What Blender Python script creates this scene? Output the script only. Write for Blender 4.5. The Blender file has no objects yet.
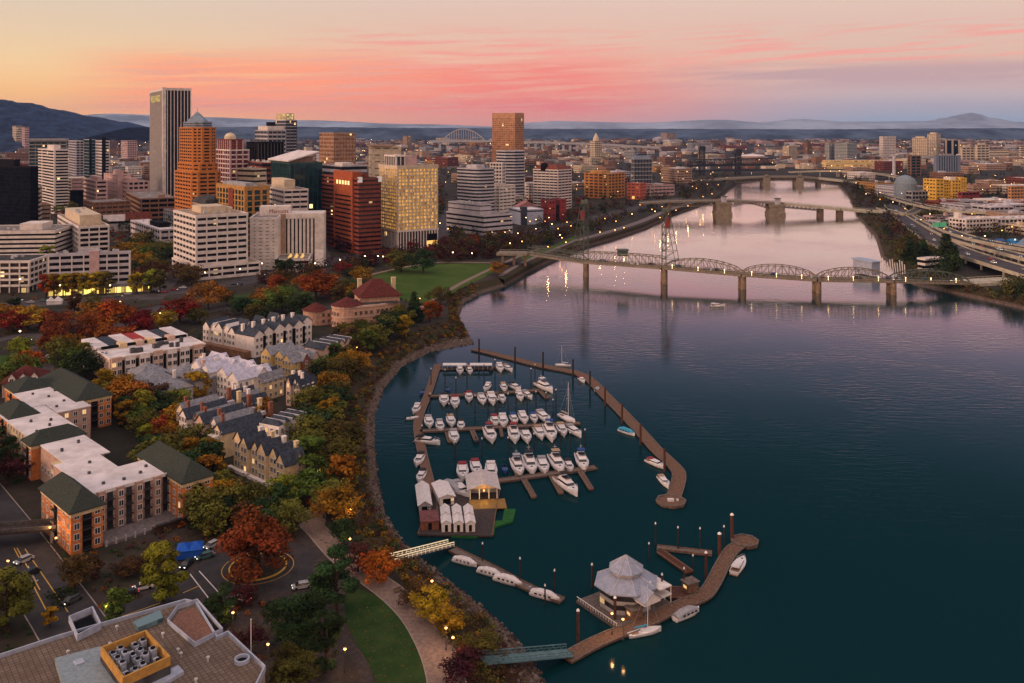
import bpy, math, random
from mathutils import Vector, Matrix
from mathutils.geometry import tessellate_polygon
R = random.Random(11)
S = bpy.context.scene
COL = S.collection
# ------------------------------------------------------------------ camera
F, Y0, CX, H = 900.0, 127.0, 512.0, 110.0     # focal length in pixels, horizon row, centre column, height above the water
cam = bpy.data.cameras.new('camera')
cam.sensor_width = 36.0
cam.lens = F / 1024 * 36
cam.shift_y = -(341.5 - Y0) / 1024
cam.clip_start, cam.clip_end = 1.0, 120000.0
cam_ob = bpy.data.objects.new('camera', cam)
COL.objects.link(cam_ob)
cam_ob.location = (0, 0, H)
cam_ob.rotation_euler = (math.radians(90), 0, 0)
S.camera = cam_ob
# ------------------------------------------------------------------ render and exposure
S.view_settings.view_transform = 'Standard'
S.view_settings.look = 'None'
S.view_settings.exposure = 0.27
S.view_settings.gamma = 1.0
S.render.engine = 'CYCLES'
cy = S.cycles
cy.max_bounces = 5
cy.diffuse_bounces = 2
cy.glossy_bounces = 3
cy.transmission_bounces = 2
cy.volume_bounces = 0
cy.transparent_max_bounces = 8
cy.caustics_reflective = False
cy.caustics_refractive = False
cy.sample_clamp_indirect = 4.0
cy.use_denoising = True

def lin(c):
    return tuple(((v / 255 / 12.92) if v / 255 <= 0.04045 else ((v / 255 + 0.055) / 1.055) ** 2.4) for v in c) + (1.0,)

# ------------------------------------------------------------------ sky
SUN_AZ, SUN_EL = math.radians(-112), math.radians(9)        # left of and a little behind the view
w = bpy.data.worlds.new('World')
S.world = w
w.use_nodes = True
nt = w.node_tree
nt.nodes.clear()
def N(t, tree=None, **kw):
    n = (tree or nt).nodes.new(t)
    for k, v in kw.items():
        setattr(n, k, v)
    return n
def L(a, b):
    (nt if a.id_data == nt else a.id_data).links.new(a, b)
def math_node(op, a, b=None, c=None, tree=None, clamp=False):
    n = N('ShaderNodeMath', tree, operation=op, use_clamp=clamp)
    for i, v in enumerate((a, b, c)):
        if v is None: continue
        if isinstance(v, (int, float)): n.inputs[i].default_value = v
        else: (tree or nt).links.new(v, n.inputs[i])
    return n.outputs[0]
def smooth(v, a, b, o0=0.0, o1=1.0, tree=None):
    n = N('ShaderNodeMapRange', tree, interpolation_type='SMOOTHSTEP')
    (tree or nt).links.new(v, n.inputs[0])
    for i, q in enumerate((a, b, o0, o1)): n.inputs[i + 1].default_value = q
    return n.outputs[0]
def ramp(v, stops, tree=None):
    n = N('ShaderNodeValToRGB', tree)
    r = n.color_ramp
    for i, (p, c) in enumerate(stops):
        e = r.elements[i] if i < 2 else r.elements.new(p)
        e.position = p; e.color = c if len(c) == 4 else lin(c)
    (tree or nt).links.new(v, n.inputs[0])
    return n.outputs[0]
def mixc(f, a, b, tree=None, mode='MIX'):
    n = N('ShaderNodeMix', tree, data_type='RGBA', blend_type=mode)
    t = tree or nt
    for sock, v in ((n.inputs[0], f), (n.inputs[6], a), (n.inputs[7], b)):
        if hasattr(v, 'links'): t.links.new(v, sock)
        else: sock.default_value = v
    return n.outputs[2]
tc = N('ShaderNodeTexCoord')
sp = N('ShaderNodeSeparateXYZ'); L(tc.outputs['Generated'], sp.inputs[0])
sx, sy, sz = sp.outputs
az = math_node('ARCTAN2', sx, sy)
el = math_node('ARCSINE', math_node('MAXIMUM', sz, 0.0))
e = math_node('POWER', math_node('DIVIDE', el, math.pi / 2), 0.5)   # 1 deg .105, 2 .149, 4 .21, 8 .298, 16 .42, 30 .577
ZEN = ((.43, (108, 120, 152)), (.52, (76, 104, 128)), (.62, (86, 104, 122)), (.76, (214, 198, 204)), (1.0, (236, 216, 216)))
left = ramp(e, ((0.0, (250, 168, 98)), (.075, (252, 174, 98)), (.15, (247, 182, 108)), (.21, (236, 196, 144)), (.30, (218, 196, 176)), (.335, (234, 160, 160)), (.368, (160, 138, 164))) + ZEN)
cent = ramp(e, ((0.0, (206, 134, 116)), (.075, (222, 140, 118)), (.15, (232, 148, 118)), (.21, (232, 172, 146)), (.30, (222, 188, 172)), (.335, (234, 160, 160)), (.368, (160, 138, 164))) + ZEN)
right = ramp(e, ((0.0, (134, 150, 166)), (.075, (146, 154, 170)), (.15, (186, 162, 164)), (.21, (214, 170, 152)), (.30, (222, 188, 172)), (.335, (234, 160, 160)), (.368, (160, 138, 164))) + ZEN)
base = mixc(smooth(az, -0.48, 0.02), left, cent)
base = mixc(smooth(az, -0.02, 0.42), base, right)
back = ramp(e, ((0.0, (214, 160, 140)), (.2, (240, 194, 172)), (1.0, (244, 220, 210))))
base = mixc(math_node('MULTIPLY', smooth(sy, .45, -.15), smooth(e, 0.0, .001)), base, back)
# cloud streaks
cb = N('ShaderNodeCombineXYZ')
L(math_node('MULTIPLY', az, 3.0), cb.inputs[0]); L(math_node('MULTIPLY_ADD', el, 62.0, math_node('MULTIPLY', az, -2.0)), cb.inputs[1])
def noise(vec, scale, detail=6, rough=.55, dist=0.0, tree=None):
    n = N('ShaderNodeTexNoise', tree)
    n.inputs['Scale'].default_value = scale; n.inputs['Detail'].default_value = detail
    n.inputs['Roughness'].default_value = rough; n.inputs['Distortion'].default_value = dist
    if vec is not None: (tree or nt).links.new(vec, n.inputs['Vector'])
    return n.outputs['Fac']
n1 = noise(cb.outputs[0], 1.15, 7, .6, .5)
n2 = noise(cb.outputs[0], 3.1, 5, .55, .3)
band = math_node('MULTIPLY', smooth(el, math.radians(.3), math.radians(1.3)), smooth(el, math.radians(5.6), math.radians(3.2)))
core = math_node('MULTIPLY', smooth(az, -0.50, -0.35), smooth(az, 0.30, 0.02))
n12 = math_node('MULTIPLY_ADD', n2, .35, math_node('MULTIPLY', n1, .75))
m1 = math_node('MULTIPLY', math_node('MULTIPLY', band, core), smooth(n12, .35, .56))
pink = mixc(smooth(az, -.28, .08), lin((253, 142, 100)), lin((236, 104, 96)))
pink = mixc(smooth(n2, .42, .66), pink, lin((232, 146, 124)))
sky = mixc(math_node('MULTIPLY', m1, .86), base, pink)
band2 = math_node('MULTIPLY', smooth(el, math.radians(3.2), math.radians(4.2)), smooth(el, math.radians(6.8), math.radians(5.2)))
m2 = math_node('MULTIPLY', math_node('MULTIPLY', band2, smooth(az, -.3, -.1)), smooth(n2, .46, .64))
sky = mixc(math_node('MULTIPLY', m2, .78), sky, lin((240, 146, 134)))
band3 = math_node('MULTIPLY', smooth(el, math.radians(1.9), math.radians(2.9)), smooth(el, math.radians(4.2), math.radians(3.3)))
m3 = math_node('MULTIPLY', math_node('MULTIPLY', band3, smooth(az, .10, .26)), smooth(n1, .34, .56))
sky = mixc(math_node('MULTIPLY', m3, .7), sky, lin((176, 138, 146)))
ns = N('ShaderNodeTexSky', sky_type='NISHITA', sun_disc=False)
ns.sun_elevation, ns.sun_rotation = SUN_EL, SUN_AZ
bg1 = N('ShaderNodeBackground'); L(ns.outputs[0], bg1.inputs[0]); bg1.inputs[1].default_value = 0.012
bg2 = N('ShaderNodeBackground'); L(sky, bg2.inputs[0]); L(math_node('ADD', smooth(el, 0.0, math.radians(7), 1.08, .89), smooth(el, math.radians(18), math.radians(45), 0, .22)), bg2.inputs[1])
ad = N('ShaderNodeAddShader'); L(bg1.outputs[0], ad.inputs[0]); L(bg2.outputs[0], ad.inputs[1])
wo = N('ShaderNodeOutputWorld'); L(ad.outputs[0], wo.inputs[0])
# ------------------------------------------------------------------ the low sun behind the evening cloud
sl = bpy.data.lights.new('sun', 'SUN')
sl.energy, sl.angle, sl.color = 2.0, math.radians(14), (1.0, .62, .42)
so = bpy.data.objects.new('sun', sl); COL.objects.link(so)
sd = Vector((math.sin(SUN_AZ) * math.cos(SUN_EL), math.cos(SUN_AZ) * math.cos(SUN_EL), math.sin(SUN_EL)))
so.rotation_euler = sd.to_track_quat('Z', 'Y').to_euler()

# ------------------------------------------------------------------ places: a point of the ground seen at a pixel
LZ = 5.0                                              # the land lies five metres above the river
def dep(py, z=LZ): return F * (H - z) / (py - Y0)
def at(px, py, z=LZ):
    d = dep(py, z)
    return Vector(((px - CX) * d / F, d, z))
def hz(py, d): return H - (py - Y0) * d / F           # height of row py at distance d
def xat(px, d): return (px - CX) * d / F
def pix(v): return (CX + F * v[0] / v[1], Y0 + F * (H - v[2]) / v[1])

# ------------------------------------------------------------------ materials
MATS = {}
def mat(name, col, rough=.8, var=.18, scale=.6, spec=.3, metal=0.0, rnd=0.0, bump=0.0, col2=None):
    """Principled with two octaves of colour noise in object space, optional per-object variation."""
    if name in MATS: return MATS[name]
    m = bpy.data.materials.new(name); MATS[name] = m
    m.use_nodes = True
    t = m.node_tree
    p = t.nodes['Principled BSDF']
    p.inputs['Roughness'].default_value = rough
    p.inputs['Metallic'].default_value = metal
    p.inputs['Specular IOR Level'].default_value = spec
    c = tuple(col[:3]) + (1,)
    if var > 0:
        g = N('ShaderNodeNewGeometry', t)
        f = noise(g.outputs['Position'], scale, 5, .62, 0, t)
        c2 = tuple(col2[:3]) + (1,) if col2 else tuple(min(1, v * (1 + var * 1.6)) for v in col[:3]) + (1,)
        lo = tuple(v * (1 - var * 1.6) for v in col[:3]) + (1,) if not col2 else c
        out = mixc(smooth(f, .3, .7, tree=t), lo, c2, t)
        if rnd:
            oi = N('ShaderNodeObjectInfo', t)
            hs = N('ShaderNodeHueSaturation', t)
            t.links.new(out, hs.inputs['Color'])
            t.links.new(smooth(oi.outputs['Random'], 0, 1, 1 - rnd, 1 + rnd, t), hs.inputs['Value'])
            t.links.new(math_node('MULTIPLY_ADD', math_node('FRACT', math_node('MULTIPLY', oi.outputs['Random'], 7.31, tree=t), tree=t), rnd * .09, .5 - rnd * .045, t), hs.inputs['Hue'])
            out = hs.outputs[0]
        t.links.new(out, p.inputs['Base Color'])
        if bump:
            b = N('ShaderNodeBump', t); b.inputs['Strength'].default_value = bump; b.inputs['Distance'].default_value = .1
            t.links.new(noise(g.outputs['Position'], scale * 6, 4, .6, 0, t), b.inputs['Height']); t.links.new(b.outputs[0], p.inputs['Normal'])
    else:
        p.inputs['Base Color'].default_value = c
    return m
def glow(name, col, strength):
    if name in MATS: return MATS[name]
    m = bpy.data.materials.new(name); MATS[name] = m
    m.use_nodes = True
    p = m.node_tree.nodes['Principled BSDF']
    p.inputs['Base Color'].default_value = (.1, .1, .1, 1)
    p.inputs['Emission Color'].default_value = tuple(col) + (1,)
    p.inputs['Emission Strength'].default_value = strength
    return m
def glassy(name, col, lit=.04, cw=3.0, ch=3.4, warm=(1, .62, .25), power=1.6, rough=.12, spec=.26, tint=.5, oz=0.0):
    """Window glass: one tone per pane cell (uv in metres), a few panes with the light on inside."""
    if name in MATS: return MATS[name]
    m = bpy.data.materials.new(name); MATS[name] = m
    m.use_nodes = True
    t = m.node_tree
    p = t.nodes['Principled BSDF']
    p.inputs['Roughness'].default_value = rough
    p.inputs['Specular IOR Level'].default_value = spec
    uv = N('ShaderNodeTexCoord', t)
    s = N('ShaderNodeSeparateXYZ', t); t.links.new(uv.outputs['UV'], s.inputs[0])
    c = N('ShaderNodeCombineXYZ', t)
    t.links.new(math_node('FLOOR', math_node('DIVIDE', s.outputs[0], cw, tree=t), tree=t), c.inputs[0])
    t.links.new(math_node('FLOOR', math_node('DIVIDE', math_node('SUBTRACT', s.outputs[1], oz, tree=t), ch, tree=t), tree=t), c.inputs[1])
    oi = N('ShaderNodeObjectInfo', t)
    t.links.new(math_node('MULTIPLY', oi.outputs['Random'], 91.0, tree=t), c.inputs[2])
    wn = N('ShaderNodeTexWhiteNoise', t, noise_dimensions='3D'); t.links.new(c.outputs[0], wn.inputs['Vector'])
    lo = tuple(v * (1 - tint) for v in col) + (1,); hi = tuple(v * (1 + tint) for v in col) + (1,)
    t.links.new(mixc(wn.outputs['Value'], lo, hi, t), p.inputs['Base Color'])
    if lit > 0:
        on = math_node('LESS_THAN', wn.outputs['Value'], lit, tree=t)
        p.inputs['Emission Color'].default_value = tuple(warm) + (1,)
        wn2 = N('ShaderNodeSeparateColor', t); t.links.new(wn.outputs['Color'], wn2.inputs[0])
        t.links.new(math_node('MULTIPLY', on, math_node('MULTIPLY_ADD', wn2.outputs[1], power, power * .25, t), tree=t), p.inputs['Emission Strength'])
    return m

# ------------------------------------------------------------------ mesh builder
class MB:
    def __init__(self):
        self.v, self.f, self.m, self.uv = [], [], [], []
    def face(self, pts, mi=0, uv=None):
        i = len(self.v)
        self.v += [tuple(p) for p in pts]
        self.f.append(tuple(range(i, i + len(pts)))); self.m.append(mi); self.uv.append(uv)
    def add(self, vs, fs, mi=0):
        i = len(self.v)
        self.v += [tuple(p) for p in vs]
        for f in fs:
            self.f.append(tuple(i + k for k in f)); self.m.append(mi); self.uv.append(None)
    def box(self, x0, x1, y0, y1, z0, z1, mi=0):
        vs = [(x0, y0, z0), (x1, y0, z0), (x1, y1, z0), (x0, y1, z0), (x0, y0, z1), (x1, y0, z1), (x1, y1, z1), (x0, y1, z1)]
        self.add(vs, [(0, 3, 2, 1), (4, 5, 6, 7), (0, 1, 5, 4), (1, 2, 6, 5), (2, 3, 7, 6), (3, 0, 4, 7)], mi)
        return self
    def bar(self, a, b, w, h=None, mi=0, up=(0, 0, 1)):
        """A square bar from a to b, w wide, h high."""
        a, b = Vector(a), Vector(b); h = h or w
        d = (b - a).normalized(); s = d.cross(Vector(up))
        if s.length < 1e-4: s = d.cross(Vector((1, 0, 0)))
        s.normalize(); u = s.cross(d)
        q = [(-w / 2, -h / 2), (w / 2, -h / 2), (w / 2, h / 2), (-w / 2, h / 2)]
        vs = [a + s * i + u * j for i, j in q] + [b + s * i + u * j for i, j in q]
        self.add(vs, [(3, 2, 1, 0), (4, 5, 6, 7), (0, 1, 5, 4), (1, 2, 6, 5), (2, 3, 7, 6), (3, 0, 4, 7)], mi)
        return self
    def prism(self, poly, z0, z1, mi=0, top=None, sides=True, cap=True, bottom=True, z1s=None):
        """Vertical prism on a 2D polygon given anticlockwise; uv in metres on the sides."""
        n = len(poly); u = 0.0
        zt = z1s or [z1] * n
        if sides:
            for i in range(n):
                a, b = poly[i], poly[(i + 1) % n]
                l = math.hypot(b[0] - a[0], b[1] - a[1])
                za, zb = zt[i], zt[(i + 1) % n]
                self.face([(a[0], a[1], z0), (b[0], b[1], z0), (b[0], b[1], zb), (a[0], a[1], za)], mi, [(u, z0), (u + l, z0), (u + l, zb), (u, za)])
                u += math.ceil(l / 3 + 1) * 3
        if cap:
            tri = tessellate_polygon([[Vector((p[0], p[1], 0)) for p in poly]])
            i = len(self.v)
            self.v += [(p[0], p[1], zt[k]) for k, p in enumerate(poly)]
            for t_ in tri:
                a, b, c = [Vector(poly[k][:2]) for k in t_]
                cr = (b - a).cross(c - a)
                t2 = t_ if cr > 0 else (t_[0], t_[2], t_[1])
                self.f.append(tuple(i + k for k in t2)); self.m.append(mi if top is None else top); self.uv.append(None)
                if bottom:
                    pass
            if bottom:
                i = len(self.v)
                self.v += [(p[0], p[1], z0) for p in poly]
                for t_ in tri:
                    a, b, c = [Vector(poly[k][:2]) for k in t_]
                    cr = (b - a).cross(c - a)
                    t2 = t_ if cr < 0 else (t_[0], t_[2], t_[1])
                    self.f.append(tuple(i + k for k in t2)); self.m.append(mi); self.uv.append(None)
        return self
    def ring(self, poly, inner, z0, z1, mi=0):
        """A closed band between two polygons with the same number of corners."""
        n = len(poly)
        vs = [(p[0], p[1], z0) for p in poly] + [(p[0], p[1], z1) for p in poly] + [(p[0], p[1], z0) for p in inner] + [(p[0], p[1], z1) for p in inner]
        fs = []
        for i in range(n):
            j = (i + 1) % n
            fs += [(i, j, n + j, n + i), (2 * n + j, 2 * n + i, 3 * n + i, 3 * n + j), (n + i, n + j, 3 * n + j, 3 * n + i), (j, i, 2 * n + i, 2 * n + j)]
        self.add(vs, fs, mi)
        return self
    def tube(self, a, b, r0, r1=None, n=8, mi=0, caps=True):
        a, b = Vector(a), Vector(b); r1 = r0 if r1 is None else r1
        d = (b - a).normalized(); s = d.cross(Vector((0, 0, 1)))
        if s.length < 1e-3: s = Vector((1, 0, 0))
        s.normalize(); u = s.cross(d)
        vs = []
        for c, r in ((a, r0), (b, r1)):
            for k in range(n):
                t_ = 2 * math.pi * k / n
                vs.append(c + s * (r * math.cos(t_)) + u * (r * math.sin(t_)))
        fs = [(k, n + k, n + (k + 1) % n, (k + 1) % n) for k in range(n)]
        if caps: fs += [tuple(range(n)), tuple(range(2 * n - 1, n - 1, -1))]
        self.add(vs, fs, mi)
        return self
    def lathe(self, prof, n=10, mi=0, c=(0, 0), caps=True):
        vs, fs = [], []
        for r, z in prof:
            for k in range(n):
                t_ = 2 * math.pi * k / n
                vs.append((c[0] + r * math.cos(t_), c[1] + r * math.sin(t_), z))
        for i in range(len(prof) - 1):
            for k in range(n):
                fs.append((i * n + k, i * n + (k + 1) % n, (i + 1) * n + (k + 1) % n, (i + 1) * n + k))
        if caps: fs += [tuple(range(n - 1, -1, -1)), tuple((len(prof) - 1) * n + k for k in range(n))]
        self.add(vs, fs, mi)
        return self
    def loft(self, secs, mi=0, caps=True, closed=True):
        n = len(secs[0]); vs = [p for s in secs for p in s]; fs = []
        for i in range(len(secs) - 1):
            for k in range(n if closed else n - 1):
                fs.append((i * n + k, i * n + (k + 1) % n, (i + 1) * n + (k + 1) % n, (i + 1) * n + k))
        if caps: fs += [tuple(range(n - 1, -1, -1)), tuple((len(secs) - 1) * n + k for k in range(n))]
        self.add(vs, fs, mi)
        return self
    def mesh(self, name, mats, off=None, rot=0.0):
        me = bpy.data.meshes.new(name)
        vs = self.v
        if off is not None:
            ca, sa = math.cos(-rot), math.sin(-rot)
            ox, oy, oz = off
            vs = [((x - ox) * ca - (y - oy) * sa, (x - ox) * sa + (y - oy) * ca, z - oz) for x, y, z in vs]
        me.from_pydata(vs, [], self.f)
        for m_ in (mats if isinstance(mats, (list, tuple)) else [mats]): me.materials.append(m_)
        me.polygons.foreach_set('material_index', self.m)
        if any(u is not None for u in self.uv):
            l = me.uv_layers.new(name='uv'); k = 0; dat = l.data
            for f, u in zip(self.f, self.uv):
                for j in range(len(f)):
                    if u is not None: dat[k].uv = u[j]
                    k += 1
        me.update()
        return me
    def build(self, name, mats, parent=None, world=False, smooth_=False):
        """Link as one object. world=True: the points are world points and are taken into the parent's own frame."""
        off = tuple(parent.location) if (world and parent is not None) else None
        me = self.mesh(name, mats, off, parent.rotation_euler[2] if off else 0.0)
        if smooth_: me.polygons.foreach_set('use_smooth', [True] * len(me.polygons))
        return link(name, me, parent)
def link(name, me, parent=None, loc=None, rz=0.0):
    o = bpy.data.objects.new(name, me); COL.objects.link(o)
    if parent is not None: o.parent = parent
    if loc is not None: o.location = loc
    if rz: o.rotation_euler = (0, 0, rz)
    return o
THINGS = []
def tag(o, label, cat, group=None):
    o['label'] = label; o['category'] = cat
    if group: o['group'] = group
    THINGS.append(o)
    return o
def thing(name, label, cat, loc=(0, 0, 0), rz=0.0, group=None):
    o = bpy.data.objects.new(name, None); COL.objects.link(o)
    o.empty_display_size = 1.0
    o.location = loc; o.rotation_euler = (0, 0, rz)
    return tag(o, label, cat, group)
def dup(o, loc, rz, label, group=None, scale=None, parent=None):
    """A copy of a thing with copies of its parts and their sub-parts; mesh data is shared."""
    c = o.copy(); COL.objects.link(c)
    if parent is None:
        c.location = loc; c.rotation_euler = (0, 0, rz)
        if scale: c.scale = scale
        c['label'] = label
        if group: c['group'] = group
        THINGS.append(c)
    else:
        c.parent = parent
    for k in KIDS.get(o.name, ()): dup(k, None, 0, None, parent=c)
    return c
KIDS = {}
def index_kids(root):
    KIDS[root.name] = [k for k in root.children]
    for k in KIDS[root.name]: index_kids(k)
def structure(o):
    o['kind'] = 'structure'; return o
def stuff(o):
    o['kind'] = 'stuff'; return o
# ================================================================== the ground, the river and the hills
# pairs: the water's edge (pixel, z = 0) and the top of its bank (pixel, z = LZ)
WEST = [((560, 720), (492, 720)), ((548, 690), (474, 690)), ((534, 662), (458, 650)), ((510, 631), (434, 612)), ((470, 597), (402, 580)), ((430, 566), (372, 550)),
        ((404, 543), (350, 522)), ((386, 515), (342, 492)), ((378, 480), (340, 458)), ((375, 446), (340, 424)), ((375, 415), (346, 394)), ((384, 389), (360, 368)),
        ((402, 367), (384, 347)), ((428, 353), (412, 334)), ((457, 347), (440, 324)), ((474, 344), (452, 318)), ((468, 334), (450, 310)), ((458, 318), (449, 302)),
        ((464, 303), (455, 292)), ((482, 293), (474, 284)), ((505, 286), (498, 277.5)), ((525, 274), (519, 266)), ((548, 262), (543, 255)), ((580, 248), (577, 241)),
        ((612, 239), (609, 233)), ((645, 228), (643, 222.5)), ((672, 215), (670.5, 210.5)), ((700, 205), (699, 201.3)), ((718, 199), (717.5, 195.5)), ((728, 190), (727.5, 187)),
        ((737, 183), (736.5, 180.4)), ((765, 179), (765, 176.6)), ((800, 179), (800, 176.6))]
EAST = [((838, 184), (839, 181.3)), ((848, 196), (851, 193)), ((857, 217), (862, 212)), ((875, 237), (883, 231)), ((881, 258), (893, 250)), ((895, 273), (908, 262)),
        ((912, 285), (925, 274)), ((938, 290), (946, 280)), ((964, 296), (972, 287)), ((1005, 305), (1012, 295)), ((1060, 318), (1070, 308)), ((1140, 340), (1150, 328))]
shore = [at(*a, 0.0) for a, b in WEST + EAST]
bank = [at(*b, LZ) for a, b in WEST + EAST]
land_poly = [Vector((-400, 90, LZ))] + bank + [Vector((900, 460, LZ)), Vector((21500, 1500, LZ)), Vector((21500, 21500, LZ)), Vector((-21500, 21500, LZ)), Vector((-21500, 90, LZ))]

def ground_mat():
    m = bpy.data.materials.new('ground'); m.use_nodes = True; t = m.node_tree; p = t.nodes['Principled BSDF']
    g = N('ShaderNodeNewGeometry', t)
    a = noise(g.outputs['Position'], .035, 6, .6, .4, t); b = noise(g.outputs['Position'], .5, 5, .65, 0, t); c = noise(g.outputs['Position'], .008, 5, .6, 0, t)
    col = ramp(a, ((0.30, (.014, .016, .010, 1)), (.45, (.030, .027, .016, 1)), (.55, (.050, .040, .034, 1)), (.7, (.020, .026, .011, 1))), t)
    col = mixc(smooth(b, .3, .75, 0, .6, t), col, (.026, .021, .019, 1), t)
    col = mixc(smooth(c, .45, .7, 0, .5, t), col, (.014, .016, .014, 1), t)
    t.links.new(col, p.inputs['Base Color']); p.inputs['Roughness'].default_value = .95; p.inputs['Specular IOR Level'].default_value = .15
    return m
M_GROUND = ground_mat()
mb = MB()
tri = tessellate_polygon([[Vector((p.x, p.y, 0)) for p in land_poly]])
mb.v = [tuple(p) for p in land_poly]
for t_ in tri:
    a, b, c = [land_poly[k] for k in t_]
    t2 = t_ if ((b - a).cross(c - a)).z > 0 else (t_[0], t_[2], t_[1])
    mb.f.append(tuple(t2)); mb.m.append(0); mb.uv.append(None)
structure(mb.build('ground', M_GROUND))

# river banks: rock at the water, brush above; the downtown side is a sea wall
def bank_mat():
    m = bpy.data.materials.new('river_bank'); m.use_nodes = True; t = m.node_tree; p = t.nodes['Principled BSDF']
    g = N('ShaderNodeNewGeometry', t); s = N('ShaderNodeSeparateXYZ', t); t.links.new(g.outputs['Position'], s.inputs[0])
    n_ = noise(g.outputs['Position'], .9, 6, .7, 0, t); n3 = noise(g.outputs['Position'], .12, 4, .6, 0, t)
    rock = ramp(n_, ((.3, (.03, .023, .019, 1)), (.5, (.10, .070, .056, 1)), (.7, (.18, .132, .108, 1))), t)
    brush = ramp(n_, ((.3, (.016, .012, .008, 1)), (.5, (.045, .03, .017, 1)), (.72, (.085, .06, .03, 1))), t)
    brush = mixc(smooth(n3, .45, .62, 0, .75, t), brush, (.03, .034, .012, 1), t)
    f = smooth(math_node('MULTIPLY_ADD', n_, .7, s.outputs[2], t), 1.3, 2.3, tree=t)
    t.links.new(mixc(f, rock, brush, t), p.inputs['Base Color']); p.inputs['Roughness'].default_value = .95; p.inputs['Specular IOR Level'].default_value = .15
    b = N('ShaderNodeBump', t); b.inputs['Strength'].default_value = .9; b.inputs['Distance'].default_value = .5
    t.links.new(noise(g.outputs['Position'], 1.6, 5, .7, 0, t), b.inputs['Height']); t.links.new(b.outputs[0], p.inputs['Normal'])
    return m
mb = MB()
R2 = random.Random(5)
def bank_strip(a0, a1, zpro):
    n = len(zpro)
    for i in range(a0, a1):
        p0, p1, q0, q1 = shore[i], shore[i + 1], bank[i], bank[i + 1]
        for k in range(n - 1):
            (f0, z0), (f1, z1) = zpro[k], zpro[k + 1]
            A, B, C_, D = p0.lerp(q0, f0), p1.lerp(q1, f0), p1.lerp(q1, f1), p0.lerp(q0, f1)
            A.z = B.z = z0; C_.z = D.z = z1
            mb.face([A, D, C_, B] if False else [A, B, C_, D], 0)
nW = len(WEST)
bank_strip(0, 20, [(-.04, -1.5), (0, -.1), (.14, .8), (.32, 1.7), (.65, 3.4), (1.0, LZ)])
bank_strip(20, nW, [(-.3, -1.0), (.05, .1), (.12, 4.2), (.5, 4.6), (1.0, LZ)])
bank_strip(nW - 1, nW + len(EAST) - 1, [(-.1, -1.5), (0, -.1), (.2, 1.0), (.6, 3.4), (1.0, LZ)])
structure(mb.build('river_bank', bank_mat()))

def water_mat():
    """Deep teal water under a Fresnel mirror: almost all sky where the river is seen flat, almost all depth near the viewer."""
    m = bpy.data.materials.new('river_water'); m.use_nodes = True; t = m.node_tree; t.nodes.clear()
    g = N('ShaderNodeNewGeometry', t)
    mp = N('ShaderNodeMapping', t); t.links.new(g.outputs['Position'], mp.inputs[0]); mp.inputs['Scale'].default_value = (.15, .40, 1); mp.inputs['Rotation'].default_value = (0, 0, .25)
    a = noise(mp.outputs[0], 1.0, 4, .55, .4, t); b = noise(g.outputs['Position'], .013, 5, .6, .6, t)
    bp = N('ShaderNodeBump', t); bp.inputs['Distance'].default_value = .30
    t.links.new(smooth(b, .36, .62, .03, .38, t), bp.inputs['Strength']); t.links.new(a, bp.inputs['Height'])
    fr = N('ShaderNodeFresnel', t); fr.inputs['IOR'].default_value = 1.33; t.links.new(bp.outputs[0], fr.inputs['Normal'])
    di = N('ShaderNodeBsdfDiffuse', t); di.inputs['Color'].default_value = (.0021, .0222, .0275, 1)
    gl = N('ShaderNodeBsdfGlossy', t); gl.inputs['Color'].default_value = (.97, .97, .97, 1); gl.inputs['Roughness'].default_value = .10
    t.links.new(bp.outputs[0], gl.inputs['Normal'])
    mx = N('ShaderNodeMixShader', t); t.links.new(smooth(fr.outputs[0], .10, .54, .02, .98, t), mx.inputs[0]); t.links.new(di.outputs[0], mx.inputs[1]); t.links.new(gl.outputs[0], mx.inputs[2])
    o_ = N('ShaderNodeOutputMaterial', t); t.links.new(mx.outputs[0], o_.inputs[0])
    return m
mb = MB()
mb.face([(-900, -300, 0), (6000, -300, 0), (6000, 2600, 0), (-900, 2600, 0)])
structure(mb.build('river', water_mat()))

# hills and the mountains on the horizon
def ridge(name, pts, d0, d1, mtl, seed, amp, steps=120):
    """A long ridge whose crest is seen along the pixel line pts, standing between distances d0 and d1."""
    r = random.Random(seed); mb = MB()
    xs = [pts[0][0] + (pts[-1][0] - pts[0][0]) * i / steps for i in range(steps + 1)]
    def yy(x):
        for (xa, ya), (xb, yb) in zip(pts, pts[1:]):
            if xa <= x <= xb:
                f = (x - xa) / (xb - xa); f = f * f * (3 - 2 * f); return ya + (yb - ya) * f
        return pts[-1][1]
    dm = (d0 + d1) / 2; prof = [(0, 0), (.25, .38), (.5, .72), (.75, .93), (1, 1.0), (1.3, .7), (1.7, 0)]
    grid = []
    for x in xs:
        top = max(hz(yy(x), dm), 8) ; row = []
        j = r.uniform(-1, 1)
        for k, (f, h_) in enumerate(prof):
            d = d0 + (dm - d0) * f
            z = LZ - 2 + (top - LZ) * h_ * (1 + (r.uniform(-amp, amp) * 2 if 0 < k < 4 else r.uniform(-amp, amp) * .35))
            row.append((xat(x, dm) * (1 + .1 * (f - 1)) , d, z))
        grid.append(row)
    nn = len(prof)
    vs = [p for row in grid for p in row]
    fs = [(i * nn + k, (i + 1) * nn + k, (i + 1) * nn + k + 1, i * nn + k + 1) for i in range(len(grid) - 1) for k in range(nn - 1)]
    mb.add(vs, fs)
    o = structure(mb.build(name, mtl, smooth_=True))
    return o
M_HILL = mat('wooded_hill', (.012, .026, .058), .95, .55, .012, .1)  # blue of the distant air is put into the hill's base colour
M_MTN = mat('hazed_mountain', (.27, .32, .39), .95, .2, .001, .1)  # paled and blued: distance haze painted into the base colour
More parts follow.
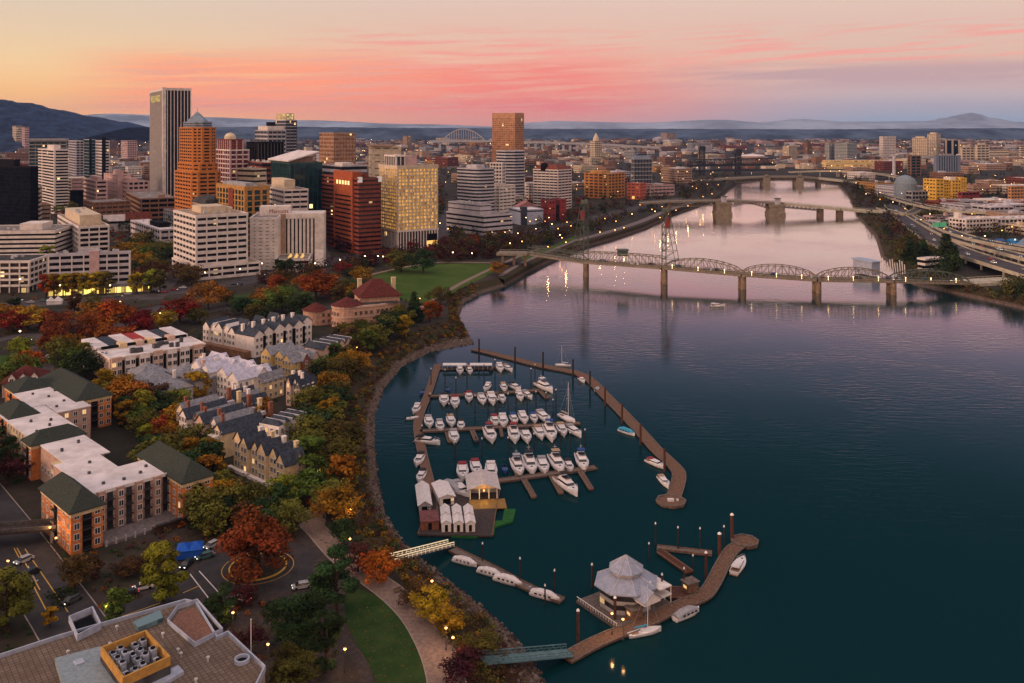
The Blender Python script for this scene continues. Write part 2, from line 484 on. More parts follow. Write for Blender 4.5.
ridge('wooded_hill', [(-330, 92), (-200, 95), (-90, 97), (0, 99.5), (30, 103), (62, 110), (95, 116.5), (125, 121.5), (150, 127)], 3800, 7400, M_HILL, 3, .035, 160)
ridge('distant_hill', [(-100, 120), (60, 116), (110, 113.5), (200, 117), (300, 120), (420, 124), (520, 127)], 9000, 12000, mat('hazed_ridge', (.22, .28, .36), .95, .25, .002, .1), 4, .02)  # ridge colour carries the pale blue haze itself
ridge('wooded_plain', [(150, 128), (260, 126.5), (420, 127.5), (520, 128.5), (640, 128.5), (800, 129), (1000, 128), (1300, 127.5)], 7000, 8200, mat('hazed_plain', (.05, .075, .11), .95, .4, .004, .1), 14, .05, 240)  # lightened blue base, haze painted in to soften the horizon band
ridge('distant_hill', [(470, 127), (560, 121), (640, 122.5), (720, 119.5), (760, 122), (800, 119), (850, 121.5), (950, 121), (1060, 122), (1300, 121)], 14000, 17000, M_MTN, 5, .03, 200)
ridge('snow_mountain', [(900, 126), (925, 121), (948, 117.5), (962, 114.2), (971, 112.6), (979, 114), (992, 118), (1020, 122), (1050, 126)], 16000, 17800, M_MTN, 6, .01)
# the evening air
mb = MB(); mb.box(-22000, 22000, -600, 22000, -4, 640)
hm = bpy.data.materials.new('haze'); hm.use_nodes = True; ht = hm.node_tree; ht.nodes.clear()
pv = N('ShaderNodeVolumePrincipled', ht); pv.inputs['Color'].default_value = (.30, .47, .95, 1); pv.inputs['Density'].default_value = 2.4e-5; pv.inputs['Anisotropy'].default_value = 0.0
hout = N('ShaderNodeOutputMaterial', ht); ht.links.new(pv.outputs[0], hout.inputs['Volume'])
stuff(mb.build('haze', hm))
# ================================================================== buildings
GL_DARK = glassy('dark_glass', (.012, .011, .014), .003, spec=.12)
GL_GREY = glassy('grey_glass', (.028, .033, .045), .006)
GL_TEAL = glassy('teal_glass', (.006, .030, .038), .003, 3, 3.6, rough=.08)
GL_WARM = glassy('warm_glass', (.04, .032, .028), .02)
GL_GOLD = glassy('lit_glass', (.20, .11, .04), .62, 2.6, 3.6, (1, .52, .13), .62)
GL_COPPER = glassy('copper_glass', (.26, .13, .07), .02, 3, 3.8, rough=.1)
GL_BLACK = glassy('black_glass', (.004, .005, .007), .001, 3, 3.6, spec=.05)
C_WHITE = mat('white_concrete', (.60, .54, .51), .85, .10, .25)
C_CREAM = mat('cream_stone', (.52, .43, .32), .85, .12, .25)
C_GREY = mat('grey_concrete', (.27, .27, .29), .85, .14, .25)
C_PALE = mat('pale_grey_panel', (.42, .40, .44), .8, .10, .25)
C_PINK = mat('pink_stucco', (.46, .31, .30), .88, .10, .25)
C_BRICKO = mat('orange_brick', (.42, .145, .032), .88, .16, .5)
C_BRICKR = mat('dark_red_brick', (.17, .040, .024), .88, .18, .4)
C_BRICKB = mat('brown_brick', (.20, .105, .065), .88, .18, .4)
C_GOLD = mat('golden_brick', (.38, .20, .06), .88, .16, .4)
C_TAN = mat('tan_precast', (.33, .22, .16), .85, .12, .3)
C_BLACK = mat('black_metal_panel', (.008, .008, .010), .8, .2, .3, .05)
C_STEELB = mat('blue_steel_roof', (.13, .17, .23), .45, .2, .3, .5)
C_ROOF = mat('flat_grey_roof', (.20, .18, .175), .95, .3, .2, .1)
C_ROOFT = mat('tan_gravel_roof', (.30, .22, .16), .95, .25, .2, .1)
C_ROOFW = mat('white_membrane_roof', (.58, .54, .55), .9, .12, .16, .1)
C_ROOFD = mat('dark_roof', (.05, .05, .052), .9, .3, .3, .1)
C_ROOFR = mat('red_brown_roof', (.16, .05, .035), .9, .25, .5, .1)
C_YEL = mat('yellow_stucco', (.62, .36, .05), .85, .12, .3)
C_RED = mat('red_metal', (.22, .03, .03), .7, .15, .3)
C_BLUE = mat('blue_panel', (.08, .13, .26), .7, .15, .3)
M_METAL = mat('pale_metal', (.42, .42, .43), .5, .15, .6)
M_DKMETAL = mat('dark_metal', (.06, .06, .065), .5, .2, .6)

def inset(poly, k):
    """Polygon moved inwards by k (anticlockwise polygon)."""
    n = len(poly); out = []
    for i in range(n):
        a, b, c = Vector(poly[i - 1]), Vector(poly[i]), Vector(poly[(i + 1) % n])
        d1, d2 = (b - a).normalized(), (c - b).normalized()
        n1, n2 = Vector((-d1.y, d1.x)), Vector((-d2.y, d2.x))
        m = (n1 + n2)
        m = m / max(.3, (1 + n1.dot(n2)))
        out.append((b.x + m.x * k, b.y + m.y * k))
    return out
def rect(x0, x1, y0, y1): return [(x0, y0), (x1, y0), (x1, y1), (x0, y1)]
def chamfer(x0, x1, y0, y1, c): return [(x0 + c, y0), (x1 - c, y0), (x1, y0 + c), (x1, y1 - c), (x1 - c, y1), (x0 + c, y1), (x0, y1 - c), (x0, y0 + c)]
def roundrect(x0, x1, y0, y1, r, n=5):
    p = [(x0 + r + r * math.cos(math.pi + math.pi / 2 * i / n), y0 + r + r * math.sin(math.pi + math.pi / 2 * i / n)) for i in range(n + 1)]
    return p + [(x1, y0), (x1, y1), (x0, y1)]

def vol(t, poly, z0, z1, glass, band=None, floors=0, bfrac=.42, pier=None, pw=.6, sp=4.0, proud=.22, roof=C_ROOF, top=1.0, base=0.0, pierproud=None, faces=None, parapet=True):
    """One block of a building: glazing, a ring of wall per floor, upright piers, roof slab, parapet."""
    g = MB(); g.prism(poly, z0, z1 - 1.0, 0); g.build('glazing', glass, t)
    if band and floors:
        fh = (z1 - z0 - base - top) / floors; bh = fh * bfrac
        m = MB(); m.ring(inset(poly, -proud), inset(poly, .25), 0, bh); me = m.mesh('floor_band', band)
        for i in range(floors):
            link('floor_band', me, t, (0, 0, z0 + base + i * fh))
        if base > 0 and False: pass
    if pier:
        pp = proud * 1.25 if pierproud is None else pierproud
        me = None; cnt = 0
        for i in range(len(poly)):
            if faces is not None and i not in faces: continue
            a, b = Vector(poly[i]), Vector(poly[(i + 1) % len(poly)])
            l = (b - a).length
            if l < pw * 2: continue
            n = max(1, round(l / sp)); d = (b - a) / l; out = Vector((d.y, -d.x))
            m = MB(); m.box(-pw / 2, pw / 2, -pp, .25, 0, z1 - z0 - .02); me = m.mesh('pier', pier)
            for k in range(n + 1):
                if cnt > 96: break
                q = a + d * min(max(l * k / n, pw / 2), l - pw / 2)
                link('pier', me, t, (q.x, q.y, z0), math.atan2(d.y, d.x)); cnt += 1
    wall = band or pier or roof
    if parapet:
        m = MB(); m.ring(inset(poly, -proud * 1.6), inset(poly, .5), z1 - top, z1 + .35); m.build('parapet', wall, t)
    m = MB(); m.prism(inset(poly, .52), z1 - 1.2, z1 - .1, 0); m.build('roof', roof, t)

class Frame: pass
def lot(name, label, cat, xc, yb, xl, xr, th=32.0, group=None, la=None, lb=None, z=LZ):
    """A building site from its near corner (pixel) and how far its left and right faces reach (pixel columns)."""
    th = math.radians(th); P = at(xc, yb, z)
    b = Vector((math.cos(th), math.sin(th))); a = Vector((-math.sin(th), math.cos(th)))
    def reach(px, d):
        k = (px - CX) / F
        return (k * P.y - P.x) / (d.x - k * d.y)
    f = Frame(); f.lb = lb or max(3.0, min(reach(xr, b), 260)); f.la = la or max(3.0, min(reach(xl, a), 160)); f.d = P.y; f.P = P
    f.t = thing(name, label, cat, P, th, group)
    f.h = lambda py: hz(py, P.y) - z
    return f
def roofbox(t, x0, x1, y0, y1, z0, z1, m, name='penthouse'):
    mb = MB(); mb.box(x0, x1, y0, y1, z0, z1); return mb.build(name, m, t)
def clutter(t, x0, x1, y0, y1, z, n, seed, m=None):
    r = random.Random(seed)
    for i in range(n):
        s = r.uniform(1.2, 3.2); x = r.uniform(x0, max(x0 + .1, x1 - s)); y = r.uniform(y0, max(y0 + .1, y1 - s))
        mb = MB(); h_ = r.uniform(.8, 2.0); mb.box(x, x + s, y, y + s * r.uniform(.6, 1.2), z - .15, z + h_); mb.box(x + .2, x + s - .2, y + .2, y + s * .5, z + h_, z + h_ + .3)
        mb.build('roof_unit', m or M_METAL, t)
def letters(t, body, size, m, loc, rot, ext=.05, name='sign_lettering'):
    c = bpy.data.curves.new(name, 'FONT'); c.body = body; c.size = size; c.extrude = ext; c.align_x = 'CENTER'
    c.materials.append(m); o = bpy.data.objects.new(name, c); COL.objects.link(o)
    bpy.context.view_layer.update()
    me = bpy.data.meshes.new_from_object(o.evaluated_get(bpy.context.evaluated_depsgraph_get()))
    bpy.data.objects.remove(o)
    o = link(name, me, t, loc); o.rotation_euler = rot
    return o

# ---- downtown, the tall ones
f = lot('office_tower', 'tallest slab tower of white upright ribs with dark glass between', 'office tower', 164, 206, 150, 191, 30)
vol(f.t, rect(0, f.lb, 0, f.la), 0, f.h(88), GL_DARK, None, 0, pier=C_WHITE, pw=1.0, sp=f.lb / 8, proud=.3, top=3.0, pierproud=.35)
m = MB(); m.box(-2.2, 2.2, -2.2, 2.2, -.5, f.h(88) + 1.0); m.build('corner_column', C_WHITE, f.t)
letters(f.t, 'WELLS FARGO', f.la * .105, glow('yellow_sign', (1, .70, .12), .55), (-1.6, f.la * .5, f.h(101)), (math.pi / 2, 0, -math.pi / 2))

f = lot('brick_tower', 'stepped orange brick tower with a blue steel pyramid on top', 'office tower', 193, 240, 173.5, 222, 38)
W_, D_ = f.lb, f.la
z1, z2, z3 = f.h(164), f.h(127.5), f.h(111.5)
vol(f.t, chamfer(0, W_, 0, D_, 5), 0, z1 - 8, GL_DARK, C_BRICKO, 17, .55, C_BRICKO, 1.5, 7.5, .4)
vol(f.t, chamfer(2, W_ - 2, 2, D_ - 2, 5), z1 - 8, z1, GL_DARK, C_BRICKO, 2, .6, C_BRICKO, 1.5, 7, .4)
i_ = min(W_, D_) * .10
vol(f.t, chamfer(i_, W_ - i_, i_, D_ - i_, 7), z1, z2, GL_DARK, C_BRICKO, 11, .52, C_BRICKO, 1.4, 6, .4)
vol(f.t, chamfer(i_ + 3, W_ - i_ - 3, i_ + 3, D_ - i_ - 3, 6), z2, z2 + 5, GL_DARK, C_STEELB, 2, .7, None)
m = MB(); p0 = chamfer(i_ + 4, W_ - i_ - 4, i_ + 4, D_ - i_ - 4, 7); cx_, cy_ = W_ / 2, D_ / 2
p1 = [(cx_ + (x - cx_) * .08, cy_ + (y - cy_) * .08) for x, y in p0]
m.loft([[(x, y, z2 + 4.6) for x, y in p0], [(x, y, z3) for x, y in p1]]); m.build('pyramid_roof', C_STEELB, f.t)
m = MB(); m.tube((cx_, cy_, z3 - 1), (cx_, cy_, z3 + 5), .5, .15); m.build('spire', M_METAL, f.t)
for k in (.3, .7):
    m = MB(); m.bar((cx_ + (p0[0][0] - cx_) * 1, cy_ + (p0[0][1] - cy_) * (1 - k * 2) , z2 + 4), (cx_, cy_, z3), .6); m.build('roof_rib', C_WHITE, f.t)

f = lot('office_building', 'white office block with ten rows of dark strip windows and a tan roof', 'office building', 196, 280, 174, 247.5, 36)
hh = f.h(216)
vol(f.t, rect(0, f.lb, 0, f.la), 9, hh, GL_DARK, C_WHITE, 8, .55, C_WHITE, .9, f.lb / 5, .3, roof=C_ROOFT, top=1.6)
vol(f.t, rect(-1, f.lb + 8, -3, f.la), 0, 9, GL_DARK, C_WHITE, 2, .5, C_WHITE, .9, 9, .3, roof=C_ROOFT)
roofbox(f.t, f.lb * .25, f.lb * .75, f.la * .35, f.la * .75, hh - .1, hh + 4.5, C_CREAM); roofbox(f.t, f.lb * .78, f.lb * .9, f.la * .4, f.la * .7, hh - .1, hh + 3, C_CREAM)
clutter(f.t, 3, f.lb - 3, 2, f.la * .3, hh, 5, 1)

f = lot('office_building', 'long white office block with a pink stair slab and a lit shopfront row', 'office building', 48, 296, 37, 130, 18)
hh = f.h(255)
vol(f.t, rect(0, f.lb, 0, f.la), 5.2, hh, GL_DARK, C_PALE, 5, .5, C_WHITE, .7, 6.5, .25, roof=C_ROOFD, top=1.2)
vol(f.t, rect(.5, f.lb + 12, -3.5, f.la * .8), 0, 5.0, glassy('shopfront_glass', (.3, .2, .05), .75, 3.2, 6, (1, .68, .16), 1.5), C_GREY, 1, .12, C_GREY, .4, 5, .2, roof=C_ROOF)
m = MB(); m.box(f.lb * .50, f.lb * .62, -1.2, 6, 0, hh + 1.4); m.build('stair_slab', C_PINK, f.t)
roofbox(f.t, f.lb * .36, f.lb * .62, f.la * .3, f.la * .7, hh - .1, hh + 3, C_PALE); clutter(f.t, 3, f.lb - 5, 2, f.la - 3, hh, 8, 2)

f = lot('office_building', 'white framed office block cut by the left photo edge beside the shopfronts', 'office building', -70, 294, -75, 29.5, 4)
hh = f.h(262)
vol(f.t, rect(0, f.lb, 0, 30), 4, hh, GL_WARM, C_WHITE, 4, .36, C_WHITE, .8, 6, .3, roof=C_ROOFD, top=1.2)
vol(f.t, rect(1, f.lb - 1, 1, 29), 0, 4, GL_WARM, None, 0, pier=C_WHITE, pw=.8, sp=6, parapet=False)
clutter(f.t, f.lb * .5, f.lb - 4, 5, 24, hh, 4, 3)
f = lot('office_building', 'wide white office block with long unbroken dark strips and roof plant', 'office building', -50, 262, -55, 55, 7)
hh = f.h(232)
vol(f.t, rect(0, f.lb, 0, 45), 0, hh, GL_DARK, C_WHITE, 6, .55, None, roof=C_ROOF, top=2.2)
roofbox(f.t, f.lb * .62, f.lb * .84, 8, 30, hh - .1, hh + 5, C_WHITE); clutter(f.t, f.lb * .4, f.lb - 4, 4, 36, hh, 6, 4)
f = lot('office_building', 'squarish white gridded office block with a cream roof storey', 'office building', 79, 259, 58, 109, 34)
hh = f.h(227)
vol(f.t, rect(0, f.lb, 0, f.la), 0, hh, GL_DARK, C_WHITE, 6, .42, C_WHITE, .9, f.lb / 3, .3, roof=C_ROOFT, top=1.5)
roofbox(f.t, f.lb * .12, f.lb * .85, f.la * .12, f.la * .8, hh - .1, hh + 8, C_CREAM); clutter(f.t, f.lb * .2, f.lb * .8, f.la * .2, f.la * .7, hh + 8, 4, 5)

f = lot('office_tower', 'black glass slab tower at the left edge of the photo', 'office tower', 30.5, 236, -35, 39, 62, la=110, lb=8)
vol(f.t, rect(0, f.lb, 0, f.la), 0, f.h(167), GL_BLACK, C_BLACK, 17, .08, None, proud=.05, roof=C_ROOFD)
roofbox(f.t, .5, f.lb - .5, f.la * .25, f.la * .85, f.h(167) - .1, f.h(160), C_BLACK)
f = lot('office_building', 'narrow pale banded building against the black glass tower', 'office building', 31.5, 233, 30.5, 39.5, 20, la=16)
vol(f.t, rect(0, f.lb, 0, f.la), 0, f.h(187), GL_DARK, C_CREAM, 10, .5, None, roof=C_ROOF)
f = lot('apartment_tower', 'slim white tower ringed by balcony bands with two pale uprights', 'apartment tower', 54.5, 214, 38.5, 68, 40)
hh = f.h(150)
vol(f.t, rect(0, f.lb, 0, f.la), 0, hh, GL_DARK, C_WHITE, 21, .45, None, proud=.5, roof=C_ROOFW)
for x, y in ((-.7, -.7), (-.7, f.la * .74)):
    m = MB(); m.box(x, x + 1.8, y, y + 1.8, 0, hh); m.build('upright', C_WHITE, f.t)
roofbox(f.t, f.lb * .2, f.lb * .7, f.la * .2, f.la * .6, hh - .1, hh + 5.5, C_WHITE)
f = lot('office_building', 'broad dark glass block with a flat overhanging roof behind the slim white tower', 'office building', 29, 190, 26.5, 66.5, 12)
vol(f.t, rect(0, f.lb, 0, f.la), 0, f.h(141), GL_TEAL, C_GREY, 14, .2, C_GREY, .5, 9, .2, roof=C_ROOF); roofbox(f.t, -2, f.lb + 2, -2, f.la + 2, f.h(141) + .5, f.h(138.5), C_GREY, 'overhanging_roof')
f = lot('apartment_tower', 'grey banded apartment tower behind the slim white tower', 'apartment tower', 76, 186, 68.5, 84, 36)
vol(f.t, rect(0, f.lb, 0, f.la), 0, f.h(141), GL_GREY, C_PALE, 17, .35, C_PALE, 1, 8, roof=C_ROOF)
f = lot('glass_tower', 'dark teal glass tower with a black edge among the pale towers', 'glass tower', 90, 192, 84, 95.5, 42)
vol(f.t, rect(0, f.lb, 0, f.la), 0, f.h(139.5), GL_TEAL, C_GREY, 16, .14, None, roof=C_ROOF); m = MB(); m.box(-.5, 2.5, -.5, 3, 0, f.h(138.5)); m.build('corner_fin', C_BLACK, f.t)
f = lot('apartment_tower', 'pale apartment tower split by a tall black slab', 'apartment tower', 103, 190, 95, 109.5, 36)
vol(f.t, rect(0, f.lb, 0, f.la), 0, f.h(141), GL_GREY, C_WHITE, 16, .4, C_WHITE, .8, 7, roof=C_ROOF); m = MB(); m.box(-1, 4, -1, 4, 0, f.h(137.5)); m.build('black_slab', C_BLACK, f.t)
f = lot('office_building', 'small tan building with a dark glass base beside the banded tower', 'office building', 70, 212, 67.5, 83, 15)
vol(f.t, rect(0, f.lb, 0, f.la), 0, f.h(190.5), GL_BLACK, C_BLACK, 3, .2, roof=C_ROOF); vol(f.t, rect(2, f.lb - 2, 3, f.la + 3), f.h(190.5), f.h(179), GL_DARK, C_PINK, 3, .8, roof=C_ROOFT)
# pink complex
f = lot('apartment_building', 'pink stucco block with rows of strip windows, lowest of its complex', 'apartment building', 96, 211, 83.5, 107, 36)
vol(f.t, rect(0, f.lb, 0, f.la), 0, f.h(181), GL_DARK, C_PINK, 7, .55, C_PINK, 1.2, 9, roof=C_ROOFT); roofbox(f.t, 3, f.lb * .6, 4, f.la * .7, f.h(181) - .1, f.h(177), C_PINK)
f = lot('apartment_building', 'tall blank walled pink stucco block in the middle of its complex', 'apartment building', 118, 208, 104, 131, 40)
vol(f.t, rect(0, f.lb, 0, f.la), 0, f.h(175), GL_DARK, C_PINK, 8, .88, C_PINK, 5, 13, roof=C_ROOFT); roofbox(f.t, 3, f.lb * .5, 4, f.la * .5, f.h(175) - .1, f.h(170.5), C_PINK)
f = lot('apartment_building', 'pink stucco block with bay columns on the right of its complex', 'apartment building', 128, 209, 113, 149, 40)
vol(f.t, rect(0, f.lb, 0, f.la), 0, f.h(182), GL_DARK, C_PINK, 6, .5, C_PINK, 1.6, 7, proud=.5, roof=C_ROOFT); roofbox(f.t, 3, f.lb * .5, 4, f.la * .5, f.h(182) - .1, f.h(178.5), C_PINK)
f = lot('parking_garage', 'low brown parking garage with open decks below the tallest tower', 'parking garage', 141, 224, 126, 176, 30)
vol(f.t, rect(0, f.lb, 0, f.la), 0, f.h(199), GL_BLACK, C_BRICKB, 5, .45, C_BRICKB, 1, 8, roof=C_ROOF); roofbox(f.t, f.lb * .5, f.lb * .7, 4, 12, f.h(199) - .1, f.h(195.5), C_TAN); clutter(f.t, 4, f.lb - 4, 3, f.la * .5, f.h(199), 6, 8)
f = lot('hall', 'low hall with a pale arched metal roof and a red end roof', 'hall', 104, 232, 99, 151, 22)
vol(f.t, rect(0, f.lb, 0, f.la), 0, f.h(221), GL_DARK, C_PALE, 1, .8, None, roof=C_ROOFW, parapet=False)
m = MB(); L0, L1, wd = -1, f.lb + 1, f.la
secs = [[(x, y0, z) for y0, z in [(-1, f.h(221) - .5), (wd * .25, f.h(221) + 4.5), (wd * .5, f.h(221) + 6), (wd * .75, f.h(221) + 4.5), (wd + 1, f.h(221) - .5)]] for x in (L0, L0 + (L1 - L0) * .45)]
m.loft(secs); m.build('arched_roof', C_ROOFW, f.t)
m = MB(); m.loft([[(x, y0, z) for y0, z in [(-1, f.h(221) - .5), (wd * .5, f.h(221) + 8), (wd + 1, f.h(221) - .5)]] for x in (L0 + (L1 - L0) * .46, L1)]); m.build('gable_roof', C_ROOFR, f.t)
f = lot('office_building', 'low grey white building with banded windows and a flat white roof', 'office building', 160, 249, 131, 178, 36)
vol(f.t, rect(0, f.lb, 0, f.la), 0, f.h(230), GL_DARK, C_PALE, 3, .6, C_WHITE, 1, 8, roof=C_ROOFW); roofbox(f.t, f.lb * .3, f.lb * .9, f.la * .2, f.la * .5, f.h(230) - .1, f.h(225.5), C_BLACK); clutter(f.t, 4, f.lb - 4, f.la * .5, f.la - 4, f.h(230), 5, 9)
f = lot('office_building', 'beige building with a dark domed roof behind the white office block', 'office building', 205, 252, 192, 230, 36)
vol(f.t, rect(0, f.lb, 0, f.la), 0, f.h(205), GL_DARK, C_TAN, 8, .5, C_TAN, 1.4, 5, roof=C_ROOFD)
m = MB(); po = rect(-.5, f.lb + .5, -.5, f.la + .5); m.loft([[(x, y, f.h(205) + .4) for x, y in po], [(x, y, f.h(200)) for x, y in inset(po, 2)], [(x, y, f.h(197)) for x, y in inset(po, 9)]]); m.build('mansard_roof', C_ROOFD, f.t)
f = lot('office_building', 'golden brick building with tall dark windows and a green glass side', 'office building', 245, 258, 217, 269, 40)
hh = f.h(187)
vol(f.t, rect(0, f.lb, 0, f.la), 0, hh, GL_TEAL, C_GOLD, 12, .22, C_GOLD, 2.0, 6.5, .4, roof=C_ROOF, top=3)
roofbox(f.t, 3, f.lb * .6, f.la * .1, f.la * .9, hh - .1, hh + 2.5, C_GREY); clutter(f.t, 2, f.lb - 3, 3, f.la - 4, hh, 7, 10)
m = MB(); m.box(-.8, 2, f.la * .38, f.la * .55, 0, hh - 2); m.build('dark_bay', C_BRICKR, f.t)
f = lot('office_building', 'cream banded office block with a sloping end wall', 'office building', 255, 233, 238, 266, 58)
hh = f.h(169); m = MB(); vol(f.t, rect(0, f.lb, 0, f.la), 0, hh, GL_WARM, C_CREAM, 12, .6, None, roof=C_ROOFT)
m.loft([[(f.lb, 0, 0), (f.lb, f.la, 0), (f.lb, f.la, hh), (f.lb, 0, hh)], [(f.lb + 7, 0, 0), (f.lb + 7, f.la, 0), (f.lb + 6.9, f.la, 1), (f.lb + 6.9, 0, 1)]]); m.build('sloping_wall', C_GREY, f.t); clutter(f.t, 1, f.lb - 1, 3, f.la - 4, hh, 6, 11)
f = lot('office_building', 'white banded office block with a cream roof storey above the hotel', 'office building', 284, 252, 262, 308, 30)
hh = f.h(190); vol(f.t, rect(0, f.lb, 0, f.la), 0, hh, GL_DARK, C_WHITE, 12, .55, C_PALE, .6, 6, .25, roof=C_ROOF)
roofbox(f.t, f.lb * .05, f.lb * .5, 3, f.la * .6, hh - .1, f.h(180), C_CREAM)
f = lot('glass_tower', 'dark teal glass tower under a tilted white roof slab', 'glass tower', 290, 246, 271, 322, 34)
hh = f.h(163); vol(f.t, rect(0, f.lb, 0, f.la), 0, hh, GL_TEAL, None, 0, pier=mat('teal_mullion', (.02, .06, .065), .5, .1), pw=.35, sp=4, proud=.2, roof=C_ROOF)
m = MB(); po = rect(-2, f.lb * .86, -1.5, f.la + 3)
m.prism(po, hh + 1.6, hh, 0, z1s=[hh + 3.2, hh + 8.5, hh + 8.5, hh + 3.2]) if False else m.loft([[(-2, -1.5, hh + 1.2), (-2, f.la + 3, hh + 1.2), (-2, f.la + 3, hh + 2.4), (-2, -1.5, hh + 2.4)], [(f.lb * .9, -1.5, hh + 9), (f.lb * .9, f.la + 3, hh + 9), (f.lb * .9, f.la + 3, hh + 10), (f.lb * .9, -1.5, hh + 10)]])
m.build('roof_slab', C_ROOFW, f.t)
roofbox(f.t, f.lb * .25, f.lb * .85, f.la * .2, f.la * .8, hh - .1, hh + 5, C_TAN)
# hotel
f = lot('hotel', 'white hotel with dark window strips, a side wing and a red roof sign', 'hotel', 281, 266, 262, 323.5, 8, la=24)
hh = f.h(214); lb = f.lb
vol(f.t, rect(0, lb, 0, 22), 0, hh - 1, GL_BLACK, None, 0, pier=C_WHITE, pw=1.8, sp=lb / 11, proud=.3, roof=C_ROOF, top=2.5, faces=(0,))
m = MB(); m.box(-.4, lb * .12, -.9, 22, 0, hh); m.build('wall', C_TAN, f.t)
m = MB(); m.box(lb * .80, lb + .4, -.9, 22.4, 0, hh + .3); m.face([(lb * .8, -.9, 0), (lb * .8, -6, 0), (lb * .8, -.9, 12)]); m.loft([[(lb * .8, -.9, 12), (lb * .8, -6, 0), (lb * .8, -.9, 0)], [(lb + .4, -.9, 12), (lb + .4, -6, 0), (lb + .4, -.9, 0)]]); m.build('end_wall', C_WHITE, f.t)
m = MB(); m.box(lb * .12, lb * .8, -1, 22.3, hh - 3.6, hh + .3); m.build('cornice', C_WHITE, f.t)
wl = 20
vol(f.t, rect(-wl, -.5, -17, 24), 0, hh - 1, GL_DARK, C_WHITE, 14, .82, C_WHITE, 2.4, 5.2, .3, roof=C_ROOF, top=2)
roofbox(f.t, -wl + 4, lb * .2, 2, 14, hh - 1.2, f.h(206.5), C_WHITE, 'sign_box')
letters(f.t, 'Marriott', 4.2, mat('sign_dark_red', (.18, .012, .018), .6, 0), ((-wl + 4 + lb * .2) / 2 + 3, 1.95, f.h(213.2)), (math.pi / 2, 0, 0))
vol(f.t, rect(-1, lb * .72, -30, -2), 0, 9, GL_DARK, C_WHITE, 1, .75, None, roof=C_ROOF)
for k in range(3): m = MB(); m.loft([[(lb * (.22 + .14 * k), -22, 8.8), (lb * (.30 + .14 * k), -22, 8.8), (lb * (.26 + .14 * k), -22, 11)], [(lb * (.22 + .14 * k), -9, 8.8), (lb * (.30 + .14 * k), -9, 8.8), (lb * (.26 + .14 * k), -9, 11)]]); m.build('skylight', glow('skylight_glow', (1, .55, .16), .7), f.t)

f = lot('brick_tower', 'broad dark red brick office tower banded with dark windows', 'office tower', 359, 254, 322, 381, 34)
hh = f.h(179)
vol(f.t, rect(0, f.lb, 0, f.la), 0, hh, glassy('red_tower_glass', (.014, .010, .012), .010, 3, 4, (1, .62, .25), 2), C_BRICKR, 17, .58, None, proud=.3, roof=C_ROOFD)
m = MB(); m.box(-1.6, 6, f.la * .12, f.la * .62, 0, f.h(172.5)); m.build('brick_bay', mat('bright_red_brick', (.30, .07, .025), .88, .16, .4), f.t)
for k in range(5): m = MB(); m.box(-1.75, -1.5, f.la * (.2 + .075 * k), f.la * (.24 + .075 * k), f.h(186), f.h(182)); m.build('lit_window', glow('amber_window', (1, .66, .22), 1.5), f.t)
fhh = hh / 17
for i in range(13): m = MB(); m.box(-1.68, -1.4, f.la * .16, f.la * .58, i * fhh + fhh * .6, i * fhh + fhh * .95); m.build('strip_window', C_BLACK, f.t)
for yy_ in (0.2, f.lb - 2): m = MB(); m.box(yy_ - .6, yy_ + 2.6, -.6, 2, hh - 3, hh + 1.5); m.build('corner_sign', glow('white_sign', (1, .8, .7), .35), f.t)  # small white signs at the roof corners, with a faint glow
roofbox(f.t, f.lb * .3, f.lb * .8, f.la * .2, f.la * .6, hh - .1, hh + 3, C_BRICKR)

f = lot('glass_tower', 'white framed tower glowing yellow from lit windows on its broad side', 'office tower', 397.5, 250, 379.5, 437.5, 33)
hh = f.h(166)
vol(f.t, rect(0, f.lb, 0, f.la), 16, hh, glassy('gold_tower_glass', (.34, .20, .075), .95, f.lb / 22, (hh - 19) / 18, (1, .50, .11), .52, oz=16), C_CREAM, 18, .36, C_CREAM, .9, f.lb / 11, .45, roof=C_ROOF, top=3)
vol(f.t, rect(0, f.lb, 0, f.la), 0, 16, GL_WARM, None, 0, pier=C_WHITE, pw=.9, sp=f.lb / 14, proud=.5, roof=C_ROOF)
m = MB(); m.box(f.lb * .72, f.lb * .98, -.9, 2, 1, 6); m.build('lit_entrance', glow('amber_lobby', (1, .5, .12), 1.1), f.t)
m = MB(); m.box(f.lb * .72, f.lb * .98, -1.0, 2, 6.2, 12); m.build('black_screen', C_BLACK, f.t)
vol(f.t, rect(f.lb * .1, f.lb * .32, f.la * .3, f.la * .9), hh - .3, f.h(156), GL_GREY, None, 0, pier=C_WHITE, pw=.8, sp=3.5, proud=.5, roof=C_ROOF)
roofbox(f.t, f.lb * .35, f.lb * .62, f.la * .3, f.la * .8, hh - .2, hh + 8, C_PINK)
f = lot('office_building', 'plain cream block with a projecting flat roof behind the glowing tower', 'office building', 372, 228, 367.5, 401, 16)
hh = f.h(147); vol(f.t, rect(0, f.lb, 0, 26), 0, hh, GL_WARM, C_CREAM, 12, .86, C_CREAM, 3, 12, .2, roof=C_ROOF); roofbox(f.t, -2.5, f.lb * .7, -2.5, 26, hh + .6, hh + 2, C_TAN, 'overhanging_roof')
f = lot('office_tower', 'boxy brown gridded office tower with a flat top', 'office tower', 334, 214, 319.5, 355.5, 40)
vol(f.t, rect(0, f.lb, 0, f.la), 0, f.h(133), GL_COPPER, C_TAN, 20, .42, C_BRICKB, .7, 4.2, .2, roof=C_ROOFD)
f = lot('parking_garage', 'low grey deck building at the foot of the brown gridded tower', 'parking garage', 342, 222, 320, 367, 36)
vol(f.t, rect(0, f.lb, 0, f.la), 0, f.h(166), GL_DARK, C_PALE, 9, .5, None, roof=C_ROOF); roofbox(f.t, 2, f.lb * .5, 3, f.la * .4, f.h(166), f.h(163), C_WHITE)
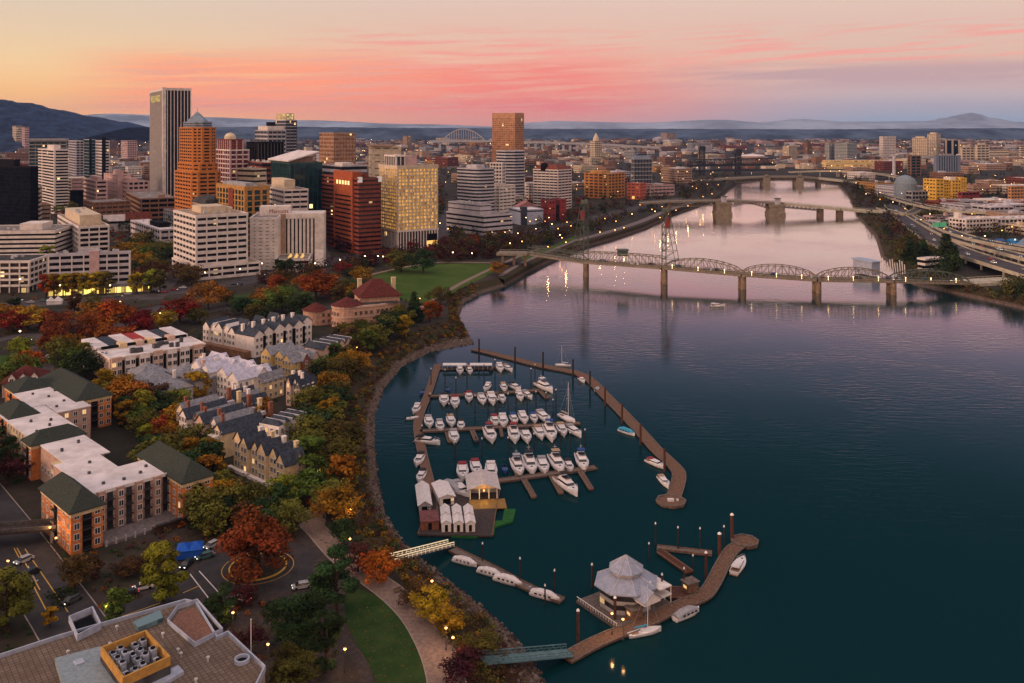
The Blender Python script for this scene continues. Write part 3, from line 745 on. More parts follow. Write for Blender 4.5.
f = lot('apartment_tower', 'slim dark blue tower with a stepped yellow lit crown', 'apartment tower', 286, 190, 275, 297, 42)
hh = f.h(120); vol(f.t, rect(0, f.lb, 0, f.la), 0, hh, GL_GREY, C_PALE, 22, .22, mat('slate_panel', (.06, .07, .10), .7, .1), 1.2, 6, roof=C_ROOFD)
vol(f.t, rect(2, f.lb - 4, 3, f.la - 2), hh - .3, f.h(113.5), glassy('crown_glass', (.3, .22, .08), .6, 3, 4, (1, .8, .3), .7), C_CREAM, 2, .35, C_CREAM, .8, 5, roof=C_ROOF)
f = lot('office_building', 'grey stepped office block with a pale cap beside the slim dark blue tower', 'office building', 268, 206, 255, 286, 34)
vol(f.t, rect(0, f.lb, 0, f.la), 0, f.h(130.5), GL_GREY, C_PALE, 18, .4, C_GREY, .8, 6, roof=C_ROOF); roofbox(f.t, -1, f.lb * .9, -1, f.la * .7, f.h(130.5) + .5, f.h(126), C_WHITE); roofbox(f.t, 3, 12, 6, 16, f.h(126), f.h(122), C_BLACK)
f = lot('office_building', 'plain black office block below the grey stepped block', 'office building', 258, 222, 246.5, 284, 42)
vol(f.t, rect(0, f.lb, 0, f.la), 0, f.h(142.5), GL_BLACK, C_BLACK, 16, .2, mat('dark_bronze', (.07, .055, .045), .6, .15), .8, 4, roof=C_ROOFD)
f = lot('office_building', 'low red and pale roofed building in front of the black office block', 'office building', 262, 228, 245, 278, 30)
vol(f.t, rect(0, f.lb, 0, f.la), 0, f.h(163), GL_DARK, C_BRICKR, 12, .5, None, roof=C_ROOF); clutter(f.t, 2, f.lb - 3, 2, f.la - 3, f.h(163), 8, 22, C_WHITE)
f = lot('office_tower', 'red brown tower with white grids and a cream dome right of the pyramid tower', 'office tower', 230, 224, 212, 249, 38)
hh = f.h(150); vol(f.t, rect(0, f.lb, 0, f.la), 0, hh, glassy('maroon_glass', (.09, .02, .03), .006), C_WHITE, 16, .25, C_PINK, 1.4, 7, .4, roof=C_ROOFT)
vol(f.t, rect(f.lb * .1, f.lb * .8, f.la * .1, f.la * .8), hh - .2, f.h(139.5), glassy('maroon_glass', (.09, .02, .03)), C_BRICKR, 4, .5, C_PINK, 1.2, 6, roof=C_ROOFT)
m = MB(); m.lathe([(min(f.lb, f.la) * .3, f.h(139.5) - .3), (min(f.lb, f.la) * .29, f.h(136.5)), (min(f.lb, f.la) * .2, f.h(134)), (.5, f.h(132.8))], 16, 0, (f.lb * .45, f.la * .45)); m.build('dome', C_CREAM, f.t)

# ---- around the middle
f = lot('office_tower', 'copper coloured glass tower rising over the middle of the skyline', 'office tower', 515, 196, 494.5, 523.7, 60, la=58, lb=40)
f.lb = 42; f.la = 48
f.t.rotation_euler[2] = math.radians(58)
vol(f.t, rect(0, f.lb * .62, 0, f.la * .86), 0, f.h(113), GL_COPPER, mat('copper_panel', (.40, .20, .11), .6, .12, .3), 36, .40, mat('copper_panel', (.4, .2, .11)), .5, 4, .15, roof=C_ROOFD, top=8)
f = lot('office_building', 'eight sided grey banded office block in front of the copper tower', 'office building', 510, 204, 492.5, 529, 40)
vol(f.t, chamfer(0, f.lb, 0, f.la, 9), 0, f.h(151), GL_GREY, C_PALE, 17, .45, None, roof=C_ROOF, proud=.4)
f = lot('apartment_building', 'narrow cream gridded block against the eight sided office block', 'apartment building', 502, 209, 491.5, 505.5, 66, la=17, lb=10)
vol(f.t, rect(0, f.lb, 0, f.la), 0, f.h(163), GL_GREY, C_WHITE, 13, .4, C_WHITE, 1, 4.2, .4, roof=C_ROOF)
f = lot('office_building', 'grey banded office block with a rounded corner facing the river', 'office building', 478, 217, 457.5, 494, 42)
po = roundrect(0, f.lb, 0, f.la, min(f.lb, f.la) * .42, 6)
vol(f.t, po, 0, f.h(169), GL_GREY, C_PALE, 14, .48, None, proud=.3, roof=C_ROOF); roofbox(f.t, f.lb * .3, f.lb * .8, f.la * .3, f.la * .8, f.h(169) - .1, f.h(165.5), C_PALE)
f = lot('office_building', 'white banded block with a red brown roof and a black arch on top', 'office building', 558, 210, 533.5, 571.5, 52)
hh = f.h(170); vol(f.t, rect(0, f.lb, 0, f.la), 0, hh, GL_DARK, C_WHITE, 14, .5, C_PINK, .8, 7, proud=.35, roof=C_ROOFR)
m = MB(); po = rect(-.5, f.lb + .5, -.5, f.la + .5); m.loft([[(x, y, hh + .4) for x, y in po], [(x, y, hh + 6) for x, y in inset(po, 7)]]); m.build('mansard_roof', C_ROOFR, f.t)
m = MB(); m.box(-1.2, 5, f.la * .5, f.la * .68, hh - 2, hh + 5); m.tube((-1.2, f.la * .59, hh + 5), (5, f.la * .59, hh + 5), f.la * .09, None, 14); m.build('arch', C_BLACK, f.t)
f = lot('office_building', 'stepped grey concrete block with long dark strips above the riverside trees', 'office building', 484, 236, 447, 512, 40)
vol(f.t, rect(0, f.lb, 0, f.la), 0, f.h(216), GL_DARK, C_PALE, 4, .6, None, proud=.4, roof=C_ROOF)
vol(f.t, rect(2, f.lb * .45, f.la * .15, f.la), f.h(216) - .2, f.h(205.5), GL_DARK, C_PALE, 2, .8, None, roof=C_ROOF); clutter(f.t, 3, f.lb * .4, f.la * .2, f.la * .9, f.h(205.5), 8, 31)
f = lot('hall', 'low pale blue hall right of the stepped grey block', 'hall', 520, 225, 509.5, 543, 22)
vol(f.t, rect(0, f.lb, 0, f.la), 0, f.h(210), GL_GREY, mat('pale_blue_panel', (.34, .37, .47), .8, .1), 1, .9, None, roof=C_ROOFW); m = MB(); m.box(1, 8, -1, 3, 0, f.h(207)); m.build('glass_entrance', GL_GREY, f.t)
f = lot('hall', 'low building with a broad pink roof behind the pale blue hall', 'hall', 518, 217, 514.5, 537, 20)
vol(f.t, rect(0, f.lb, 0, f.la), 0, f.h(207), GL_DARK, C_PINK, 1, .9, None, roof=C_ROOFT); m = MB(); m.loft([[(-1, -1, f.h(207)), (f.lb * .5, -1, f.h(201.5)), (f.lb + 1, -1, f.h(207))], [(-1, f.la + 1, f.h(207)), (f.lb * .5, f.la + 1, f.h(201.5)), (f.lb + 1, f.la + 1, f.h(207))]]); m.build('gable_roof', mat('pink_roof', (.33, .15, .15), .9, .15), f.t)
f = lot('brick_building', 'pair of bright red brick cubes joined by a dark glass link', 'brick building', 548, 221, 541, 566, 20)
vol(f.t, rect(0, f.lb * .42, 0, f.la), 0, f.h(201), GL_DARK, C_RED, 3, .8, C_RED, 2, 6, roof=C_ROOFD); vol(f.t, rect(f.lb * .42, f.lb * .66, 2, f.la), 0, f.h(205), GL_DARK, None, roof=C_ROOFD); vol(f.t, rect(f.lb * .66, f.lb, 0, f.la), 0, f.h(200), GL_DARK, C_RED, 3, .85, C_RED, 3, 7, roof=C_ROOFD)
f = lot('brick_building', 'golden orange brick block with dark window bays near the river', 'brick building', 608, 199, 584.5, 624.5, 48)
vol(f.t, rect(0, f.lb, 0, f.la), 0, f.h(174), GL_WARM, C_BRICKO, 8, .5, C_GOLD, 2.2, 8, .4, roof=C_ROOFT); roofbox(f.t, f.lb * .2, f.lb * .7, f.la * .4, f.la * .9, f.h(174) - .1, f.h(171.5), C_GOLD)
f = lot('brick_building', 'orange red brick block with a warm lit corner near the sea wall', 'brick building', 640, 200, 627, 646, 55)
vol(f.t, rect(0, f.lb, 0, f.la), 0, f.h(183.5), GL_WARM, mat('orange_red_brick', (.42, .10, .06), .88, .15), 5, .7, mat('orange_red_brick', (.42, .1, .06)), 2, 7, roof=C_ROOF); m = MB(); m.box(-.6, 1.4, f.la * .4, f.la * .6, 1, 5); m.build('lit_doorway', glow('amber_lobby', (1, .5, .12), 1.1), f.t)
f = lot('glass_hall', 'grey glass hall with a barrel vaulted top', 'glass hall', 634, 184, 631.5, 652, 14)
vol(f.t, rect(0, f.lb, 0, f.la), 0, f.h(159), GL_GREY, C_GREY, 6, .2, C_GREY, .6, 6, roof=C_ROOF); m = MB(); po = rect(0, f.lb, 0, f.la); m.loft([[(x, y, f.h(159)) for x, y in po], [(x, y, f.h(155.5)) for x, y in inset(po, 4)], [(x, y, f.h(153.8)) for x, y in inset(po, 10)]]); m.build('vaulted_roof', C_STEELB, f.t)

# ---- east side
def simple(name, label, cat, xc, yb, yt, xl, xr, th, glass, band, fl, bf=.5, pr=None, pw=1.0, sp=7, roof=C_ROOF, pent=None, **k):
    f = lot(name, label, cat, xc, yb, xl, xr, th, **k); h_ = f.h(yt)
    vol(f.t, rect(0, f.lb, 0, f.la), 0, h_, glass, band, fl, bf, pr, pw, sp, roof=roof)
    if pent: roofbox(f.t, f.lb * .2, f.lb * .7, f.la * .2, f.la * .8, h_ - .1, f.h(pent), band or C_GREY)
    return f
simple('office_tower', 'pale grey green slab, narrower of the pair across the river', 'office tower', 829, 161, 144, 825, 834.5, 30, GL_GREY, mat('grey_green_panel', (.30, .34, .32), .8, .1), 12, .45, C_PALE)
simple('office_tower', 'pale grey green slab, broader of the pair across the river', 'office tower', 847, 161.5, 143.5, 835, 857, 42, GL_GREY, mat('grey_green_panel', (.3, .34, .32)), 12, .45, C_PALE)
simple('office_tower', 'plain white square tower standing alone across the river', 'office tower', 883, 160, 136.5, 879.5, 895.7, 18, GL_WARM, C_WHITE, 14, .6, C_WHITE, 1.4, 6, C_ROOFW)
simple('office_tower', 'broad beige hotel slab across the river', 'office tower', 927, 160, 138, 912.5, 930, 60, GL_WARM, C_CREAM, 14, .6, C_CREAM, 1.6, 6, pent=136.5, lb=30)
simple('office_tower', 'taller beige tower stepping up beside the broad beige slab', 'office tower', 936, 159, 134, 927.5, 940.5, 50, GL_WARM, C_CREAM, 17, .55, C_CREAM, 1.6, 6, pent=132.5)
simple('office_building', 'beige framed block with a dark middle across the river', 'office building', 945, 159, 140, 944, 960, 12, GL_BLACK, None, 0, .4, C_CREAM, 7, 26, pent=138.8)
simple('office_building', 'cream block with a dark glass front and small roof tower', 'office building', 962, 161, 147.5, 960, 974.5, 14, GL_GREY, C_CREAM, 5, .5, C_CREAM, 3, 16, pent=145)
simple('office_building', 'cream block with a raised arcade top on the east side', 'office building', 977, 161, 145, 975, 989.5, 14, GL_GREY, C_CREAM, 6, .5, C_CREAM, 3, 16, pent=142.8)
simple('office_building', 'long pale cream wing with a flat roof on the east side', 'office building', 987, 160, 149.5, 986, 1008.5, 12, GL_GREY, C_CREAM, 4, .7, None)
simple('office_building', 'white block cut by the right photo edge on the far east side', 'office building', 1021, 159, 145.5, 1019, 1040, 14, GL_GREY, C_CREAM, 6, .6, None)
simple('glass_tower', 'dark blue glass block left of the grey blue block', 'glass tower', 911, 177, 156, 907.5, 921, 20, GL_TEAL, C_BRICKB, 7, .25, C_BRICKB, 2, 14)
f = simple('office_building', 'grey blue ribbed block with a dark teal centre on the east side', 'office building', 936, 180, 155.5, 933.5, 960.5, 12, GL_TEAL, None, 0, .4, mat('grey_blue_panel', (.17, .20, .27), .7, .1), 3.4, 5.6, pent=154)
f = lot('yellow_building', 'bright yellow stepped building beside the freeway', 'yellow building', 936, 201, 933.5, 967.5, 14)
vol(f.t, rect(0, f.lb * .25, 0, 26), 0, f.h(179.5), GL_WARM, C_YEL, 6, .62, C_YEL, 1.8, 6, roof=C_ROOFT); vol(f.t, rect(f.lb * .25, f.lb * .5, 1, 26), 0, f.h(184.5), GL_WARM, C_YEL, 5, .6, C_YEL, 1.5, 5, roof=C_ROOFT)
vol(f.t, rect(f.lb * .5, f.lb * .8, 0, 28), 0, f.h(180.5), GL_WARM, C_YEL, 6, .62, C_YEL, 1.8, 6, roof=C_ROOFT); vol(f.t, rect(f.lb * .8, f.lb, 2, 26), 0, f.h(178.5), GL_WARM, C_YEL, 6, .7, C_YEL, 2.5, 7, roof=C_ROOFT); roofbox(f.t, f.lb * .55, f.lb * .72, 6, 20, f.h(180.5), f.h(177.8), C_WHITE)
simple('brick_building', 'low dark red building in front of the bright yellow one', 'brick building', 962, 203, 192.5, 958, 979.5, 22, GL_DARK, C_RED, 2, .6, C_RED, 1.4, 7, C_ROOFW)
simple('brick_building', 'orange brown block with many windows at the right photo edge', 'brick building', 1011, 206, 186.5, 1008, 1050, 12, GL_WARM, mat('orange_tan_brick', (.42, .22, .10), .88, .14), 6, .5, mat('orange_tan_brick', (.42, .22, .10)), 1, 4.5)
simple('hall', 'long low exhibition hall with a warm yellow wall', 'hall', 826, 169, 160.5, 822, 893, 5, GL_GOLD, mat('sunny_cream_wall', (.56, .42, .22), .85, .1), 2, .7, None, roof=C_ROOFW)
f = lot('glass_hall', 'round grey building with a shallow dome beside the freeway', 'glass hall', 905, 200, 900, 922, 20)
m = MB(); m.lathe([(f.lb * .5, 0), (f.lb * .5, f.h(184)), (f.lb * .42, f.h(180)), (f.lb * .2, f.h(176.5)), (.4, f.h(175.5))], 20, 0, (f.lb * .5, f.lb * .5)); m.build('dome', mat('grey_blue_metal', (.16, .2, .24), .6, .15), f.t); vol(f.t, rect(f.lb * .05, f.lb, -12, 0), 0, f.h(191), GL_DARK, C_GREY, 2, .4, C_GREY, 1, 6)
f = lot('warehouse', 'long white warehouse with rows of square windows beside the freeway', 'warehouse', 966, 233, 949, 996, 20)
vol(f.t, rect(0, f.lb, 0, f.la), 0, f.h(219.5), GL_DARK, C_WHITE, 3, .5, C_WHITE, 1.2, 4.5, .25, roof=C_ROOFW); roofbox(f.t, f.lb * .1, f.lb * .2, f.la * .6, f.la * .9, f.h(219.5), f.h(214), C_WHITE); clutter(f.t, 4, f.lb - 4, 3, f.la - 4, f.h(219.5), 8, 33, C_WHITE)
f = lot('warehouse', 'lower white warehouse wing running out of the photo at right', 'warehouse', 997, 231, 994, 1050, 12)
vol(f.t, rect(0, f.lb, 0, f.la + 20), 0, f.h(219), GL_GREY, C_WHITE, 2, .5, C_WHITE, 1.2, 5, .25, roof=C_ROOFW); clutter(f.t, 4, f.lb - 4, 3, f.la + 10, f.h(219), 8, 34)
simple('hall', 'low dark red roofed shed behind the white warehouse', 'hall', 994, 220, 213.5, 990, 1024, 12, GL_DARK, C_RED, 1, .8, None, roof=C_ROOFR)
f = lot('riverside_house', 'small flat white pavilion among firs beside the freeway', 'pavilion', 925, 271, 918.5, 942, 24)
vol(f.t, rect(0, f.lb, 0, f.la), 0, f.h(259), GL_DARK, C_WHITE, 2, .45, None, roof=C_ROOFW, proud=.5)
# ================================================================== trees
LEAFC = {'dark green': (.022, .042, .014), 'green': (.060, .095, .015), 'olive': (.092, .086, .015), 'yellow green': (.17, .18, .016), 'yellow': (.34, .23, .014),
         'golden': (.23, .112, .010), 'orange': (.27, .072, .008), 'rust red': (.20, .042, .010), 'dark red': (.125, .011, .009), 'maroon': (.055, .013, .014), 'brown': (.070, .038, .014)}
def leaf_mat(name, c):
    m = bpy.data.materials.new('leaf_' + name.replace(' ', '_')); m.use_nodes = True; t = m.node_tree; p = t.nodes['Principled BSDF']
    tcn = N('ShaderNodeTexCoord', t); oi = N('ShaderNodeObjectInfo', t)
    v = N('ShaderNodeVectorMath', t, operation='ADD'); t.links.new(tcn.outputs['Object'], v.inputs[0]); t.links.new(oi.outputs['Location'], v.inputs[1])
    n_ = noise(v.outputs[0], .42, 4, .65, 0, t); n2_ = noise(v.outputs[0], 2.2, 3, .7, 0, t)
    hs = N('ShaderNodeHueSaturation', t); hs.inputs['Color'].default_value = tuple(c) + (1,)
    t.links.new(math_node('ADD', smooth(n_, .3, .7, -.022, .026, t), smooth(oi.outputs['Random'], 0, 1, .485, .515, t), tree=t), hs.inputs['Hue'])
    t.links.new(math_node('MULTIPLY', smooth(n2_, .25, .75, .3, 1.6, t), smooth(oi.outputs['Random'], 0, 1, .75, 1.25, t), tree=t), hs.inputs['Value'])
    t.links.new(hs.outputs[0], p.inputs['Base Color']); p.inputs['Roughness'].default_value = .9; p.inputs['Specular IOR Level'].default_value = .1
    return m
LEAF = {k: leaf_mat(k, v) for k, v in LEAFC.items()}
M_BARK = mat('bark', (.045, .032, .024), .95, .3, 2.0, .1)
CROWNS = {}
def crown_mesh(kind, lod, seed):
    """Unit crown: about 1 high, foot at z=0 .. top at 1; leaves are small bent faces scattered through clumps."""
    key = (kind, lod, seed)
    if key in CROWNS: return CROWNS[key]
    r = random.Random(hash((len(kind), lod, seed)) & 0xffff); mb = MB()
    nl = (5600, 2100, 560, 190)[lod]; s0 = (.040, .058, .092, .15)[lod]
    clumps = []
    if kind == 'round':
        for i in range(36):
            th, ph = r.uniform(0, 2 * math.pi), math.acos(r.uniform(-.95, 1)); q = r.uniform(.45, 1.0)
            clumps.append((.38 * q * math.sin(ph) * math.cos(th), .38 * q * math.sin(ph) * math.sin(th), .50 + .38 * q * math.cos(ph), r.uniform(.09, .16)))
        z_min = .08
    elif kind == 'wide':
        for i in range(42):
            th = r.uniform(0, 2 * math.pi); q = math.sqrt(r.uniform(0, 1)); z = .44 + .42 * math.sqrt(max(0, 1 - q * q)) * r.uniform(-.35, 1) - .06 * q
            clumps.append((.50 * q * math.cos(th), .50 * q * math.sin(th), z, r.uniform(.09, .15)))
        z_min = .22
    elif kind == 'oval':
        for i in range(24):
            z = r.uniform(.16, .93); w_ = .26 * math.sin(math.pi * min(1, (z - .02) * .95)) ** .7; th = r.uniform(0, 2 * math.pi); q = r.uniform(.3, 1)
            clumps.append((w_ * q * math.cos(th), w_ * q * math.sin(th), z, r.uniform(.06, .11)))
        z_min = .08
    elif kind == 'fir':
        for i in range(34):
            z = .08 + .88 * (i / 34) ; w_ = .20 * (1 - z) + .012; th = i * 2.4 + r.uniform(-.5, .5); q = r.uniform(.55, 1)
            clumps.append((w_ * q * math.cos(th), w_ * q * math.sin(th), z, .035 + .07 * (1 - z)))
        z_min = .03
    else:   # bush
        for i in range(18):
            th = r.uniform(0, 2 * math.pi); q = math.sqrt(r.uniform(0, 1))
            clumps.append((.48 * q * math.cos(th), .48 * q * math.sin(th), .25 + .5 * r.random() * (1 - q * .6), r.uniform(.14, .24)))
        z_min = .0
    tw = sum(c[3] ** 2 for c in clumps)
    for cx_, cy_, cz, cr in clumps:
        for k in range(int(nl * cr * cr / tw) + 1):
            u = Vector((r.gauss(0, 1), r.gauss(0, 1), r.gauss(0, 1))).normalized(); q = r.uniform(.45, 1.05) ** .7
            p = Vector((cx_, cy_, cz)) + Vector((u.x, u.y, u.z * .8)) * cr * q
            if p.z < z_min * .6: continue
            nrm = (u + Vector((r.gauss(0, .45), r.gauss(0, .45), r.gauss(.35, .45)))).normalized()
            a = nrm.orthogonal().normalized(); a.rotate(Matrix.Rotation(r.uniform(0, 6.28), 3, nrm)); b = nrm.cross(a)
            s = s0 * r.uniform(.6, 1.3)
            mb.add([p - a * s * .5, p - b * s * .32 + nrm * s * .08, p + a * s * .55, p + b * s * .32 + nrm * s * .06], [(0, 1, 2, 3)])
    me = mb.mesh('crown', LEAF['green'])
    CROWNS[key] = me
    return me
TRUNKS = {}
def trunk_mesh(kind, seed):
    key = (kind, seed)
    if key in TRUNKS: return TRUNKS[key]
    r = random.Random(seed + 77); mb = MB()
    if kind == 'fir':
        mb.tube((0, 0, 0), (0, 0, .95), .016, .003, 6)
    elif kind == 'bush':
        for k in range(4): a = k * 1.6 + r.random(); mb.tube((0, 0, 0), (.25 * math.cos(a), .25 * math.sin(a), .5), .014, .006, 5)
    else:
        top = .45 if kind != 'oval' else .7
        mb.tube((0, 0, 0), (.01, 0, top), .026, .016, 7)
        for k in range(6):
            a = k * 1.05 + r.uniform(-.3, .3); z = r.uniform(.22, top); l = .3 if kind != 'oval' else .16
            mb.tube((.005, 0, z), (l * math.cos(a), l * math.sin(a), z + r.uniform(.18, .32)), .012, .004, 5)
    me = mb.mesh('trunk', M_BARK); TRUNKS[key] = me
    return me
TREES = []                    # (object, pixel x, pixel y)
KINDW = {'round': 'round', 'wide': 'broad', 'oval': 'upright', 'fir': 'pointed', 'bush': 'low'}
TR = random.Random(21)
def tree(px, py, hpx, kind, col, where, wide=1.0, z=LZ, lod=None, group=None):
    """A tree whose foot is seen at (px, py) and which is hpx pixels tall."""
    p = at(px, py, z); hm_ = hpx * p.y / F
    if lod is None: lod = 0 if hpx > 42 else 1 if hpx > 20 else 2 if hpx > 9 else 3
    sd_ = TR.randrange(3)
    nm = 'conifer_tree' if kind == 'fir' else 'shrub' if kind == 'bush' else 'tree'
    size = 'large' if hpx > 45 else 'small' if hpx < 18 else 'medium'
    lab = f"{size} {col} {KINDW[kind]} {'shrub' if kind == 'bush' else 'tree'} {where}" if kind != 'fir' else f"{size} {col} pointed conifer tree {where}"
    t = thing(nm, lab, 'shrub' if kind == 'bush' else 'tree', p, TR.uniform(0, 6.28), group or ('trees ' + where))
    w_ = wide * TR.uniform(1.12, 1.36)
    t.scale = (hm_ * w_, hm_ * w_, hm_)
    c = link('crown', crown_mesh(kind, lod, sd_), t)
    c.material_slots[0].link = 'OBJECT'; c.material_slots[0].material = LEAF[col]
    if lod < 3: link('trunk', trunk_mesh(kind, sd_), t)
    TREES.append(t)
    return t
# ================================================================== the near shore: homes, streets, park
WHITE_P = mat('white_paint', (.62, .58, .56), .7, .06, .5)
W_GLASS = glassy('window_glass', (.03, .034, .042), .012, 3, 3, (1, .62, .25), 1.0)
APT_OR = mat('apartment_orange_brick', (.50, .17, .05), .88, .14, .8)
APT_PK = mat('apartment_pink_stucco', (.40, .27, .22), .88, .10, .6)
APT_CR = mat('apartment_cream_stucco', (.52, .40, .22), .88, .10, .6)
HIPR = mat('green_grey_shingle', (.036, .044, .038), .92, .20, 2.5, .1)
NAVY = mat('navy_shingle', (.034, .044, .062), .85, .25, 1.0, .2)
GREYSH = mat('grey_shingle', (.19, .195, .225), .9, .2, 1.0, .15)
LAVR = mat('pale_metal_roof', (.42, .42, .52), .6, .14, .8, .3)
MAROON = mat('red_tile_roof', (.085, .020, .017), .85, .25, .9, .15)
HOUSE_W = mat('house_white', (.68, .62, .59), .85, .08, .7)
HOUSE_Y = mat('house_yellow', (.50, .36, .14), .85, .10, .7)
HOUSE_C = mat('house_cream', (.60, .46, .28), .85, .10, .7)
BRICK_H = mat('house_brick', (.20, .075, .045), .9, .18, 1.0)
HOUSE_P = mat('house_pink', (.52, .36, .29), .85, .10, .7)
HOUSE_G = mat('house_grey', (.34, .32, .33), .85, .12, .7)
WINM = {}
def window_mesh(w_, h_, frame, glass):
    k = (round(w_, 2), round(h_, 2), frame.name, glass.name)
    if k not in WINM:
        m = MB(); fw = .12
        m.box(-w_ / 2, w_ / 2, -.05, .10, 0, h_, 1)
        m.box(-w_ / 2 - fw, -w_ / 2, -.12, .10, -fw, h_ + fw, 0); m.box(w_ / 2, w_ / 2 + fw, -.12, .10, -fw, h_ + fw, 0)
        m.box(-w_ / 2, w_ / 2, -.12, .10, h_, h_ + fw, 0); m.box(-w_ / 2, w_ / 2, -.14, .10, -fw, 0, 0)
        m.box(-.05, .05, -.10, .10, 0, h_, 0)
        WINM[k] = m.mesh('window', [frame, glass])
    return WINM[k]
W_LIT = glow('lit_window_warm', (1, .55, .20), .8)
WR = random.Random(4); LITK = .45
WCOUNT = {}
def wins(t, p0, p1, zs, w_=1.2, h_=1.5, sp=2.6, frame=None, glass=None, ends=1.2, lit=.03, skip=()):
    a, b = Vector(p0), Vector(p1); l = (b - a).length; d = (b - a) / l
    n = max(1, int((l - 2 * ends) / sp) + 1)
    st = (l - (n - 1) * sp) / 2
    for z in zs:
        for k in range(n):
            if k in skip: continue
            c = WCOUNT.get(t.name, 0)
            if c >= 100: return
            WCOUNT[t.name] = c + 1
            q = a + d * (st + k * sp)
            link('window', window_mesh(w_, h_, frame or WHITE_P, W_LIT if WR.random() < lit * LITK else (glass or W_GLASS)), t, (q.x, q.y, z), math.atan2(d.y, d.x))
def hip(t, x0, x1, y0, y1, z0, z1, m, over=.7, name='roof', run=None):
    mb = MB(); X0, X1, Y0_, Y1 = x0 - over, x1 + over, y0 - over, y1 + over
    w_, d_ = X1 - X0, Y1 - Y0_; k = min(w_, d_) / 2 * .98 if run is None else run
    lo = rect(X0, X1, Y0_, Y1); hi = rect(X0 + k, X1 - k, Y0_ + k, Y1 - k)
    mb.loft([[(x, y, z0 - .25) for x, y in lo], [(x, y, z0) for x, y in lo], [(x, y, z1) for x, y in hi]])
    return mb.build(name, m, t)
def gable(t, x0, x1, y0, y1, z0, ze, zr, axis, wm, rm, over=.35, wname='wall'):
    """Gabled block; ridge along axis. Walls reach into the gables."""
    mb = MB()
    if axis == 'x':
        ym = (y0 + y1) / 2; pent = [(y0, z0), (y1, z0), (y1, ze), (ym, zr), (y0, ze)]
        mb.loft([[(x0, y, z) for y, z in pent][::-1], [(x1, y, z) for y, z in pent][::-1]])
    else:
        xm = (x0 + x1) / 2; pent = [(x0, z0), (x1, z0), (x1, ze), (xm, zr), (x0, ze)]
        mb.loft([[(x, y0, z) for x, z in pent], [(x, y1, z) for x, z in pent]])
    mb.build(wname, wm, t)
    mb = MB(); th = .22
    def slab(a, b, c, d): mb.loft([[a, b, c, d], [(p[0], p[1], p[2] + th) for p in (a, b, c, d)]])
    e = over; sl = (zr - ze)
    if axis == 'x':
        k = sl / (ym - y0)
        slab((x0 - e, y0 - e, ze - k * e + .05), (x1 + e, y0 - e, ze - k * e + .05), (x1 + e, ym, zr + .05), (x0 - e, ym, zr + .05))
        slab((x0 - e, ym, zr + .052), (x1 + e, ym, zr + .052), (x1 + e, y1 + e, ze - k * e + .05), (x0 - e, y1 + e, ze - k * e + .05))
    else:
        k = sl / (xm - x0)
        slab((x0 - e, y1 + e, ze - k * e + .05), (x0 - e, y0 - e, ze - k * e + .05), (xm, y0 - e, zr + .05), (xm, y1 + e, zr + .05))
        slab((xm, y1 + e, zr + .052), (xm, y0 - e, zr + .052), (x1 + e, y0 - e, ze - k * e + .05), (x1 + e, y1 + e, ze - k * e + .05))
    mb.build('roof', rm, t)
def part_box(t, name, m, *b):
    mb = MB(); mb.box(*b); return mb.build(name, m, t)
def flat_block(t, x0, x1, y0, y1, z0, z1, wm, rm):
    part_box(t, 'wall', wm, x0, x1, y0, y1, z0, z1)
    po = rect(x0, x1, y0, y1); mb = MB(); mb.ring(inset(po, -.18), inset(po, .35), z1 - .6, z1 + .45); mb.build('parapet', WHITE_P, t)
    part_box(t, 'roof', rm, x0 + .3, x1 - .3, y0 + .3, y1 - .3, z1 + .004, z1 + .16)
def chimney(t, x, y, z0, z1, m=None, s=.9):
    mb = MB(); mb.box(x, x + s, y, y + s, z0, z1); mb.box(x - .12, x + s + .12, y - .12, y + s + .12, z1, z1 + .25); mb.build('chimney', m or BRICK_H, t)
RAIL = mat('dark_rail', (.03, .03, .033), .5, .1)
def balcony(t, x, y, z, w_, d_, face):
    """Slab with a rail on an outward face: 'y' looks towards -y, 'x' towards -x."""
    mb = MB()
    if face == 'y':
        mb.box(x, x + w_, y - d_, y + .1, z, z + .18)
        mb.box(x, x + w_, y - d_, y - d_ + .06, z + 1.0, z + 1.1)
        n = max(2, int(w_ / .45))
        for k in range(n + 1): q = x + (w_ - .05) * k / n; mb.box(q, q + .05, y - d_, y - d_ + .05, z + .18, z + 1.0)
    else:
        mb.box(x - d_, x + .1, y, y + w_, z, z + .18)
        mb.box(x - d_, x - d_ + .06, y, y + w_, z + 1.0, z + 1.1)
        n = max(2, int(w_ / .45))
        for k in range(n + 1): q = y + (w_ - .05) * k / n; mb.box(x - d_, x - d_ + .05, q, q + .05, z + .18, z + 1.0)
    mb.build('balcony', RAIL, t)

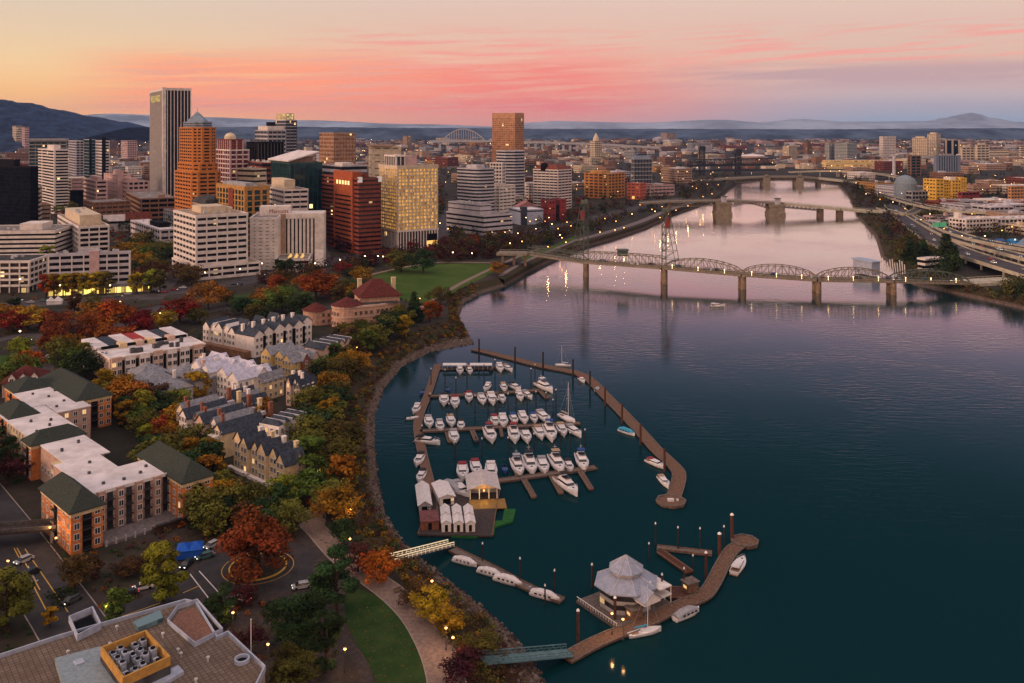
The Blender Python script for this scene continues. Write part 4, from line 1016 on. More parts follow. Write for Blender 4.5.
# ---- orange brick apartment house with green grey hip roofs
o = at(71, 556)
A = thing('apartment_building', 'orange brick apartment house with green hip roofs and a white flat roof by the roundabout', 'apartment building', o, math.radians(45))
E_ = 10.6; ZF = [.8 + 2.55 * k for k in range(4)]
def orange_block(t, x0, x1, y0, y1, e=E_, rise=4.2, faces='xy', bal=True):
    part_box(t, 'wall', APT_OR, x0, x1, y0, y1, 0, e)
    mb = MB(); po = rect(x0, x1, y0, y1); mb.ring(inset(po, -.15), inset(po, .3), e - 1.3, e - .3); mb.build('cornice', HOUSE_C, t)
    hip(t, x0, x1, y0, y1, e, e + rise, HIPR)
    if 'y' in faces:
        xm = (x0 + x1) / 2; part_box(t, 'recess_shade', C_BLACK, xm - 1.1, xm + 1.1, y0 - .06, y0 + .3, .3, e - .4)  # black panel on the flat wall, painting in the shade of a recess
        for z in ZF: balcony(t, xm - 1.2, y0, z - .4, 2.4, .9, 'y')
        wins(t, (x0, y0 - .02), (xm - 1.1, y0 - .02), [z + .2 for z in ZF], 1.2, 1.4, 2.4, lit=.04, ends=.6); wins(t, (xm + 1.1, y0 - .02), (x1, y0 - .02), [z + .2 for z in ZF], 1.2, 1.4, 2.4, ends=.6)
    if 'x' in faces:
        L_ = y1 - y0; ym = (y0 + y1) / 2
        part_box(t, 'recess_shade', C_BLACK, x0 - .06, x0 + .3, ym - 1.1, ym + 1.1, .3, e - .4)  # same black panel on the side wall, recess shade as colour
        for z in ZF: balcony(t, x0, ym - 1.2, z - .4, 2.4, .9, 'x')
        wins(t, (x0 - .02, y1), (x0 - .02, ym + 1.1), [z + .2 for z in ZF], 1.0, 1.4, 3.2, ends=1.0); wins(t, (x0 - .02, ym - 1.1), (x0 - .02, y0), [z + .2 for z in ZF], 1.0, 1.4, 3.2, ends=1.0)
orange_block(A, 0, 7.6, 0, 21.5)
orange_block(A, 27.6, 36.0, -1.5, 27)
mb = MB(); mb.prism([(7.7, 7.6), (27.5, 7.6), (27.5, 22.2), (20.2, 22.2), (20.2, 36), (7.7, 36)], 0, E_ - .2); mb.build('wall', APT_PK, A)
mb = MB(); po = [(7.9, 8.0), (27.3, 8.0), (27.3, 22), (20, 22), (20, 36), (7.9, 36)]; mb.prism(po, E_ - .2, E_ + .1); mb.build('flat_roof', C_ROOFW, A)
for k in range(4):                                       # bays, balconies and bands of the long pink front
    x = 8.6 + 4.9 * k
    po = [(x, 7.55), (x + .5, 6.7), (x + 2.0, 6.7), (x + 2.5, 7.55)]
    mb = MB(); mb.prism(po, .3, E_ + .3); mb.build('bay', APT_PK, A)
    for z in ZF:
        if k < 3 or z > 1: balcony(A, x + 2.7, 7.55, z - .35, 1.9, 1.0, 'y')
        part_box(A, 'balcony_door', W_GLASS, x + 2.9, x + 4.4, 7.52, 7.7, z - .1, z + 1.8)
    wins(A, (x + .45, 6.68), (x + 2.05, 6.68), [z + .1 for z in ZF], 1.1, 1.4, 9, ends=.1)
mb = MB(); mb.box(7.65, 27.55, 7.35, 7.6, E_ - .5, E_ + .35); mb.build('cornice', WHITE_P, A)
part_box(A, 'terrace', mat('terrace_paving', (.13, .115, .12), .9, .2, 1.2), 7.7, 27.5, -1.0, 7.5, -.2, .62)
for k in range(9): part_box(A, 'terrace_pillar', HOUSE_G, 7.8 + 2.4 * k, 8.2 + 2.4 * k, -1.35, -1.02, -.2, 1.5)
part_box(A, 'shop_front', glassy('shop_glass', (.05, .03, .02), .3, 2, 5, (1, .42, .08), .9), 19.5, 34, -2.6, -1.4, 0, 1.5)
for k in range(4): part_box(A, 'awning', mat('dark_awning', (.02, .02, .024), .8, .1), 20 + 3.6 * k, 23 + 3.6 * k, -3.6, -2.4, 1.9, 2.1)
part_box(A, 'wall', APT_PK, 10.8, 23, 40, 56.6, 0, E_ - .5); mb = MB(); mb.box(10.6, 23.2, 36.1, 56.6, E_ - .5, E_ - .2); mb.build('flat_roof', C_ROOFW, A)
part_box(A, 'wall', APT_CR, 8.4, 20, 36.05, 40, 0, E_ - .5)
wins(A, (8.38, 40), (8.38, 36.1), ZF, 1.1, 1.4, 1.9, ends=.6); wins(A, (10.78, 56), (10.78, 40.5), ZF[1:], 1.1, 1.4, 2.6)
for x, y in ((12, 12), (17, 11), (22, 12.5), (12, 22), (15, 30), (25, 16), (13, 46), (19, 50)): part_box(A, 'roof_vent', M_DKMETAL, x, x + .7, y, y + .7, E_ - .3, E_ + .7)
part_box(A, 'roof_unit', M_METAL, 3.5, 4.5, 15, 16, E_ + 2.2, E_ + 3.6) if False else None
# the second apartment house behind it
o2 = Vector((o.x, o.y, LZ))
B_ = thing('apartment_building', 'orange brick apartment house of stepped white flat roofs between green hip roofs, farther back', 'apartment building', o, math.radians(45))
orange_block(B_, 8.5, 23.5, 57.4, 64.5, E_, 3.0, 'x')
part_box(B_, 'wall', APT_CR, 10.5, 24, 64.6, 88, 0, E_ - .3); part_box(B_, 'flat_roof', C_ROOFW, 10.2, 24.3, 64.9, 96, E_ - .3, E_)
wins(B_, (10.48, 87.5), (10.48, 65), ZF, 1.1, 1.4, 2.8)
orange_block(B_, 11.5, 20, 88.2, 104, E_, 3.4, 'xy')
part_box(B_, 'wall', APT_PK, 22.5, 35, 84, 116, 0, E_ - .1); part_box(B_, 'flat_roof', C_ROOFW, 20.4, 35.2, 96.1, 117, E_ - .1, E_ + .2); part_box(B_, 'flat_roof', C_ROOFW, 24.5, 35.2, 83.8, 96, E_ - .1, E_ + .2)
wins(B_, (22.5, 83.98), (35, 83.98), ZF, 1.1, 1.4, 2.8)
orange_block(B_, 33.5, 45, 92, 131, E_ + .3, 4.2, 'y')
orange_block(B_, 22, 33, 117.5, 131, E_, 3.6, 'x')
for x, y in ((13, 68), (18, 72), (15, 80), (20, 77), (26, 90), (30, 95), (28, 104), (32, 110), (25, 111)): part_box(B_, 'roof_vent', M_DKMETAL, x, x + .7, y, y + .7, E_ - .2, E_ + .8)

# ---- pale flat roofed terrace with arches
f = lot('apartment_building', 'pale pink stucco terrace with arched balconies and white roof panels', 'apartment building', 110, 385, 81, 205, 41)
T, lb, la = f.t, f.lb, min(f.la, 40)
h0 = 10.2
part_box(T, 'wall', HOUSE_P, 0, lb, 0, la, 0, h0)
for k in range(7):
    x = lb * k / 7 + .3; w_ = lb / 7 - 1.6; yo = -1.2 if k % 2 == 0 else -.5
    part_box(T, 'bay', HOUSE_W if k % 3 else HOUSE_P, x, x + w_, yo, .2, 0, h0 + .8)
    wins(T, (x, yo - .02), (x + w_, yo - .02), [1.0, 4.1, 7.2], 1.5, 1.7, 2.2, HOUSE_W, lit=.03, ends=.7)
    part_box(T, 'recess_shade', C_BLACK, x + w_ + .1, x + w_ + 1.4, -.08, .2, .8, h0 - 1)  # shade between the bays painted as a black panel
wins(T, (-.02, la), (-.02, 0), [1.0, 4.1, 7.2], 1.3, 1.7, 4.4)
po = rect(0, lb, 0, la * .42); mb = MB(); mb.ring(inset(po, -.3), inset(po, .3), h0 + .02, h0 + .6); mb.build('parapet', HOUSE_W, T)
part_box(T, 'flat_roof', C_ROOFW, .4, lb - .4, .4, la * .4, h0 + .05, h0 + .3)
part_box(T, 'roof_strip', C_BLACK, 2, lb * .96, la * .42, la * .46, h0 + .05, h0 + 1.6)
for k in range(7):
    mm = (C_ROOFW, NAVY, C_ROOFW, mat('red_deck', (.3, .03, .03), .9, .1), C_ROOFW, NAVY, C_ROOFW)[k]
    part_box(T, 'roof_panel', mm, lb * k / 7 + .1, lb * (k + 1) / 7 - .1, la * .48, la, h0 + .05, h0 + (1.0 if k % 2 else 1.3))
for k, x in enumerate((.22, .40, .52, .74)): part_box(T, 'roof_hutch', HOUSE_P if k % 2 else HOUSE_C, lb * x, lb * x + 3, la * .38, la * .50, h0 + .1, h0 + 2.4)
clutter(T, 2, lb - 3, 2, la * .36, h0 + .3, 9, 41, M_DKMETAL)

def gable_row(T, n, x0, x1, y0, y1, he, rise, axis, walls, roofs, zb=0, jog=.8, wz=(1.0, 4.0, 7.0), front='x', lit=.03, chim=0, chm=None, ww=1.1, wsp=2.0):
    """n gabled houses side by side. front 'x': the gable ends look to -x and the houses stack along y; front 'y': they look to -y and stack along x."""
    for k in range(n):
        wm = walls[k % len(walls)]; rm = roofs[k % len(roofs)]; j = jog * (k % 2)
        dh = .5 * ((k * 7) % 3 - 1)
        if front == 'x':
            a, b = y0 + (y1 - y0) * k / n + .03, y0 + (y1 - y0) * (k + 1) / n - .03
            gable(T, x0 + j, x1, a, b, zb, he + dh, he + rise + dh, 'x', wm, rm)
            wins(T, (x0 + j - .02, b), (x0 + j - .02, a), wz, ww, 1.4, wsp, ends=.7, lit=lit)
            if chim: chimney(T, x0 + j + 2.5, b - 1.2, he, he + rise + 1.6, chm)
        else:
            a, b = x0 + (x1 - x0) * k / n + .03, x0 + (x1 - x0) * (k + 1) / n - .03
            gable(T, a, b, y0 + j, y1, zb, he + dh, he + rise + dh, 'y', wm, rm)
            wins(T, (a, y0 + j - .02), (b, y0 + j - .02), wz, ww, 1.4, wsp, ends=.7, lit=lit)
            if chim: chimney(T, a + .4, y0 + j + 2.5, he, he + rise + 1.6, chm)

# ---- white terrace with dark roofs
f = lot('townhouse_row', 'long white terrace with navy gabled roofs turning a corner', 'townhouses', 254, 358, 203, 313, 56); T = f.t
gable_row(T, 6, 0, f.lb, 0, 13, 10.2, 2.4, 'y', [HOUSE_W], [NAVY], front='y', wz=(1, 4, 7), wsp=2.4)
gable_row(T, 5, 0, 13, 13.1, f.la, 10.2, 2.4, 'x', [HOUSE_W], [NAVY, C_ROOFW], front='x', wz=(1, 4, 7), wsp=2.4)
for k in range(5): part_box(T, 'recess_shade', C_BLACK, f.lb * (k + 1) / 6 - .8, f.lb * (k + 1) / 6 + .8, -.1, .3, .8, 9)  # black strips on the front stand for shaded recesses
part_box(T, 'terrace', C_BRICKB, -3.2, -.1, 2, f.la, 0, 3.0)
for k in range(6): chimney(T, f.lb * k / 6 + 1, 9, 9, 13.8, HOUSE_W, 1.3)
for k in range(3): gable(T, f.lb * (.2 + .25 * k), f.lb * (.28 + .25 * k), 14, 20, 9, 11.5, 14, 'y', HOUSE_W, NAVY, wname='dormer')
part_box(T, 'flat_roof', NAVY, 13.1, f.lb, 13.1, 24, 0, 10.2)
# ---- lavender roofed houses
f = lot('townhouse_row', 'white houses under pale lavender metal roofs in a stepped row', 'townhouses', 238, 406, 183.5, 272, 52); T = f.t
n = 4
for k in range(n):
    y0, y1 = f.la * k / n, f.la * (k + .74) / n; x0 = (0, 1.5, 0, 2)[k]
    gable(T, x0, min(f.lb, 24), y0, y1, 0, 9.4, 12.2, 'x', HOUSE_W, LAVR)
    wins(T, (x0 - .02, y1), (x0 - .02, y0), [1, 4, 6.8], 1.0, 1.5, 2.2, ends=.6)
    if k == 0: wins(T, (x0, y0 - .02), (min(f.lb, 24), y0 - .02), [1, 4, 6.8], .9, 1.5, 2.6)
    gable(T, 8 + 2 * (k % 2), 13 + 2 * (k % 2), y0 - 1.2, y1 + 1.5, 0, 9.6, 12.6, 'y', HOUSE_W, LAVR, wname='cross_gable')
    part_box(T, 'link', HOUSE_P, 3, 22, y1 + .02, f.la * (k + 1) / n - .02, 0, 7.4)
# ---- yellow gabled houses, grey roofs
f = lot('townhouse_row', 'yellow gabled houses with grey shingle roofs beside the promenade trees', 'townhouses', 292, 383, 261, 320, 52); T = f.t
gable_row(T, 3, 0, f.lb * .9, 0, f.la, 8.6, 2.8, 'x', [HOUSE_Y], [GREYSH], front='x', jog=1.6, wsp=1.9)
gable(T, f.lb * .3, f.lb * .55, -1.4, 4, 0, 8.4, 11, 'y', BRICK_H, GREYSH, wname='cross_gable'); gable(T, f.lb * .66, f.lb * .9, -1.4, 4, 0, 8.4, 11, 'y', HOUSE_P, GREYSH, wname='cross_gable')
wins(T, (0, -.02), (f.lb * .3, -.02), [1, 4, 6.6], 1, 1.4, 2.2); wins(T, (f.lb * .3, -1.44), (f.lb * .55, -1.44), [1, 4, 6.6], 1, 1.4, 2.0); wins(T, (f.lb * .66, -1.44), (f.lb * .9, -1.44), [1, 4, 6.6], 1, 1.4, 2.0)
# ---- dark roofed step houses by the promenade
f = lot('townhouse_row', 'navy roofed step houses below the red roofed pavilion', 'townhouses', 324, 367, 305, 352, 60); T = f.t
for k in range(4):
    a, b = f.lb * k / 4, f.lb * (k + .93) / 4
    gable(T, a, b, 0, f.la, 0, 7.6, 9.6, 'y', HOUSE_P, NAVY); part_box(T, 'party_wall', C_ROOFW, b + .03, b + .5, .3, f.la - .3, 0, 9.3)
    wins(T, (a, -.02), (b, -.02), [1, 4], 1, 1.4, 1.9, ends=.6)
# ---- grey hip roofed houses
f = lot('townhouse_row', 'cluster of low houses under grey hipped roofs among trees', 'townhouses', 160, 410, 128, 187, 44); T = f.t
for k, (x, y, w_, d_, e_) in enumerate(((0, 0, 13, 12, 6.5), (0, 13, 12, 13, 7), (3, 27, 12, 12, 6.6), (14, 2, 11, 13, 7.2), (14, 16, 12, 12, 6.6), (26, 6, 10, 16, 7))):
    part_box(T, 'wall', HOUSE_G, x, x + w_ - .2, y, y + d_ - .2, 0, e_); hip(T, x, x + w_ - .2, y, y + d_ - .2, e_, e_ + 3.0, GREYSH, .3)
    wins(T, (x, y - .02), (x + w_ - .2, y - .02), [1, 4], 1, 1.3, 2.6); wins(T, (x - .02, y + d_), (x - .02, y), [1, 4], 1, 1.3, 2.8)
chimney(T, 22, 12, 6, 12, HOUSE_P, 1.4); chimney(T, 9, 9, 6, 11, HOUSE_W, 1)
# ---- brick chimney row
f = lot('townhouse_row', 'navy roofed row houses with brick chimneys and peach gable fronts', 'townhouses', 222, 459, 171, 264, 50); T = f.t
gable_row(T, 6, 0, min(f.lb, 34), 0, f.la, 8.4, 2.6, 'x', [HOUSE_C, HOUSE_W, HOUSE_P, BRICK_H, HOUSE_W, HOUSE_C], [NAVY, GREYSH, NAVY, GREYSH], front='x', jog=2.0, chim=1, wsp=1.8)
for k in range(5):
    part_box(T, 'roof_deck', C_PALE, 6, 20, f.la * (k + .84) / 5, f.la * (k + 1.06) / 5, 8.2, 9.3); chimney(T, 20, f.la * (k + .5) / 5, 8, 12.4, HOUSE_C if k % 2 else BRICK_H, 1.2)
part_box(T, 'bay', HOUSE_W, -2.2, 1, 1.2, f.la / 5 - 1.2, 0, 7.2); wins(T, (-2.22, f.la / 5 - 1.2), (-2.22, 1.2), [1, 4], 1.1, 2, 2.1, ends=.5)
# ---- cream gabled row round a courtyard
f = lot('townhouse_row', 'cream gabled row houses with navy roofs around a pale roof court', 'townhouses', 285, 493, 231, 303, 48); T = f.t
la, lb = f.la, f.lb
gable_row(T, 6, 0, 7, 0, la, 8.2, 3.0, 'x', [HOUSE_C], [NAVY], front='x', jog=.9, wz=(1, 3.8, 6.4), wsp=1.7)
part_box(T, 'wall', HOUSE_G, 6, lb, .4, 8, 0, 8.0); hip(T, 3.5, lb, .4, 8.2, 8.0, 10.8, NAVY, .4)
gable(T, lb * .55, lb * .95, -.6, 5, 0, 8.2, 10.6, 'y', HOUSE_P, NAVY, wname='cross_gable'); wins(T, (8, .38), (lb * .55, .38), [1, 4], 1.1, 1.4, 2.4); wins(T, (lb * .55, -.62), (lb * .95, -.62), [1, 4, 6.4], 1.0, 1.4, 2.2, ends=.6)
part_box(T, 'roof_court', C_ROOFW, 7.2, lb - .5, 8.3, la, 0, 7.4); clutter(T, 8, lb - 2, 10, la - 3, 7.4, 6, 45, M_DKMETAL)
part_box(T, 'plinth', HOUSE_W, -1.4, -.05, 0, la, 0, .9)
for k in range(4): chimney(T, 6.2, la * (k + .6) / 4.6, 8, 12, HOUSE_W if k % 2 else HOUSE_C, 1.1)
# ---- dark roofs along the promenade
f = lot('townhouse_row', 'column of navy flat roofs with white parapets along the promenade', 'townhouses', 279, 455, 268.5, 307, 63); T = f.t
for k in range(4):
    a, b = f.lb * k / 4, f.lb * (k + 1) / 4 - .5
    part_box(T, 'wall', HOUSE_W if k % 2 == 0 else HOUSE_G, a, b, 0, f.la + 4, 0, 9.0); hip(T, a + .2, b - .2, .3, f.la + 3.7, 9.0, 10.6, NAVY, .1); part_box(T, 'party_wall', C_ROOFW, b + .02, b + .45, .2, f.la + 3.8, 0, 10.0)
    wins(T, (a, -.02), (b, -.02), [1, 4, 6.6], 1, 1.4, 2.2, ends=.6); wins(T, (-.02, f.la + 3.8), (-.02, 0), [1, 4, 6.6], 1, 1.4, 2.2, ends=.6) if k == 0 else None
# ---- more narrow houses filling the rows
for xc, yb, xl, xr, th, n_, wl, rf, lb_ in ((246, 428, 222, 268, 50, 4, [HOUSE_W, HOUSE_P], [NAVY, GREYSH], 'narrow white and pink houses with mixed roofs behind the brick chimney row'),
        (214, 392, 196, 232, 48, 3, [HOUSE_W], [LAVR], 'short row of white houses with lavender roofs below the long white terrace'),
        (262, 402, 246, 284, 56, 3, [HOUSE_C, HOUSE_W], [GREYSH, NAVY], 'short row of cream houses beside the yellow gabled houses'),
        (300, 408, 286, 316, 62, 3, [HOUSE_P, HOUSE_W], [NAVY], 'short pink and white row beside the promenade trees')):
    f = lot('townhouse_row', lb_, 'townhouses', xc, yb, xl, xr, th); T = f.t
    gable_row(T, n_, 0, min(f.lb, 22), 0, min(f.la, 24), 8.0, 2.6, 'x', wl, rf, front='x', jog=1.2, chim=1, chm=HOUSE_W, wsp=1.9)
    wins(T, (0, -.02), (min(f.lb, 22), -.02), [1, 4, 6.4], 1, 1.4, 2.6)
# ---- maroon roofed house at the left edge
f = lot('house', 'pale house with a maroon roof and white dormers at the left photo edge', 'house', 2, 398, -45, 44, 20); T = f.t
part_box(T, 'wall', HOUSE_P, 0, f.lb, 0, 14, 0, 5.5); hip(T, 0, f.lb, 0, 14, 5.5, 10.2, MAROON, .6)
for k in range(3):
    x = f.lb * (.14 + .27 * k); gable(T, x, x + 2.4, .3, 5, 5.2, 7.2, 8.8, 'y', HOUSE_W, MAROON, .2, wname='dormer'); wins(T, (x, .28), (x + 2.4, .28), [5.6], 1.2, 1.3, 5, ends=.3)
wins(T, (0, -.02), (f.lb, -.02), [1.4], 1.3, 1.8, 3.2)

# ---- red roofed riverside pavilion with a curved front
pc = at(371, 322); T = thing('pavilion', 'curved brick pavilion with big maroon hip roofs beside the green lawn', 'pavilion', pc, math.radians(20))
BR = mat('pavilion_brick', (.46, .28, .20), .88, .14, .8)
h_ = 11.0
po = [(-14 + 7.5 * math.cos(a), -4 + 7.5 * math.sin(a)) for a in [math.pi * (.5 + k / 10) for k in range(11)]]
po = [(-14, 6)] + po[1:-1] + [(-14, -11.5)]
body = [(14, -5), (16, 8), (-14, 10)] + po[1:-1] + [(-14, -11.5), (0, -10)]
mb = MB(); mb.prism(body, 0, h_); mb.build('wall', BR, T)
mb = MB(); mb.ring(inset(body, -.3), inset(body, .4), h_ * .48, h_ * .54); mb.build('band', HOUSE_P, T)
mb = MB(); mb.ring(inset(body, -.35), inset(body, .4), h_ - .7, h_ + .2); mb.build('cornice', HOUSE_P, T)
mb = MB(); mb.lathe([(8.6, h_ + .2), (.3, h_ + 4.2)], 20, 0, (-13.5, -4)); mb.build('cone_roof', MAROON, T)
part_box(T, 'flat_roof', C_ROOFD, -13.5, 14, -8, 8, h_ + .02, h_ + .3)
part_box(T, 'wall', BR, -6, 15, -3, 16, h_ - 2, h_ + 3.2); hip(T, -6, 15, -3, 16, h_ + 3.2, h_ + 11, MAROON, 1.4, run=9.6)
chimney(T, -4.5, 14, h_, h_ + 10, HOUSE_C, 2.2); chimney(T, 14, 12, h_, h_ + 10, HOUSE_C, 2.2)
for k in range(8): a = math.pi * (.66 + .085 * k); q = (-14 + 7.52 * math.cos(a), -4 + 7.52 * math.sin(a)); [link('window', window_mesh(1.1, 1.8, HOUSE_P, W_GLASS), T, (q[0], q[1], z), a + math.pi / 2) for z in (1.4, 6.4)]
wins(T, (-12, -11.6), (0, -10.1), [1.4, 6.6], 1.3, 1.9, 2.8, HOUSE_P, lit=.06); wins(T, (0, -10.1), (14, -5.1), [1.4, 6.6], 1.3, 1.9, 2.8, HOUSE_P, lit=.06)
mb = MB()
for k in range(14): a = -13 + 2 * k; mb.box(a, a + .3, -13.3, -13, 0, 2.6)
mb.box(-14, 14, -13.4, -11.8, 2.6, 2.85); mb.build('porch', mat('porch_red', (.14, .03, .03), .8, .1), T)
pc2 = at(322, 323); T = thing('pavilion', 'smaller round ended brick wing under its own maroon cone roof', 'pavilion', pc2, math.radians(20))
mb = MB(); po = [(-4 + 6 * math.cos(a), 6 * math.sin(a)) for a in [math.pi * (.5 + k / 10) for k in range(11)]] + [(13, -4), (13, 6)]; mb.prism(po, 0, 7.6); mb.build('wall', BR, T)
mb = MB(); mb.lathe([(7.2, 7.6), (.3, 11.4)], 20, 0, (-3.5, 0)); mb.build('cone_roof', MAROON, T); part_box(T, 'flat_roof', C_ROOFD, -2, 13.4, -4.4, 6.4, 7.62, 7.9)
wins(T, (-2, -5.9), (13, -4.1), [1.2, 4.4], 1.2, 1.8, 2.8, HOUSE_P)
f = lot('terrace_house', 'low restaurant terrace with dark red awnings below the curved pavilion', 'restaurant', 352, 351, 343, 372, 40); T = f.t
part_box(T, 'wall', BRICK_H, 0, f.lb, 0, f.la, 0, 3.4); part_box(T, 'flat_roof', mat('awning_red', (.12, .02, .025), .8, .15), -.5, f.lb + .5, -.5, f.la + .5, 3.4, 3.7)
for k in range(5): part_box(T, 'awning', MATS['awning_red'], f.lb * k / 5 + .3, f.lb * (k + 1) / 5 - .3, -2.2, -.52, 2.4, 2.55)
wins(T, (0, -.02), (f.lb, -.02), [.7], 1.4, 1.5, 2.4, lit=.5)
# ================================================================== streets, paths and lawns
ASPH = mat('asphalt', (.026, .025, .029), .9, .32, .3, .25, col2=(.046, .042, .044))
ASPH2 = mat('street_asphalt', (.055, .048, .052), .9, .2, .15, .25)
PAVE = mat('brick_path', (.20, .145, .122), .9, .16, 1.2, .2)
PAVE2 = mat('grey_pavement', (.045, .036, .034), .9, .2, .8, .2)
LAWN = mat('lawn_grass', (.014, .040, .009), .95, .28, .16, .1, col2=(.034, .060, .016))
LAWN2 = mat('bright_lawn_grass', (.034, .074, .010), .95, .25, .06, .1, col2=(.060, .096, .018))
PAINT_Y = mat('yellow_road_paint', (.55, .34, .06), .8, .12, 2)
PAINT_W = mat('white_road_paint', (.55, .53, .52), .8, .12, 2)
KERB = mat('kerb_stone', (.26, .23, .21), .9, .1, 1)
RIB = []
def smooth_line(pts, n=6):
    """Catmull-Rom through world points."""
    if len(pts) < 3: return list(pts)
    P = [pts[0]] + list(pts) + [pts[-1]]; out = []
    for i in range(1, len(P) - 2):
        for k in range(n):
            t = k / n
            out.append(.5 * ((2 * P[i]) + (P[i + 1] - P[i - 1]) * t + (2 * P[i - 1] - 5 * P[i] + 4 * P[i + 1] - P[i + 2]) * t * t + (3 * P[i] - P[i - 1] - 3 * P[i + 1] + P[i + 2]) * t ** 3))
    out.append(P[-2].copy())
    return out
def ribbon(name, px, width, m, z=LZ, lift=.012, kerb=False, world=None, thick=0.0, reg=True):
    pts = world or smooth_line([at(x, y, z) for x, y in px])
    mb = MB(); L_, R_ = [], []
    for i, p in enumerate(pts):
        a, b = pts[max(0, i - 1)], pts[min(len(pts) - 1, i + 1)]
        d = Vector((b.x - a.x, b.y - a.y, 0)).normalized(); s = Vector((-d.y, d.x, 0))
        w_ = width(i / (len(pts) - 1)) if callable(width) else width
        L_.append(p + s * w_ / 2 + Vector((0, 0, lift))); R_.append(p - s * w_ / 2 + Vector((0, 0, lift)))
    for i in range(len(pts) - 1): mb.face([R_[i], R_[i + 1], L_[i + 1], L_[i]])
    if thick:
        dn = Vector((0, 0, -thick))
        for i in range(len(pts) - 1):
            mb.face([R_[i] + dn, L_[i] + dn, L_[i + 1] + dn, R_[i + 1] + dn]); mb.face([R_[i] + dn, R_[i + 1] + dn, R_[i + 1], R_[i]]); mb.face([L_[i], L_[i + 1], L_[i + 1] + dn, L_[i] + dn])
    o_ = structure(mb.build(name, m))
    if kerb:
        mb = MB()
        for side in (L_, R_):
            for i in range(len(pts) - 1): mb.bar(side[i] + Vector((0, 0, .05)), side[i + 1] + Vector((0, 0, .05)), .22, .14)
        structure(mb.build('kerb', KERB))
    if reg: RIB.append(([(p.x, p.y) for p in pts], (width(.5) if callable(width) else width)))
    return pts
def patch(name, px, m, lift, z=LZ):
    pts = smooth_line([at(x, y, z) for x, y in px + px[:1]], 5)[:-1]
    mb = MB(); tri = tessellate_polygon([[Vector((p.x, p.y, 0)) for p in pts]])
    mb.v = [(p.x, p.y, z + lift) for p in pts]
    for t_ in tri:
        a, b, c = [pts[k] for k in t_]
        mb.f.append(tuple(t_ if (b - a).cross(c - a).z > 0 else (t_[0], t_[2], t_[1]))); mb.m.append(0); mb.uv.append(None)
    structure(mb.build(name, m)); LAWNS.append([(p.x, p.y) for p in pts])
    return pts
LAWNS = []
patch('pavement', [(60, 700), (100, 610), (190, 560), (235, 532), (330, 520), (360, 560), (345, 620), (330, 700), (200, 720)], PAVE2, .006)
ribbon('road', [(-40, 470), (5, 530), (40, 580), (80, 640), (110, 700)], 13, ASPH, lift=.014, kerb=True)
ribbon('road', [(60, 648), (105, 622), (160, 602), (205, 582), (240, 566)], 9, ASPH, lift=.018)
RC = at(258, 567)
mb = MB(); mb.lathe([(.1, LZ + .022), (14.2, LZ + .022)], 40, 0, (RC.x, RC.y), caps=False); structure(mb.build('road', ASPH)); RIB.append(([(RC.x - 14, RC.y), (RC.x + 14, RC.y)], 28))
def arc_band(name, r, w_, m, h_, a0=0, a1=2 * math.pi, n=44, zz=LZ + .026):
    mb = MB()
    for k in range(n):
        t0, t1 = a0 + (a1 - a0) * k / n, a0 + (a1 - a0) * (k + 1) / n
        q = [(RC.x + rr * math.cos(t_), RC.y + rr * math.sin(t_)) for t_ in (t0, t1) for rr in (r, r + w_)]
        (x0, y0), (x1, y1), (x2, y2), (x3, y3) = q
        if h_ < .05: mb.face([(x1, y1, zz), (x3, y3, zz), (x2, y2, zz), (x0, y0, zz)])
        else: mb.loft([[(x0, y0, LZ), (x1, y1, LZ), (x1, y1, LZ + h_), (x0, y0, LZ + h_)], [(x2, y2, LZ), (x3, y3, LZ), (x3, y3, LZ + h_), (x2, y2, LZ + h_)]])
    structure(mb.build(name, m))
arc_band('kerb', 6.4, .35, PAINT_Y, .3)
arc_band('road_marking', 8.2, .16, PAINT_Y, 0)
mb = MB(); mb.lathe([(.1, LZ + .2), (6.38, LZ + .12)], 36, 0, (RC.x, RC.y), caps=False); structure(mb.build('planting_bed', mat('bed_soil', (.03, .024, .016), .95, .3, 1)))
def line(px0, px1, w_, m, lift=.03):
    a, b = at(*px0), at(*px1); ribbon('road_marking', None, w_, m, lift=lift, world=[a, b], reg=False)
for a, b in (((14, 548), (46, 610)), ((25, 549), (68, 612)), ((17, 548), (40, 590)), ((104, 623), (160, 603)), ((183, 593), (200, 585.5))): line(a, b, .22, PAINT_Y)
for a, b in (((190, 574), (213, 604)), ((199, 571), (220, 594)), ((20, 560), (33, 584)), ((28, 566), (36, 582)), ((33, 584), (38, 580))): line(a, b, .25, PAINT_W)
for k in range(7): line((300 + k * 4, 528 + k * 2.6), (303 + k * 4, 526.6 + k * 2.6), .35, PAINT_W)
ribbon('path', [(296, 512), (318, 532), (345, 560), (385, 588), (412, 612), (432, 642), (444, 672), (450, 705)], lambda t: 5.2 + t * 2.2, PAVE, lift=.03, kerb=True)
ribbon('path', [(318, 345 + 180), (322, 492), (321, 462), (320, 430), (321, 405), (330, 380), (356, 348), (385, 326), (418, 310), (440, 296), (458, 285), (482, 273), (515, 258), (540, 248)], 3.6, PAVE, lift=.022)
ribbon('path', [(318, 560), (318, 590), (325, 610), (345, 640), (362, 665), (372, 700)], 2.4, PAVE2, lift=.026)
ribbon('path', [(246, 626), (262, 648), (285, 662), (300, 690)], 2.0, PAVE2, lift=.026)
patch('lawn', [(348, 588), (368, 592), (392, 608), (414, 634), (428, 662), (434, 700), (390, 700), (366, 660), (350, 630), (344, 605)], LAWN, .016)
patch('lawn', [(372, 277), (398, 269), (440, 264), (486, 264), (496, 268), (488, 275), (470, 284), (452, 293), (420, 303), (404, 300), (388, 290), (376, 285)], LAWN2, .016)
patch('lawn', [(-20, 357), (30, 355), (38, 364), (20, 372), (-20, 372)], LAWN2, .016)
